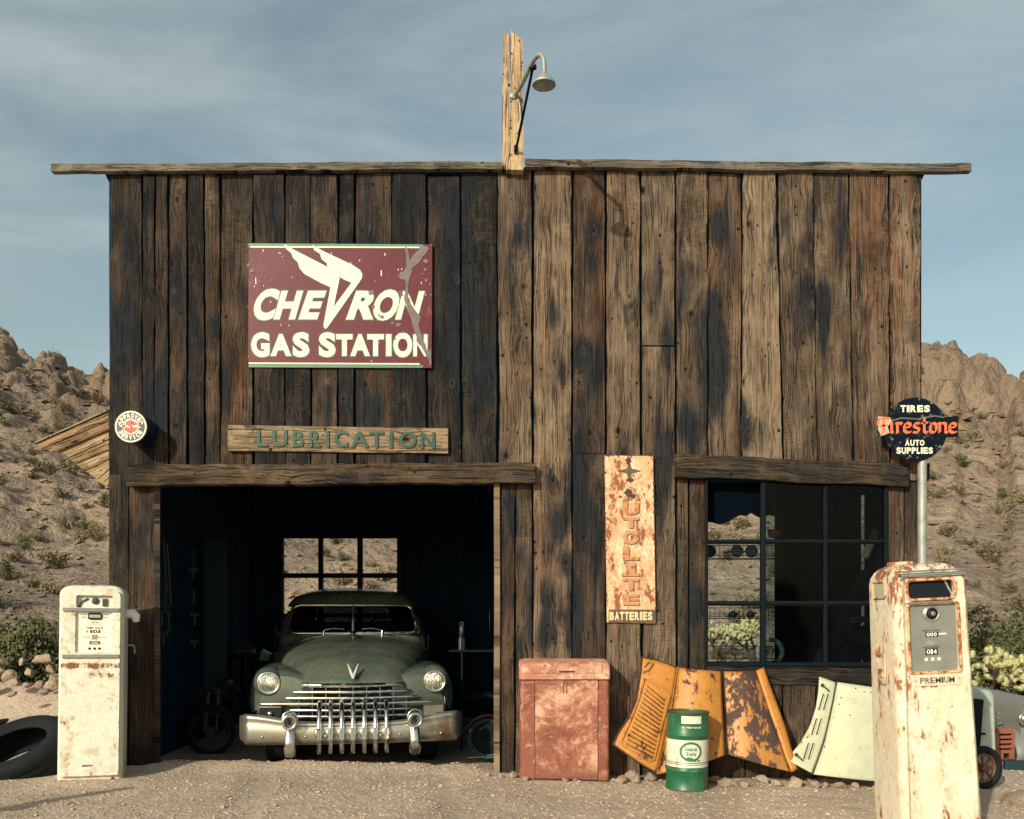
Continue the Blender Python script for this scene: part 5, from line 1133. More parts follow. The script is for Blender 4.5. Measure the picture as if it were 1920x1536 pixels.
    # the left cheek: frosted window, latch plate and handle
    xs = -.248
    def sx(z): return -.245 * (1 + .10 * (1 - min(1, (z + .1) / (zz(1090) + .1)))) - .001
    m = MB(); za, zb = zz(1117), zz(1086); fr = [(sx(za) - .002, y_, z_) for y_, z_ in rrect(-.10, za, .10, zb, .02)]; m.tube(fr, .008, 6, closed=True); sw = bld(m, 'side_window', M['rust_trim'], smooth_=60)
    m = MB(); m.add([(sx(za) - .003, y_, z_) for y_, z_ in rrect(-.10, za, .10, zb, .02)], [tuple(range(24))]); bld(m, 'frosted_pane', M['frosted'], sw)
    m = MB(); za, zb = zz(1284), zz(1230); m.add([(sx((za + zb) / 2) - .004, y_, z_) for y_, z_ in rrect(-.07, za, .06, zb, .01)], [tuple(range(24))]); m.tube([(sx(za) - .006, y_, z_) for y_, z_ in rrect(-.07, za, .06, zb, .01)], .004, 6, closed=True); bld(m, 'latch_plate', M['pump_rust'])
    m = MB(); za = zz(1228); x_ = sx(za) - .02; m.tube([(x_ + .02, -.01, za + .01), (x_, -.01, za), (x_ - .004, .0, za + .03), (x_ - .004, .005, za + .08)], .007, 8); m.tube([(x_, -.01, za), (x_, .06, za + .005), (x_, .06, za + .04)], .006, 8); m.box((x_ + .01, -.005, zz(1262)), (.02, .06, .05)); bld(m, 'latch_handle', M['rust_trim'], smooth_=60)
    # hose hook and nozzle hanging on the right cheek
    m = MB(); m.lathe([(.035, -.04), (.038, .03), (.02, .045)], 14, Matrix.Translation((.29, .10, zz(1196))) @ Matrix.Rotation(R(90), 4, 'Y')); m.tube([(.30, .10, zz(1196)), (.305, .10, zz(1230)), (.300, .10, zz(1268))], [.03, .04, .026], 12); m.box((.30, .09, zz(1245)), (.08, .10, .12)); m.tube([(.27, .12, zz(1270)), (.30, .2, zz(1340)), (.28, .26, zz(1460)), (.2, .3, .15)], .018, 10); bld(m, 'nozzle', M['black'], smooth_=60)
    for sx_ in (1,):
        m = MB(); m.tube([(.236 + .02, -.10, 1.60), (.245 + .028, -.10, .02)], .012, 6); bld(m, 'side_seam', M['galv'])
    m = MB(); m.prism([(-.20, .02), (.20, .02), (.20, .22), (-.20, .22)], (), hd + .001, hd + .004); bld(m, 'rear_vent', M['black'])
    T.rotation_euler = (0, lean, 0)
premium_pump()
# ------------------------------------------------------------------ rusty cabinet by the bay
def scuffed_mat():
    k = NT('scuffed_red_oxide_cabinet'); o = k.obj(); a = k.noise(o, 3.2, 8, .72, .5); b = k.noise(o, 26, 7, .7); sc = k.noise(k.xyz(*[k.mul(q, w_) for q, w_ in zip(k.sep(k.vadd(o, k.mul(k.noise(o, 5, 2, .5, 0, True), .25))), (14, 14, 60))]), 1, 4, .6); z = k.sep(o)[2]
    col = k.mix(k.step(a, .30, .58), (.14, .038, .026), (.31, .115, .072)); col = k.mix(k.mul(k.step(k.add(k.mul(a, .7), k.mul(b, .3)), .47, .60), .85), col, (.62, .39, .26))
    col = k.mix(k.mul(k.step(sc, .60, .68), .5), col, (.62, .42, .28)); col = k.mix(k.mul(k.step(b, .58, .72), .6), col, (.13, .040, .028)); col = k.mix(k.mul(k.step(z, .18, .02), k.step(a, .3, .6)), col, (.15, .045, .032))
    k.bump(k.add(b, a), .002, .5); return k.fin(col, .55, 0, .4)
M['cab_red'] = scuffed_mat()
M['cab_red2'] = paint_mat('red_oxide_cabinet_side', (.25, .082, .054), (.12, .038, .026), .52, 9, base2=(.19, .055, .038), rough=.5, edge=(.42, .20, .13), grime=.6, worn=(.48, .26, .17), worn_amt=.32)
M['cab_pale'] = paint_mat('sun_bleached_cabinet_top', (.50, .26, .18), (.16, .05, .035), .50, 10, base2=(.36, .14, .09), rough=.5, edge=(.26, .085, .055), grime=.5, worn=(.62, .40, .30), worn_amt=.4, wear=.06)
def cabinet():
    yf = -.36; a, b = P(973, 1465, yf), P(1143, 1243, yf); x0, x1, z0, z1 = a.x, b.x, a.z, b.z
    T = thing('metal_cabinet', 'rusty red-brown metal cabinet with pale scuffed door standing between bay and battery sign', 'cabinet', ((x0 + x1) / 2, yf + .15, z0))
    X = lambda px: P(px, 1400, yf).x; Zp = lambda py: P(1000, py, yf).z; zl = Zp(1274)
    m = MB(); m.prism([(X(975), z0), (X(1143), z0 - .006), (X(1143), zl - .002), (X(975), zl - .002)], (), yf + .006, yf + .33); m.build('body', M['cab_red2'], T, bevel=.03, seg=4, smooth_=40)
    m = MB(); m.prism([(X(1003.5), Zp(1460)), (X(1121), Zp(1463)), (X(1121), Zp(1276)), (X(1003.5), Zp(1276))], (), yf, yf + .012); d_ = m.build('door', M['cab_red'], T, bevel=.004, smooth_=40)
    m = MB(); m.prism([(X(1002.4), Zp(1461)), (X(1121.8), Zp(1464)), (X(1121.8), Zp(1275)), (X(1002.4), Zp(1275))], (), yf + .0035, yf + .012); m.build('door_gap_shade', M['black'], T)  # black strip round the door in place of a shadow line
    m = MB(); 
    for px in (1056, 1062): m.box((X(px), yf - .004, Zp(1287)), (.006, .008, .11))
    m.build('handle', M['cab_red2'], d_)
    m = MB(); H = Matrix.Translation((X(1117), yf, Zp(1370))) @ Matrix.Rotation(R(90), 4, 'X'); m.lathe([(.012, 0), (.011, .006), (.006, .009)], 16, H); m.build('lock', M['galv'], d_, smooth_=50)
    m = MB()
    for px, py in ((1096, 1422), (1082, 1434), (1117, 1354)): m.lathe([(.004, 0), (.003, .002)], 8, Matrix.Translation((X(px), yf, Zp(py))) @ Matrix.Rotation(R(90), 4, 'X'))
    m.build('rivet', M['black'], d_)
    m = MB(); pr = [(yf - .004, zl), (yf - .004, Zp(1252)), (yf + .006, Zp(1246)), (yf + .03, Zp(1242)), (yf + .32, Zp(1238)), (yf + .32, zl)]
    n = 10; 
    xs_ = [X(973), X(975), X(981), X(988), X(995), X(1125), X(1138), X(1142), X(1144)]; sh = [.02, .008, .002, 0, 0, 0, .002, .006, .014]
    b_ = len(m.v)
    for x, s_ in zip(xs_, sh): m.v += [Vector((x, yy + s_ * (1 if i < 4 else -1), z - (s_ if 0 < i < 5 else 0))) for i, (yy, z) in enumerate(pr)]
    for i in range(len(xs_) - 1):
        for j in range(6): m.f.append((b_ + i * 6 + j, b_ + i * 6 + (j + 1) % 6, b_ + (i + 1) * 6 + (j + 1) % 6, b_ + (i + 1) * 6 + j))
    m.f.append(tuple(b_ + j for j in range(6))); m.f.append(tuple(b_ + (len(xs_) - 1) * 6 + j for j in range(6)))
    l = m.build('top_cowl', M['cab_pale'], T, smooth_=50)
    m = MB(); m.prism([(X(995.5), Zp(1262)), (X(1129), Zp(1262)), (X(1129), Zp(1245)), (X(995.5), Zp(1243))], (), yf - .012, yf - .002); f_ = m.build('flap', M['cab_pale'], T, bevel=.007, seg=3, smooth_=40)
    m = MB(); m.tube([(X(1048), yf - .014, Zp(1259)), (X(1062), yf - .020, Zp(1259)), (X(1077), yf - .014, Zp(1259))], .006, 8); m.build('handle', M['dark_rust'], f_, smooth_=60)
cabinet()
# ------------------------------------------------------------------ bonnet panels leaning on the wall
def hood_paint(name, base, amount, scale, patchy, rust=(.040, .018, .016)):
    return paint_mat(name, base, rust, amount, scale, base2=tuple(x * .86 for x in base), rough=.45, edge=tuple(lerp(x, y_, .5) for x, y_ in zip(base, (.25, .08, .03))), grime=.55, streak=patchy, wear=.10)
M['hood_orange'] = hood_paint('ochre_bonnet_paint', (.47, .195, .032), .50, 11, .7); M['hood_orange2'] = hood_paint('ochre_bonnet_paint_rusting', (.47, .21, .040), .60, 8, .6); M['hood_orange3'] = hood_paint('ochre_bonnet_paint_mostly_rust', (.47, .22, .05), .80, 8, .6, (.040, .022, .020))
M['hood_cream'] = paint_mat('pale_green_bonnet_paint', (.49, .51, .37), (.05, .03, .02), .42, 11, base2=(.44, .47, .345), rough=.4, edge=(.40, .30, .14), grime=.2)
def leaning(pts, yo=0.0): # pixel -> point on the leaning sheet
    return lambda px, py: P(px, py, -.075 - .34 * ((py - 1235) / 220) + yo)
def sheet(mb, LFT, RGT, lean, bulge=.03, nu=10, nv=16, yo=0):
    """a sheet between two pixel polylines"""
    def at(poly, t):
        n = len(poly) - 1; s_ = min(int(t * n), n - 1); f = t * n - s_; return lerp(poly[s_][0], poly[s_ + 1][0], f), lerp(poly[s_][1], poly[s_ + 1][1], f)
    def fn(u, v):
        a, b = at(LFT, v), at(RGT, v); px, py = lerp(a[0], b[0], u), lerp(a[1], b[1], u)
        return lean(px, py) + Vector((0, -bulge * math.sin(math.pi * u) + .004 * mn.noise(Vector((px * .02, py * .02, 3))) + yo, 0))
    mb.grid(fn, nu, nv)
def orange_bonnet():
    c = P(1320, 1450, -.35); T = thing('orange_bonnet', 'rusting ochre-orange vehicle bonnet with louvred side leaning against the wall behind the drum', 'car bonnet', (c.x, -.35, c.z)); L_ = leaning(None)
    m = MB(); sheet(m, [(1203, 1231), (1200, 1262), (1192, 1312), (1178, 1345), (1160, 1372), (1148, 1395)], [(1269, 1251), (1264, 1290), (1257, 1335), (1248, 1380), (1239, 1420), (1231, 1450)], L_, .018, 12, 24); lp = m.build('louvre_panel', M['hood_orange'], T, solid=.006, smooth_=60)
    A_ = lambda px, py, yo=-.012: L_(px, py) + Vector((0, yo, 0))
    fr = [(1208, 1272), (1212, 1275), (1252, 1297), (1255, 1304), (1236, 1380), (1226, 1424), (1221, 1427), (1168, 1398), (1164, 1391), (1184, 1345), (1200, 1302)]
    m = MB(); m.tube([A_(*p, -.020) for p in fr], .0075, 8, closed=True); m.build('louvre_frame', M['hood_orange'], lp, smooth_=60)
    for i in range(15):
        t = (i + .7) / 15.2; l = (lerp(1210, 1168, t ** 1.1), lerp(1276, 1393, t)); r_ = (lerp(1250, 1226, t), lerp(1303, 1419, t))
        m = MB(); p, q = A_(l[0] + 3, l[1], -.018), A_(r_[0] - 3, r_[1], -.018); dv = Vector((0, 0, -.018))
        m.add([p, q, q + dv + Vector((0, -.014, 0)), p + dv + Vector((0, -.014, 0)), p + Vector((0, .010, 0)), q + Vector((0, .010, 0)), q + dv * 1.25 + Vector((0, .006, 0)), p + dv * 1.25 + Vector((0, .006, 0))], [(0, 1, 2, 3), (3, 2, 6, 7), (0, 3, 7, 4), (1, 5, 6, 2)]); o_ = m.build('louvre', M['hood_orange'], lp); m = MB(); m.tube([p + dv * 1.05 + Vector((.004, -.010, -.002)), q + dv * 1.05 + Vector((-.004, -.010, -.002))], .0042, 5); m.build('louvre_lip_shade', M['black'], lp)  # black rod under each louvre stands in for the lip's shade
    m = MB(); m.tube([A_(1207, 1250, -.02), A_(1214, 1240, -.035), A_(1223, 1243, -.035), A_(1215, 1256, -.03), A_(1207, 1259, -.02)], .008, 8); m.build('handle', M['hood_orange'], lp, smooth_=60)
    m = MB(); m.tube([A_(1203, 1231), A_(1200, 1262), A_(1192, 1312), A_(1178, 1345), A_(1160, 1372), A_(1148, 1395)], .008, 6); m.tube([A_(1148, 1395), A_(1190, 1425), A_(1231, 1450)], .007, 6); m.tube([A_(1203, 1231), A_(1236, 1240), A_(1269, 1251)], .006, 6); m.build('rolled_edge', M['dark_rust'], lp, smooth_=60)
    m = MB(); sheet(m, [(1272, 1252), (1267, 1290), (1260, 1335), (1251, 1380), (1242, 1420), (1234, 1452)], [(1353, 1259), (1354, 1300), (1356, 1340), (1358, 1375), (1359, 1400), (1360, 1416)], L_, .07, 14, 22); m.build('top_panel', M['hood_orange2'], T, solid=.006, smooth_=60)
    m = MB(); sheet(m, [(1356, 1259), (1357, 1300), (1359, 1340), (1360, 1375), (1361, 1400), (1362, 1414)], [(1417, 1258), (1431, 1300), (1446, 1345), (1462, 1390), (1474, 1425), (1484, 1448)], L_, .06, 14, 22); tp = m.build('top_panel', M['hood_orange3'], T, solid=.006, smooth_=60)
    m = MB(); sheet(m, [(1417, 1258), (1431, 1300), (1446, 1345), (1462, 1390), (1474, 1425), (1484, 1448)], [(1432, 1251), (1444, 1286), (1458, 1322), (1472, 1362), (1484, 1405), (1496, 1442)], L_, .004, 3, 22); m.build('side_flange', M['hood_orange'], tp, solid=.006, smooth_=60)
    m = MB(); m.tube([A_(1354, 1256, -.02), A_(1359, 1340, -.02), A_(1362, 1412, -.02)], .006, 10); m.build('centre_hinge', M['black'], T, smooth_=60)
    m = MB(); m.tube([A_(1270, 1250, -.012), A_(1252, 1370, -.012), A_(1232, 1452, -.012)], .006, 8); m.build('hinge', M['hood_orange2'], T, smooth_=60)
orange_bonnet()
def cream_bonnet():
    c = P(1580, 1460, -.35); T = thing('cream_bonnet', 'pale green-cream vehicle bonnet with slotted side leaning on the wall beside the tall pump', 'car bonnet', (c.x, -.35, c.z))
    L_ = lambda px, py: P(px, py, -.09 - .34 * ((py - 1270) / 190)); A_ = lambda px, py, yo=-.012: L_(px, py) + Vector((0, yo, 0))
    m = MB(); sheet(m, [(1536, 1269), (1534, 1300), (1529, 1330), (1518, 1362), (1500, 1394), (1474, 1424)], [(1567, 1280), (1562, 1312), (1554, 1350), (1544, 1388), (1533, 1422), (1522, 1450)], L_, .01, 10, 24); sp = m.build('side_panel', M['hood_cream'], T, solid=.006, smooth_=60)
    m = MB(); sheet(m, [(1569, 1279), (1564, 1312), (1556, 1350), (1546, 1388), (1535, 1422), (1524, 1452)], [(1690, 1296), (1692, 1330), (1694, 1360), (1695, 1400), (1696, 1435), (1697, 1468)], L_, .06, 14, 22); m.build('top_panel', M['hood_cream'], T, solid=.006, smooth_=60)
    for i, (cx, cy) in enumerate(((1545, 1316), (1532, 1362), (1517, 1408))):
        for dx in (-4.5, 4.5):
            m = MB(); p, q = A_(cx + dx + 4.5, cy - 15), A_(cx + dx - 4.5, cy + 15); m.tube([p, q], .008, 8); o = m.build('slot', M['hood_cream'], sp, smooth_=60)
            m = MB(); d_ = Vector((-.009, -.004, 0)); m.tube([p + d_, q + d_], .0055, 6); m.build('slot_mouth', M['black'], o)
    for cx, cy in ((1544, 1288), (1495, 1418)):
        m = MB(); m.lathe([(.016, 0), (.014, .012)], 12, Matrix.Translation(A_(cx - 3, cy - 3)) @ Matrix.Rotation(R(90), 4, 'X')); m.tube([A_(cx - 3, cy - 3, -.03), A_(cx + 8, cy + 7, -.035)], .007, 8); m.build('latch', M['dark_rust'], sp, smooth_=50)
    m = MB()
    for px, py in ((1575, 1308), (1572, 1320), (1600, 1290), (1615, 1296), (1590, 1340), (1560, 1376), (1585, 1390), (1608, 1402), (1545, 1400), (1550, 1432), (1627, 1297), (1554, 1392)): m.lathe([(.006, 0), (.004, .003)], 8, Matrix.Translation(A_(px, py, -.012 - (.055 * math.sin(math.pi * (px - 1565) / 130) if px > 1570 else 0))) @ Matrix.Rotation(R(90), 4, 'X'))
    m.build('rust_hole', M['black'], T)
    m = MB(); m.tube([A_(1568, 1279, -.010), A_(1545, 1388, -.010), A_(1523, 1451, -.010)], .005, 8); m.build('hinge', M['dark_rust'], T)
cream_bonnet()
# ------------------------------------------------------------------ green drum
M['drum_green'] = paint_mat('green_drum_paint', (.013, .105, .052), (.05, .035, .02), .46, 11, base2=(.02, .135, .070), rough=.38, streak=.35, edge=(.06, .09, .05), grime=.6, worn=(.07, .19, .12), worn_amt=.2, wear=.10, zr=((.10, 0, .09),))
M['drum_white'] = paint_mat('white_drum_band', (.66, .67, .55), (.10, .06, .03), .40, 12, base2=(.58, .60, .50), rough=.42, streak=.4, edge=(.45, .35, .2), grime=.35)
def drum():
    d = 7.32; y = d - 8 + .17; s_ = FPX / (d + .17); cx = (1287.5 - CX) * (d + .17) / FPX; z0 = gz(cx, y); r_ = .1685
    T = thing('oil_drum', 'green and white oil drum lettered Quaker State standing before the orange bonnet', 'drum', (cx, y, z0)); off = Vector((cx, y, z0))
    def bld(m, name, mat, parent=T, **kw): m.v = [p + off for p in m.v]; return m.build(name, mat, parent, **kw)
    H = .635; zp = lambda py: (1481 - py) / 146 * H
    Tm = Matrix.Identity(4); m = MB()
    pr = [(r_ - .006, 0), (r_ + .003, .004), (r_ + .004, .016), (r_, .022)]
    for rz in (zp(1443), zp(1378)): pr += [(r_, rz - .012), (r_ + .006, rz - .005), (r_ + .006, rz + .005), (r_, rz + .012)]
    pr += [(r_, H - .02), (r_ + .004, H - .015), (r_ + .004, H - .002), (r_ - .004, H), (r_ - .006, H - .012), (.001, H - .016)]
    m.lathe(pr, 64); body = bld(m, 'body', M['drum_green'], smooth_=50)
    m = MB()
    for z0_, z1_ in ((zp(1436.5), zp(1432)), (zp(1427), zp(1386))): m.lathe([(r_ + .0008, z0_), (r_ + .0008, z1_)], 64, cap=False)
    m.lathe([(r_ + .0008, zp(1430.6)), (r_ + .0008, zp(1428.6))], 64, cap=False); bld(m, 'white_band', M['drum_white'], body, smooth_=60)
    def wrapd(mb, dr=0):   # bend flat lettering (x = arc, z) round the drum
        out = []
        for p in mb.v:
            a = p.x / r_ - .06; rr = r_ + .0012 - p.y + dr; out.append(Vector((rr * math.sin(a), -rr * math.cos(a), p.z)))
        mb.v = out; return mb
    u = 1 / s_; q = MB()
    ccx, ccz, R0, R1 = 2 * u, zp(1407), 21.0 * u, 17.0 * u
    ribbon(q, [(ccx + (R0 + R1) / 2 * 1.0 * math.cos(a * math.pi / 20), ccz + (R0 + R1) / 2 * .84 * math.sin(a * math.pi / 20)) for a in range(40)], 0, .0006, 4.4 * u, closed=True)
    ribbon(q, [(ccx - 10 * u, ccz - 14 * u), (ccx - 5 * u, ccz - 11.5 * u), (ccx, ccz - 12.5 * u), (ccx + 7 * u, ccz - 16 * u), (ccx + 17 * u, ccz - 17.0 * u)], 0, .0007, 4.2 * u)
    put_text(q, 'Quaker', ccx, ccz + 1.5 * u, 7.6 * u, 24 * u, 0, .0007, .03); put_text(q, 'State', ccx, ccz - 7.6 * u, 7.4 * u, 18 * u, 0, .0007, .03)
    bld(wrapd(q), 'lettering', M['logo_green'], body)
    q = MB(); q.grid(lambda a, b: (lerp(-16.5 * u, 21.5 * u, a), 0, lerp(zp(1355.5), zp(1341.5), b)), 12, 1); bld(wrapd(q), 'white_panel', M['drum_white'], body)
    q = MB(); put_text(q, 'NET WEIGHT 120 LBS.', 3 * u, zp(1364), 3.2 * u, 37 * u, 0, .0006, .03); bld(wrapd(q), 'weight_lettering', M['cream'], body)
    q = MB()
    for a in range(60): q.v.append(Vector((0, 0, 0)))
    q = MB(); q.lathe([(r_ + .0045, H - .013), (r_ + .0055, H - .008), (r_ + .0045, H - .002)], 64, cap=False); bld(q, 'top_rim', M['dark_rust'], smooth_=60)
    T.rotation_euler = (0, R(.8), 0)
M['logo_green'] = plain('logo_green', (.03, .17, .085), .5)
drum()
# ------------------------------------------------------------------ tyres, stones, scrub
def torus_tyre(name, label, c, R_, w_, rot, group=None):
    T = thing(name, label, 'tyre', c, group); off = Vector(c); n = 72
    prof = [(.60, -.36), (.66, -.44), (.78, -.50), (.90, -.47), (.97, -.38), (1.0, -.28), (1.0, -.14), (.985, -.12), (.985, -.09), (1.0, -.07), (1.0, .07), (.985, .09), (.985, .12), (1.0, .14), (1.0, .28), (.97, .38), (.90, .47), (.78, .50), (.66, .44), (.60, .36), (.62, .30), (.86, .36), (.93, .2), (.94, 0), (.93, -.2), (.86, -.36), (.62, -.30)]
    m = MB(); k = len(prof)
    for i in range(n):
        a = 2 * math.pi * i / n
        for r_, z in prof:
            rr = r_ - (.012 if (r_ >= 1.0 and i % 2) else 0); m.v.append(Vector((rr * R_ * math.cos(a), rr * R_ * math.sin(a), z * w_)))
    for i in range(n):
        for j in range(k): m.f.append((i * k + j, ((i + 1) % n) * k + j, ((i + 1) % n) * k + (j + 1) % k, i * k + (j + 1) % k))
    m.v = [p + off for p in m.v]; m.build('carcass', M['rubber'], T, smooth_=40); T.rotation_euler = rot; return T
torus_tyre('tyre', 'large bare black tyre leaning tilted on the stones left of the cream pump', (-4.14, -.32, .20), .45, .30, (R(25), R(-12), R(4)))
torus_tyre('tyre', 'old tyre lying flat on the gravel behind the leaning tyre at left edge', (-5.05, 1.55, gz(-5.05, 1.55) + .10), .40, .18, (R(4), R(-2), 0))
m = MB(); p = P(80, 1352, .25); board(m, p + Vector((-.14, 0, -.05)), p + Vector((.2, 0, -.05)), p + Vector((-.13, 0, .02)), p + Vector((.2, .02, .04)), (0, -1, .2), .06, .6, .2); tag(m.build('timber_block', M['pale_wood'], None), 'short pale timber block behind the leaning tyre at left', 'timber')
g_ = 'stones along the foot of the wall'
for px, py, r_, lab in ((1186, 1452, 20, 'pale boulder at the foot of the wall left of the drum under the orange bonnet'), (1222, 1455, 17, None), (1340, 1452, 15, 'pointed pale stone just right of the drum'), (1372, 1462, 14, None), (1395, 1466, 11, None), (1350, 1470, 14, 'flat stone lying before the orange bonnet beside the drum'), (1362, 1477, 17, None),
    (1428, 1458, 17, 'upright grey-brown stone under the right corner of the orange bonnet'), (1458, 1461, 13, None), (1492, 1464, 20, 'long ochre-stained stone between the two bonnets'), (1525, 1466, 13, None), (1548, 1471, 10, None), (1570, 1467, 14, None), (1600, 1472, 12, None), (1640, 1476, 12, None), (1165, 1466, 16, 'brown stone beside the right foot of the red cabinet'), (1195, 1468, 9, None), (962, 1447, 12, 'stone at the doorpost foot left of the red cabinet'), (985, 1462, 9, None), (1060, 1467, 9, None), (1078, 1467, 7, None),
    (940, 1452, 8, None), (915, 1446, 7, None), (1310, 1466, 12, None), (1255, 1466, 10, None), (1150, 1462, 8, None), (1480, 1472, 7, None), (1405, 1474, 6, None)):
    y = -.22 if py < 1460 else -.35; q = P(px, py, y); z = gz(q.x, y); rr = r_ / 215 * .92
    stone((q.x, y - random.random() * .05, z + rr * .35), rr, lab or 'small brown stone lying among others at the foot of the wall', g_)
stone(P(1912, 1500, -.9) + Vector((0, 0, -.02)), .17, 'big pinkish boulder near the right edge by the tall pump', 'boulders in the yard', 2)
stone(P(1884, 1508, -.9), .055, 'small stone tucked beside the big pinkish boulder', 'boulders in the yard')
g_ = 'rocks piled at the left edge'
for px, py, r_, y in ((88, 1237, 17, 2.6), (66, 1240, 9, 2.6), (20, 1268, 16, 2.2), (58, 1262, 15, 2.3), (28, 1280, 14, 2.0), (0, 1262, 14, 2.2), (100, 1285, 16, 1.8), (75, 1283, 10, 2.0), (45, 1240, 10, 2.8), (50, 1285, 10, 2.0), (5, 1240, 12, 2.8), (95, 1255, 10, 2.4), (80, 1298, 12, 1.7), (105, 1270, 12, 2.2), (25, 1300, 10, 1.6), (-20, 1285, 15, 2.0), (64, 1440, 12, -.15), (98, 1432, 16, -.2), (88, 1446, 9, -.3)):
    q = P(px, py, y); rr = r_ / FPX * (y + 8); z = gz(q.x, y)
    stone((q.x, y, max(z + rr * .2, q.z)), rr * 1.1, 'pale angular rock in the pile at the left edge' if y > 0 else 'pale rock wedged under the leaning tyre', g_ if y > 0 else 'rocks under the leaning tyre')
# mound that the rocks at left sit on
mb = MB(); mb.grid(lambda u, v: (lambda x, y: (x, y, gz(x, y) - .06 + 1.0 * math.exp(-((y - 2.5) / .9) ** 2) * smooth(-3.9, -4.9, x) * .55 + .04 * mn.noise(Vector((x * 2, y * 2, 1)))))(lerp(-9, -3.85, u), lerp(.4, 5.2, v)), 60, 50)
o = mb.build('dirt_bank', M['soil'], None, 180); o['kind'] = 'structure'
# leaf masses
M['creosote'] = None
def leaf_mat(name, c1, c2, c3):
    k = NT(name); o = k.obj(); a = k.noise(o, 3.5, 3); b = k.noise(o, 40, 2)
    return k.fin(k.mix(k.step(b, .35, .7), k.mix(k.step(a, .35, .65), c1, c2), c3), .8, 0, .2)
M['creosote'] = leaf_mat('creosote_leaves', (.038, .056, .024), (.062, .082, .034), (.13, .13, .06)); M['scrub'] = leaf_mat('dry_scrub_leaves', (.125, .115, .066), (.175, .155, .092), (.26, .215, .135)); M['twig'] = plain('grey_twigs', (.16, .12, .08), .9)
def bush_mesh(name, n_st, n_leaf, leaf, mat, spread=.9, hgt=1.0, seed=1, split=True):
    rd = random.Random(seed); m = MB(); t = MB()
    for _ in range(n_st):
        az = rd.uniform(0, 6.28); tilt = rd.uniform(.05, .95); dirv = Vector((math.cos(az) * tilt * spread, math.sin(az) * tilt * spread, 1 - .45 * tilt)); L_ = hgt * rd.uniform(.65, 1.05)
        pts = [Vector((0, 0, -.05))]
        for k in range(1, 5): pts.append(dirv * L_ * k / 4 + Vector((rd.uniform(-.06, .06), rd.uniform(-.06, .06), rd.uniform(-.02, .05))) * hgt)
        t.tube(pts, [.014 * hgt, .011 * hgt, .008 * hgt, .006 * hgt, .003 * hgt], 4, cap=False)
        for _ in range(n_leaf):
            f = rd.uniform(.28, 1.02); k = min(int(f * 4), 3); p = lerp(pts[k], pts[k + 1], f * 4 - k) + Vector((rd.gauss(0, .075), rd.gauss(0, .075), rd.gauss(0, .055))) * hgt
            a = Vector((rd.uniform(-1, 1), rd.uniform(-1, 1), rd.uniform(-1, 1))).normalized(); b = a.orthogonal().normalized(); l = leaf * rd.uniform(.6, 1.4)
            m.add([p - b * l * .4, p + a * l, p + b * l * .4, p - a * l * .4], [(0, 1, 2, 3)])
    return m, t
def bush_protos(specs):
    out = []
    for sp in specs:
        m, t = bush_mesh(*sp); me = m.build('foliage', sp[4], None, fix=False); tw = t.build('stems', M['twig'], None, fix=False); out.append((me.data, tw.data)); bpy.data.objects.remove(me); bpy.data.objects.remove(tw)
    return out
BIG = bush_protos([('a', 44, 150, .036, M['creosote'], .95, 1.0, 11), ('b', 40, 140, .038, M['creosote'], .9, 1.0, 12)])
SML = bush_protos([('c', 16, 32, .075, M['scrub'], 1.0, .8, 21), ('d', 18, 26, .080, M['scrub'], 1.15, .7, 22), ('e', 14, 36, .07, M['creosote'], .95, .85, 23), ('f', 22, 20, .06, M['scrub'], 1.25, .6, 24)])
def plant(proto, name, loc, sc, label, cat, group=None, rz=None):
    T = thing(name, label, cat, loc, group); T.scale = (sc, sc, sc * random.uniform(.85, 1.1)); T.rotation_euler = (0, 0, random.uniform(0, 6.28) if rz is None else rz)
    for nm, me in zip(('foliage', 'stems'), proto):
        o = bpy.data.objects.new(nm, me); COL.objects.link(o); o.parent = T
    return T
def small_plant(proto, name, loc, sc, label, cat, group):
    return plant(proto, name, loc, sc, label, cat, group)
for px, y, sc, lab in ((20, 3.4, 1.35, 'large dark green creosote bush behind the rocks at the left edge'), (78, 3.8, 1.25, 'dark green creosote bush close behind the cream pump'), (-40, 4.0, 1.4, 'creosote bush cut by the left edge of the picture'), (120, 5.2, 1.0, 'lower creosote bush showing just above the cream pump shoulder')):
    x = (px - CX) * (y + 8) / FPX; plant(BIG[px % 2], 'creosote_bush', (x, y, gz(x, y)), sc, lab, 'bush', 'creosote bushes near the garage')
for px, y, sc, lab in ((1868, 3.2, 1.15, 'green creosote bush below the cholla at the right edge'), (1925, 3.6, 1.2, 'green creosote bush cut by the right edge behind the old truck'), (1900, 7.4, 1.5, 'far creosote bush standing higher behind the right cholla'), (1850, 7.8, 1.3, 'far creosote bush left of the one above the right cholla')):
    x = (px - CX) * (y + 8) / FPX; plant(BIG[px % 2], 'creosote_bush', (x, y, hz(x, y)), sc, lab, 'bush', 'creosote bushes near the garage')
cnt = 0; tries = 0; taken = []
while cnt < 250 and tries < 5000:
    tries += 1; a = random.uniform(-60, 1990); d = 17 + 50 * random.random() ** .9
    vis = a < 200 or a > 1730 or 525 < a < 755 or 1320 < a < 1460
    if not vis and random.random() < .93: continue
    x = (a - CX) * d / FPX; y = d - CAM_D; z = hz(x, y); py = CY - (z - CAM_Z) * FPX / d
    if d > 56 and random.random() < .6: continue
    if any(abs(a - b) < 14 and abs(py - c) < 10 for b, c in taken): continue
    taken.append((a, py)); k = random.choice((0, 0, 1, 2, 3, 3)); sc = random.uniform(.42, 1.0) * (.75 + d / 120)
    small_plant(SML[k], 'desert_shrub', (x, y, z - .03), sc, ['rounded tan scrub bush on the rocky hillside', 'spreading dry scrub bush on the rocky hillside', 'olive green shrub dotted on the rocky hillside', 'low sparse tan shrub on the rocky hillside'][k], 'shrub', ['rounded scrub on the hill', 'spreading scrub on the hill', 'olive shrubs on the hill', 'low shrubs on the hill'][k]); cnt += 1
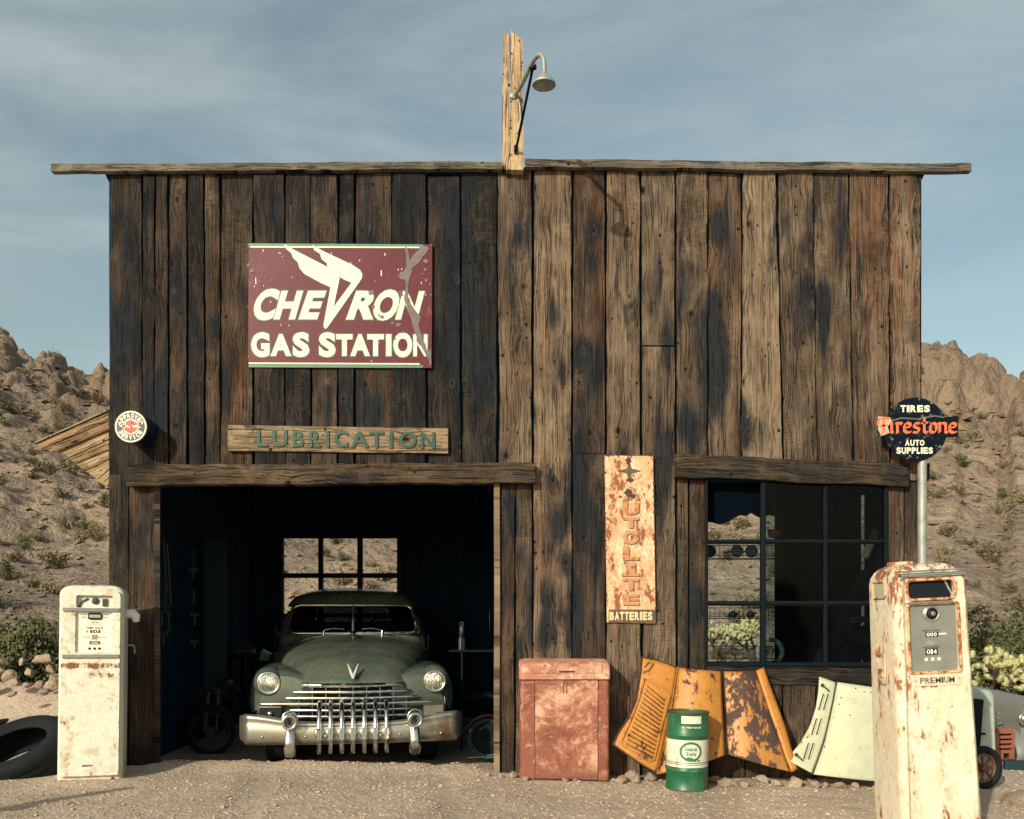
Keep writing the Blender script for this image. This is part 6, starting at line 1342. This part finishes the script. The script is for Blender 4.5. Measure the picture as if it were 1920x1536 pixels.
# cholla cactus
M['cholla'] = leaf_mat('cholla_spines', (.48, .45, .23), (.58, .54, .29), (.34, .34, .17)); M['cholla_stem'] = plain('cholla_trunk', (.07, .05, .035), .9)
def cholla_mesh(seed, n=70):
    rd = random.Random(seed); m = MB(); t = MB(); tips = []
    def grow(p, dirv, L_, depth):
        q = p + dirv * L_; t.tube([p, lerp(p, q, .5) + Vector((rd.uniform(-.02, .02),) * 3), q], [.035, .03, .028], 6)
        if depth == 0: tips.append((q, dirv)); return
        for _ in range(rd.choice((2, 3, 3))): grow(q, (dirv + Vector((rd.uniform(-1, 1), rd.uniform(-1, 1), rd.uniform(-.2, .7)))).normalized(), L_ * rd.uniform(.6, .85), depth - 1)
    for _ in range(2): grow(Vector((rd.uniform(-.1, .1), rd.uniform(-.1, .1), 0)), Vector((rd.uniform(-.4, .4), rd.uniform(-.4, .4), 1)).normalized(), .42, 2)
    segs = []
    for p, dv in tips:
        for _ in range(11): segs.append((p + Vector((rd.gauss(0, .11), rd.gauss(0, .11), rd.gauss(.02, .10))), (dv + Vector((rd.uniform(-1, 1), rd.uniform(-1, 1), rd.uniform(-.3, 1)))).normalized(), rd.uniform(.07, .12)))
    for p, dv, L_ in segs:
        a = dv.orthogonal().normalized(); b = dv.cross(a); rr = rd.uniform(.024, .034); rings = [(0, .5), (.2, .95), (.5, 1.05), (.8, .95), (1.0, .5)]; b0 = len(m.v)
        for f, r_ in rings:
            for k in range(7): an = 6.283 * k / 7; m.v.append(p + dv * L_ * f + (a * math.cos(an) + b * math.sin(an)) * rr * r_)
        for i in range(4):
            for k in range(7): m.f.append((b0 + i * 7 + k, b0 + i * 7 + (k + 1) % 7, b0 + (i + 1) * 7 + (k + 1) % 7, b0 + (i + 1) * 7 + k))
        m.f.append(tuple(b0 + 28 + k for k in range(7)))
        for _ in range(26):
            an = rd.uniform(0, 6.283); f = rd.uniform(0, 1.05); nrm = (a * math.cos(an) + b * math.sin(an) + dv * (f - .5) * .9).normalized(); s0 = p + dv * L_ * f + nrm * rr * .8; tn = nrm.orthogonal().normalized() * .0045
            m.add([s0 - tn, s0 + tn, s0 + nrm * rd.uniform(.018, .035)], [(0, 1, 2)])
    return m, t
CH = []
for sd_ in (3, 5):
    m, t = cholla_mesh(sd_); a_ = m.build('spiny_joints', M['cholla'], None, fix=False); b_ = t.build('trunk', M['cholla_stem'], None, fix=False); CH.append((a_.data, b_.data)); bpy.data.objects.remove(a_); bpy.data.objects.remove(b_)
def cholla(i, loc, sc, label, rz):
    T = thing('cholla_cactus', label, 'cactus', loc, 'cholla cacti'); T.scale = (sc,) * 3; T.rotation_euler = (0, 0, rz)
    for nm, me in zip(('spiny_joints', 'trunk'), CH[i]): o = bpy.data.objects.new(nm, me); COL.objects.link(o); o.parent = T
for i, px, y, sc, lab, rz in ((0, 1862, 2.6, .92, 'pale yellow cholla cactus just right of the tall pump', .3), (1, 1915, 2.9, .86, 'pale yellow cholla cactus cut by the right edge', 1.9), (1, 1350, 10.7, .80, 'pale cholla cactus seen through the lower left window pane', .8), (0, 1412, 11.0, .78, 'second pale cholla seen beside the window upright through the shed', 2.2), (0, 8, 4.6, .55, 'small pale cholla behind the rocks at the left edge', 1.2)):
    x = (px - CX) * (y + 8) / FPX; cholla(i, (x, y, hz(x, y) - .02 + (.25 if px < 100 else 0)), sc, lab, rz)
# ------------------------------------------------------------------ scrap vehicles at the right edge
M['pale_blue'] = paint_mat('pale_blue_scrap_paint', (.26, .34, .33), (.12, .08, .06), .42, 7, base2=(.36, .42, .39), rough=.5, edge=(.3, .3, .25)); M['rust_wheel'] = paint_mat('rusted_wheel', (.10, .05, .03), (.05, .025, .02), .6, 10); M['grille_rust'] = paint_mat('rusty_red_grille', (.24, .085, .055), (.12, .045, .035), .5, 12, edge=(.3, .1, .05)); M['scrap_grey'] = paint_mat('bare_grey_scrap', (.20, .21, .20), (.10, .06, .05), .5, 6, edge=(.2, .15, .12)); M['teal'] = plain('teal_board', (.010, .035, .040), .6)
def scrap():
    c = P(1846, 1480, -.3); T = thing('tractor', 'old tractor with pale blue tank panel and rusted spoked wheel behind the tall pump', 'tractor', (c.x, c.y, gz(c.x, c.y)))
    m = MB(); q = lambda px, py, y: (P(px, py, y).x, P(px, py, y).z)
    m.prism([q(1800, 1412, .1), q(1869, 1412, .1), q(1865, 1302, .1), q(1860, 1294, .1), q(1800, 1290, .1)], (), .1, .9); m.build('tank_panel', M['pale_blue'], T, bevel=.03, seg=3, smooth_=40)
    m = MB(); m.prism([q(1800, 1402, .05), q(1838, 1402, .05), q(1845, 1312, .05), q(1800, 1308, .05)], (), .05, .097); m.tube([P(1826, 1376, .02), P(1848, 1376, .02)], .012, 8); m.build('side_plate', M['dark_paint'], T, bevel=.006)
    W = P(1842, 1440, -.25); m = MB(); Wm = Matrix.Translation(W) @ Matrix.Rotation(R(12), 4, 'Z') @ Matrix.Rotation(R(90), 4, 'X'); m.torus(.155, .033, 44, 10, Wm); w_ = m.build('wheel', M['rubber'], T, smooth_=180)
    m = MB(); m.torus(.120, .014, 40, 8, Wm); m.lathe([(.035, -.05), (.035, .05)], 16, Wm)
    for k in range(8): a = k * math.pi / 4; m.tube([Wm @ Vector((.03 * math.cos(a), .03 * math.sin(a), 0)), Wm @ Vector((.118 * math.cos(a), .118 * math.sin(a), 0))], .012, 6)
    m.build('spoked_rim', M['rust_wheel'], w_, smooth_=50)
    T2 = thing('scrap_truck', 'derelict grey truck front with rusty red grille at the right edge', 'truck', (P(1905, 1440, 1.2).x, 1.2, gz(4, 1.2)))
    m = MB(); y = 1.0; m.prism([q(1868, 1424, y), q(1903, 1424, y), q(1903, 1372, y), q(1896, 1364, y), q(1874, 1366, y), q(1866, 1376, y)], [[q(1874, p + 4.2, y), q(1898, p + 3.4, y), q(1898, p, y), q(1874, p + .6, y)] for p in (1376, 1385, 1394, 1403)] + [[q(1882, 1423, y), q(1894, 1423, y), q(1894, 1413, y), q(1882, 1413, y)]], y, y + .05); m.build('grille', M['grille_rust'], T2, bevel=.006)
    m = MB(); m.span((P(1872, 1422, y).x, y + .06, P(1872, 1422, y).z), (P(1902, 1372, y).x, y + .07, P(1902, 1372, y).z)); m.build('grille_shade_sheet', M['black'], T2)  # black sheet for the shade behind the grille slots
    def bonnet(u, v): a = math.pi * u; x = lerp(P(1866, 1300, 1.7).x, P(1896, 1300, 1.7).x, .5) - .16 * math.cos(a) * (1 + .2 * v); return (x, 1.08 + 1.2 * v, P(1880, 1378, 1.4).z + (.40 + .03 * v) * math.sin(a) ** .6)
    m = MB(); m.grid(bonnet, 16, 6); b0 = len(m.v); m.add([bonnet(i / 16, 0) for i in range(17)], [tuple(range(17))]); m.build('bonnet', M['scrap_grey'], T2, smooth_=60)
    for k in range(5):
        m = MB(); a, b_ = P(1868, 1338 + k * 9, 1.05), P(1877, 1338 + k * 9, 1.05); m.tube([a, b_], .012, 6); m.build('louvre', M['chrome_dull'], T2)
    def fender(u, v): a = math.pi * .5 * v; return (P(1902, 1400, 1.0).x + .60 * u, .95 + .45 * (1 - math.cos(a)) , P(1902, 1425, 1.0).z + .36 * math.sin(a) ** .7 * (1 - .25 * (1 - u) ** 2))
    m = MB(); m.grid(fender, 10, 10); m.build('front_fender', M['scrap_grey'], T2, smooth_=180, solid=.01)
    m = MB(); Hm = Matrix.Translation(P(1922, 1348, 1.0)) @ Matrix.Rotation(R(90), 4, 'X'); m.torus(.055, .008, 24, 8, Hm); m.lathe([(.055, 0), (.03, .02), (.002, .025)], 20, Hm); m.build('headlight', M['chrome_dull'], T2, smooth_=180)
    m = MB(); a, b_ = P(1886, 1466, .6), P(1990, 1427, .6); m.prism([(a.x, a.z), (b_.x, a.z), (b_.x, b_.z), (a.x, b_.z)], (), .6, .66); tag(m.build('teal_trough', M['teal'], None, bevel=.01), 'dark teal metal trough under the derelict truck at the right edge', 'trough')
scrap()
# post out of the picture whose shadow falls across the gravel at bottom left
tip = Vector((-2.98, -.93, 0)); t_ = 2.1; bx = tip + Vector((-SUN.x, -SUN.y, 0)) / abs(SUN.z) * .95
T = thing('leaning_post', 'rough wooden post with crossbar outside the left edge of the picture', 'post', (bx.x, bx.y, gz(bx.x, bx.y)))
m = MB(); m.tube([(bx.x, bx.y, -.2), (bx.x, bx.y, .5), (bx.x + .02, bx.y, 1.0)], [.07, .065, .05], 10); m.tube([(bx.x - .5, bx.y - .1, .55), (bx.x + .12, bx.y, .62)], .045, 8); m.build('shaft', M['twig'], T)
# ------------------------------------------------------------------ inside the garage
M['tool_steel'] = plain('dull_tool_steel', (.045, .06, .068), .5, .3); M['red_tank'] = plain('faded_red_paint', (.045, .009, .010), .5); M['terracotta'] = plain('terracotta', (.42, .15, .09), .8); M['grey_board'] = plain('grey_hardboard', (.022, .046, .056), .8, 0, .3, .2, 5)
def spoked_wheel(m1, m2, c, R_, rot=Matrix.Identity(4), n=18):
    Wm = Matrix.Translation(c) @ rot @ Matrix.Rotation(R(90), 4, 'X'); m1.torus(R_, R_ * .10, 44, 8, Wm); m2.torus(R_ * .86, R_ * .035, 40, 6, Wm); m2.lathe([(R_ * .10, -.04), (R_ * .10, .04)], 14, Wm)
    for k in range(n): a = 2 * math.pi * k / n; b = a + (.35 if k % 2 else -.35); m2.tube([Wm @ Vector((R_ * .1 * math.cos(b), R_ * .1 * math.sin(b), .02 * (-1) ** k)), Wm @ Vector((R_ * .85 * math.cos(a), R_ * .85 * math.sin(a), 0))], .003, 4)
def motorbike():
    y = 1.5; c = P(395, 1372, y); T = thing('motorbike', 'old motorbike with red front mudguard in the dark bay left of the truck', 'motorbike', (c.x, y, gz(c.x, y)))
    a, b = MB(), MB(); spoked_wheel(a, b, c, 42 / FPX * (y + 8)); w_ = a.build('wheel', M['rubber'], T, smooth_=180); b.build('spoked_rim', M['tool_steel'], w_)
    R_ = 45 / FPX * (y + 8)
    m = MB(); m.grid(lambda u, v: (c.x + (R_ + .03 * (1 - (2 * v - 1) ** 2)) * math.cos(lerp(R(15), R(165), u)), y - .07 + .14 * v, c.z + (R_ + .03 * (1 - (2 * v - 1) ** 2)) * math.sin(lerp(R(15), R(165), u))), 20, 6); m.build('mudguard', M['red_tank'], T, smooth_=180)
    m = MB(); m.tube([P(372, 1310, y + .1), P(378, 1292, y + .1), P(395, 1288, y + .1), P(410, 1296, y + .1), P(414, 1318, y + .1)], .012, 8); m.build('handlebar', M['tool_steel'], T, smooth_=60)
    m = MB(); m.tube([c + Vector((-.06, 0, 0)), c + Vector((-.05, .1, .4))], .02, 8); m.tube([c + Vector((.06, 0, 0)), c + Vector((.05, .1, .4))], .02, 8); m.lathe([(.05, -.03), (.06, 0), (.05, .03)], 16, Matrix.Translation(c) @ Matrix.Rotation(R(90), 4, 'X')); m.build('fork', M['tool_steel'], T, smooth_=60)
    m = MB(); m.tube([c + Vector((0, .15, .36)), c + Vector((0, .5, .4)), c + Vector((0, .9, .3))], [.07, .12, .08], 12); m.build('fuel_tank', M['red_tank'], T, smooth_=180)
motorbike()
def red_machine():
    y = 1.0; c = P(915, 1385, y); T = thing('wheeled_machine', 'dark machine with teal wheel hoop and red mudguard half hidden by the right doorpost', 'machine', (c.x, y, gz(c.x, y)))
    r_ = 36 / FPX * (y + 8); Wm = Matrix.Translation(c) @ Matrix.Rotation(R(90), 4, 'X'); m = MB(); m.torus(r_, .010, 44, 8, Wm); m.torus(r_ * .9, .012, 44, 8, Wm @ Matrix.Translation((0, 0, -.03))); m.build('wheel_hoop', M['teal_rim'], T, smooth_=180)
    m = MB(); m.lathe([(r_ * .88, -.05), (r_ * .3, -.03), (r_ * .05, -.06)], 32, Wm); m.build('wheel_disc', M['dark_paint'], T, smooth_=60)
    m = MB(); m.grid(lambda u, v: (c.x + r_ * 1.22 * math.cos(lerp(R(60), R(150), u)), y - .1 + .2 * v, c.z + r_ * 1.22 * math.sin(lerp(R(60), R(150), u))), 16, 3); m.build('mudguard', M['red_tank'], T, smooth_=180)
M['teal_rim'] = plain('teal_wheel_paint', (.02, .07, .075), .5)
red_machine()
m = MB(); y = 2.4; m.span((P(368, 1300, y).x, y, P(368, 1345, y).z), (P(424, 1300, y).x, y + .04, P(424, 1010, y).z)); tag(m.build('hardboard_sheet', M['grey_board'], None), 'tall grey-blue sheet of hardboard standing in the dark behind the motorbike', 'board')
# hand tools hung on the left inside wall: each its own object
rd = random.Random(4)
def tool(kind, p, L_, label):
    m = MB()
    if kind == 'spanner': m.tube([p, p + Vector((.004, 0, -L_))], [.006, .007], 6); m.torus(.018, .006, 14, 6, Matrix.Translation(p) @ Matrix.Rotation(R(90), 4, 'X')); m.torus(.016, .006, 14, 6, Matrix.Translation(p + Vector((.004, 0, -L_))) @ Matrix.Rotation(R(90), 4, 'X'))
    elif kind == 'pry_bar': m.tube([p, p + Vector((.02, 0, -L_ * .5)), p + Vector((.035, 0, -L_)), p + Vector((.05, -.01, -L_ - .02))], [.008, .009, .009, .004], 7)
    else: m.tube([p, p + Vector((0, 0, -L_))], .010, 7); m.box(p + Vector((0, 0, .012)), (.08, .03, .035))
    return tag(m.build(kind, M['tool_steel'], None, smooth_=60), label, kind.replace('_', ' '), 'hand tools hung inside the left wall')
lab = {'spanner': 'steel spanner hanging in shadow inside the left doorpost', 'pry_bar': 'long pry bar hanging in shadow inside the left doorpost', 'hammer': 'hammer hanging in shadow inside the left doorpost'}
for px, py, kind, L_ in ((306, 1010, 'pry_bar', .5), (313, 1020, 'pry_bar', .55), (304, 1085, 'spanner', .24), (309, 1092, 'spanner', .26), (314, 1088, 'spanner', .25), (303, 1150, 'hammer', .12), (316, 1150, 'spanner', .14), (306, 1190, 'hammer', .10)):
    tool(kind, P(px, py, .35), L_, lab[kind])
for px, py, kind, L_ in ((363, 1035, 'spanner', .12), (362, 1070, 'hammer', .08), (363, 1110, 'spanner', .10), (365, 1155, 'hammer', .10), (364, 1205, 'hammer', .06)):
    tool(kind, P(px, py, 1.2), L_, 'small steel tool hanging in a column on the post deeper in the bay')
def bench():
    y = 3.0; a = P(424, 1225, y); T = thing('workbench', 'dark workbench along the back of the bay behind the truck wing', 'workbench', (a.x + .4, y + .3, gz(a.x, y)))
    m = MB(); m.span((a.x, y, a.z - .06), (a.x + 1.1, y + .6, a.z - .01)); m.build('bench_top', M['dark_paint'], T)
    for dx in (.04, 1.06):
        for dy in (.04, .56): m = MB(); m.span((a.x + dx - .03, y + dy - .03, -.2), (a.x + dx + .03, y + dy + .03, a.z - .06)); m.build('leg', M['dark_paint'], T)
    c = P(460, 1224, y + .1); m = MB(); m.box(c + Vector((0, 0, .02)), (.22, .1, .05)); m.tube([c + Vector((-.1, 0, .06)), c + Vector((0, 0, .10)), c + Vector((.12, 0, .05))], .02, 8); m.tube([c + Vector((0, 0, .06)), c + Vector((.08, 0, .20))], .008, 6); tag(m.build('bench_vice', M['tool_steel'], None, smooth_=50), 'steel vice on the bench between grey board and truck', 'vice')
    c = P(494, 1232, y - .05); m = MB(); m.add([c + Vector((-.05, 0, -.04)), c + Vector((.06, 0, -.05)), c + Vector((.07, .02, .03)), c + Vector((-.03, .02, .09)), c + Vector((-.05, .15, -.04)), c + Vector((.06, .15, -.05)), c + Vector((.07, .15, .03)), c + Vector((-.03, .15, .09))], [(0, 1, 2, 3), (7, 6, 5, 4), (0, 3, 7, 4), (1, 5, 6, 2), (3, 2, 6, 7), (0, 4, 5, 1)]); tag(m.build('oil_can', M['green_enamel'], None), 'small green can on the bench beside the truck wing', 'can')
    c = P(515, 1175, y); m = MB(); m.tube([c, c + Vector((.05, 0, -.1)), c + Vector((.09, 0, -.2))], [.02, .03, .02], 8); m.box(c + Vector((.06, 0, -.22)), (.1, .05, .1)); tag(m.build('hanging_bracket', M['tool_steel'], None, smooth_=50), 'pale metal bracket hanging beside the cab of the pickup', 'bracket')
bench()
m = MB(); c = P(866, 1170, 2.0); m.torus(.02, .006, 12, 6, Matrix.Translation(c) @ Matrix.Rotation(R(90), 4, 'X')); m.lathe([(.015, 0), (.028, -.02), (.03, -.10), (.012, -.12)], 12, Matrix.Translation(c + Vector((0, 0, -.02)))); tag(m.build('hanging_lantern', M['tool_steel'], None, smooth_=60), 'small metal lantern hanging in the dark right of the truck', 'lantern')
m = MB(); c = P(866, 1205, 2.0); m.lathe([(.04, 0), (.04, .12), (.02, .15), (.02, .17)], 14, Matrix.Translation(c + Vector((0, 0, -.08)))); tag(m.build('metal_bottle', M['tool_steel'], None, smooth_=60), 'metal bottle on the shelf right of the truck below the lantern', 'bottle')
m = MB(); c = P(868, 1290, 2.0); m.span((c.x - .15, 1.95, c.z - .10), (c.x + .35, 2.3, c.z - .07)); m.span((c.x - .15, 1.95, P(868, 1222, 2).z), (c.x + .35, 2.3, P(868, 1219, 2).z)); m.span((c.x - .02, 1.96, -.15), (c.x, 1.98, c.z + .6)); tag(m.build('wall_shelf', M['dark_paint'], None), 'dark shelf on the partition right of the truck', 'shelf')
# behind the front window: wire racks, pans, kettles, hoop, pot, tyres, planks
def rack(name, label, px0, px1, py0, py1, y, dep, step=9):
    T = thing(name, label, 'wire rack', P((px0 + px1) / 2, py1, y)); m = MB()
    a, b = P(px0, py1, y), P(px1, py0, y)
    for z in (a.z, lerp(a.z, b.z, .22), b.z): m.tube([(a.x, y, z), (b.x, y, z)], .0035, 5)
    n = int((px1 - px0) / step)
    for i in range(n + 1): x = lerp(a.x, b.x, i / n); m.tube([(x, y, a.z), (x, y, b.z)], .002, 4); m.tube([(x, y, a.z), (x, y + dep, a.z)], .002, 4)
    m.tube([(a.x, y + dep, a.z), (b.x, y + dep, a.z)], .0035, 5); m.build('wire_frame', M['black'], T); return T
rack('wire_rack', 'upper wire rack holding frying pans inside the front window', 1322, 1466, 1023, 1047, .25, .18)
rack('wire_rack', 'middle wire rack holding two small kettles inside the front window', 1322, 1450, 1140, 1160, .25, .18)
rack('wire_rack', 'lower wire railing along the window bottom below the cholla', 1326, 1560, 1212, 1242, .16, .10, 11)
for px, lab_ in ((1330, 'frying pan at the left end of the upper wire rack'), (1381, 'frying pan in the middle of the upper wire rack'), (1408, 'right-hand frying pan on the upper wire rack')):
    c = P(px, 1034, .30); Wm = Matrix.Translation(c) @ Matrix.Rotation(R(90), 4, 'X'); m = MB(); m.lathe([(.045, 0), (.058, .02), (.054, .02), (.044, .004)], 24, Wm); o = m.build('pan', M['black'], None, smooth_=50); m = MB(); m.tube([c + Vector((-.05, 0, 0)), c + Vector((-.12, 0, -.012))], .008, 6); m.build('pan_handle', M['black'], o); tag(o, lab_, 'pan', 'pans in the window')
for px, lab_ in ((1374, 'small black kettle left on the middle wire rack'), (1407, 'small black kettle right on the middle wire rack')):
    c = P(px, 1158, .33); m = MB(); m.lathe([(.03, 0), (.042, .02), (.036, .045), (.01, .055), (.012, .065)], 16, Matrix.Translation(c)); o = m.build('kettle', M['black'], None, smooth_=50); m = MB(); m.tube([c + Vector((.035, 0, .03)), c + Vector((.06, 0, .045))], .008, 6); m.build('spout', M['black'], o); tag(o, lab_, 'kettle', 'kettles in the window')
m = MB(); c = P(1444, 1222, .30); m.torus(.115, .016, 40, 8, Matrix.Translation(c) @ Matrix.Rotation(R(90), 4, 'X')); m.torus(.095, .008, 40, 8, Matrix.Translation(c) @ Matrix.Rotation(R(90), 4, 'X')); tag(m.build('wheel_trim', M['scrap_grey'], None, smooth_=180), 'round grey wheel trim standing behind the lower window upright', 'wheel trim')
m = MB(); c = P(1450, 1008, .5); m.lathe([(.045, 0), (.062, .05), (.066, .065), (.058, .066)], 20, Matrix.Translation(c) @ Matrix.Rotation(R(12), 4, 'Y')); tag(m.build('flower_pot', M['terracotta'] if 'terracotta' in M else M['red_tank'], None, smooth_=50), 'terracotta pot on the window bar of the middle top pane', 'pot')
for i, (px, py, rx, lab_) in enumerate(((1636, 1108, 70, 'upper pale old tyre hanging at the right inside of the window'), (1634, 1212, 75, 'lower pale old tyre hanging at the right inside of the window'))):
    torus_tyre('tyre', lab_, P(px, py, 1.0), .22, .15, (R(70), R(rx * .3), R(40)), 'tyres inside the window')
m = MB(); board(m, P(1601, 1300, 3.0), P(1604, 945, 3.0), P(1612, 1300, 3.0), P(1613, 945, 3.0), (0, -1, 0), .04, .6, .2); o = m.build('plank', M['grey_wood'], None); tag(o, 'grey upright plank standing inside seen through the right window panes', 'plank', 'planks inside the window')
m = MB(); board(m, P(1641, 1120, 1.9), P(1641, 928, 1.9), P(1650, 1120, 1.9), P(1650, 930, 1.9), (0, -1, 0), .04, .6, .2); o = m.build('plank', M['grey_wood'], None); tag(o, 'shorter upright plank nearest the right side of the window', 'plank', 'planks inside the window')
m = MB(); board(m, P(1616, 1045, .8), P(1638, 992, .8), P(1628, 1048, .8), P(1650, 995, .8), (0, -1, 0), .03, .65, .3); o = m.build('plank', M['pale_wood'], None); tag(o, 'short pale plank leaning tilted across the right window pane', 'plank', 'planks inside the window')
m = MB(); c = P(1612, 1165, .8); m.box(c, (.20, .08, .02)); m.tube([c + Vector((-.09, 0, .02)), c + Vector((-.02, 0, .035)), c + Vector((.08, 0, .02))], [.012, .022, .016], 8); tag(m.build('spanner_tray', M['tool_steel'], None, smooth_=50), 'tray of pale metal fittings in the lower right window pane', 'tray')
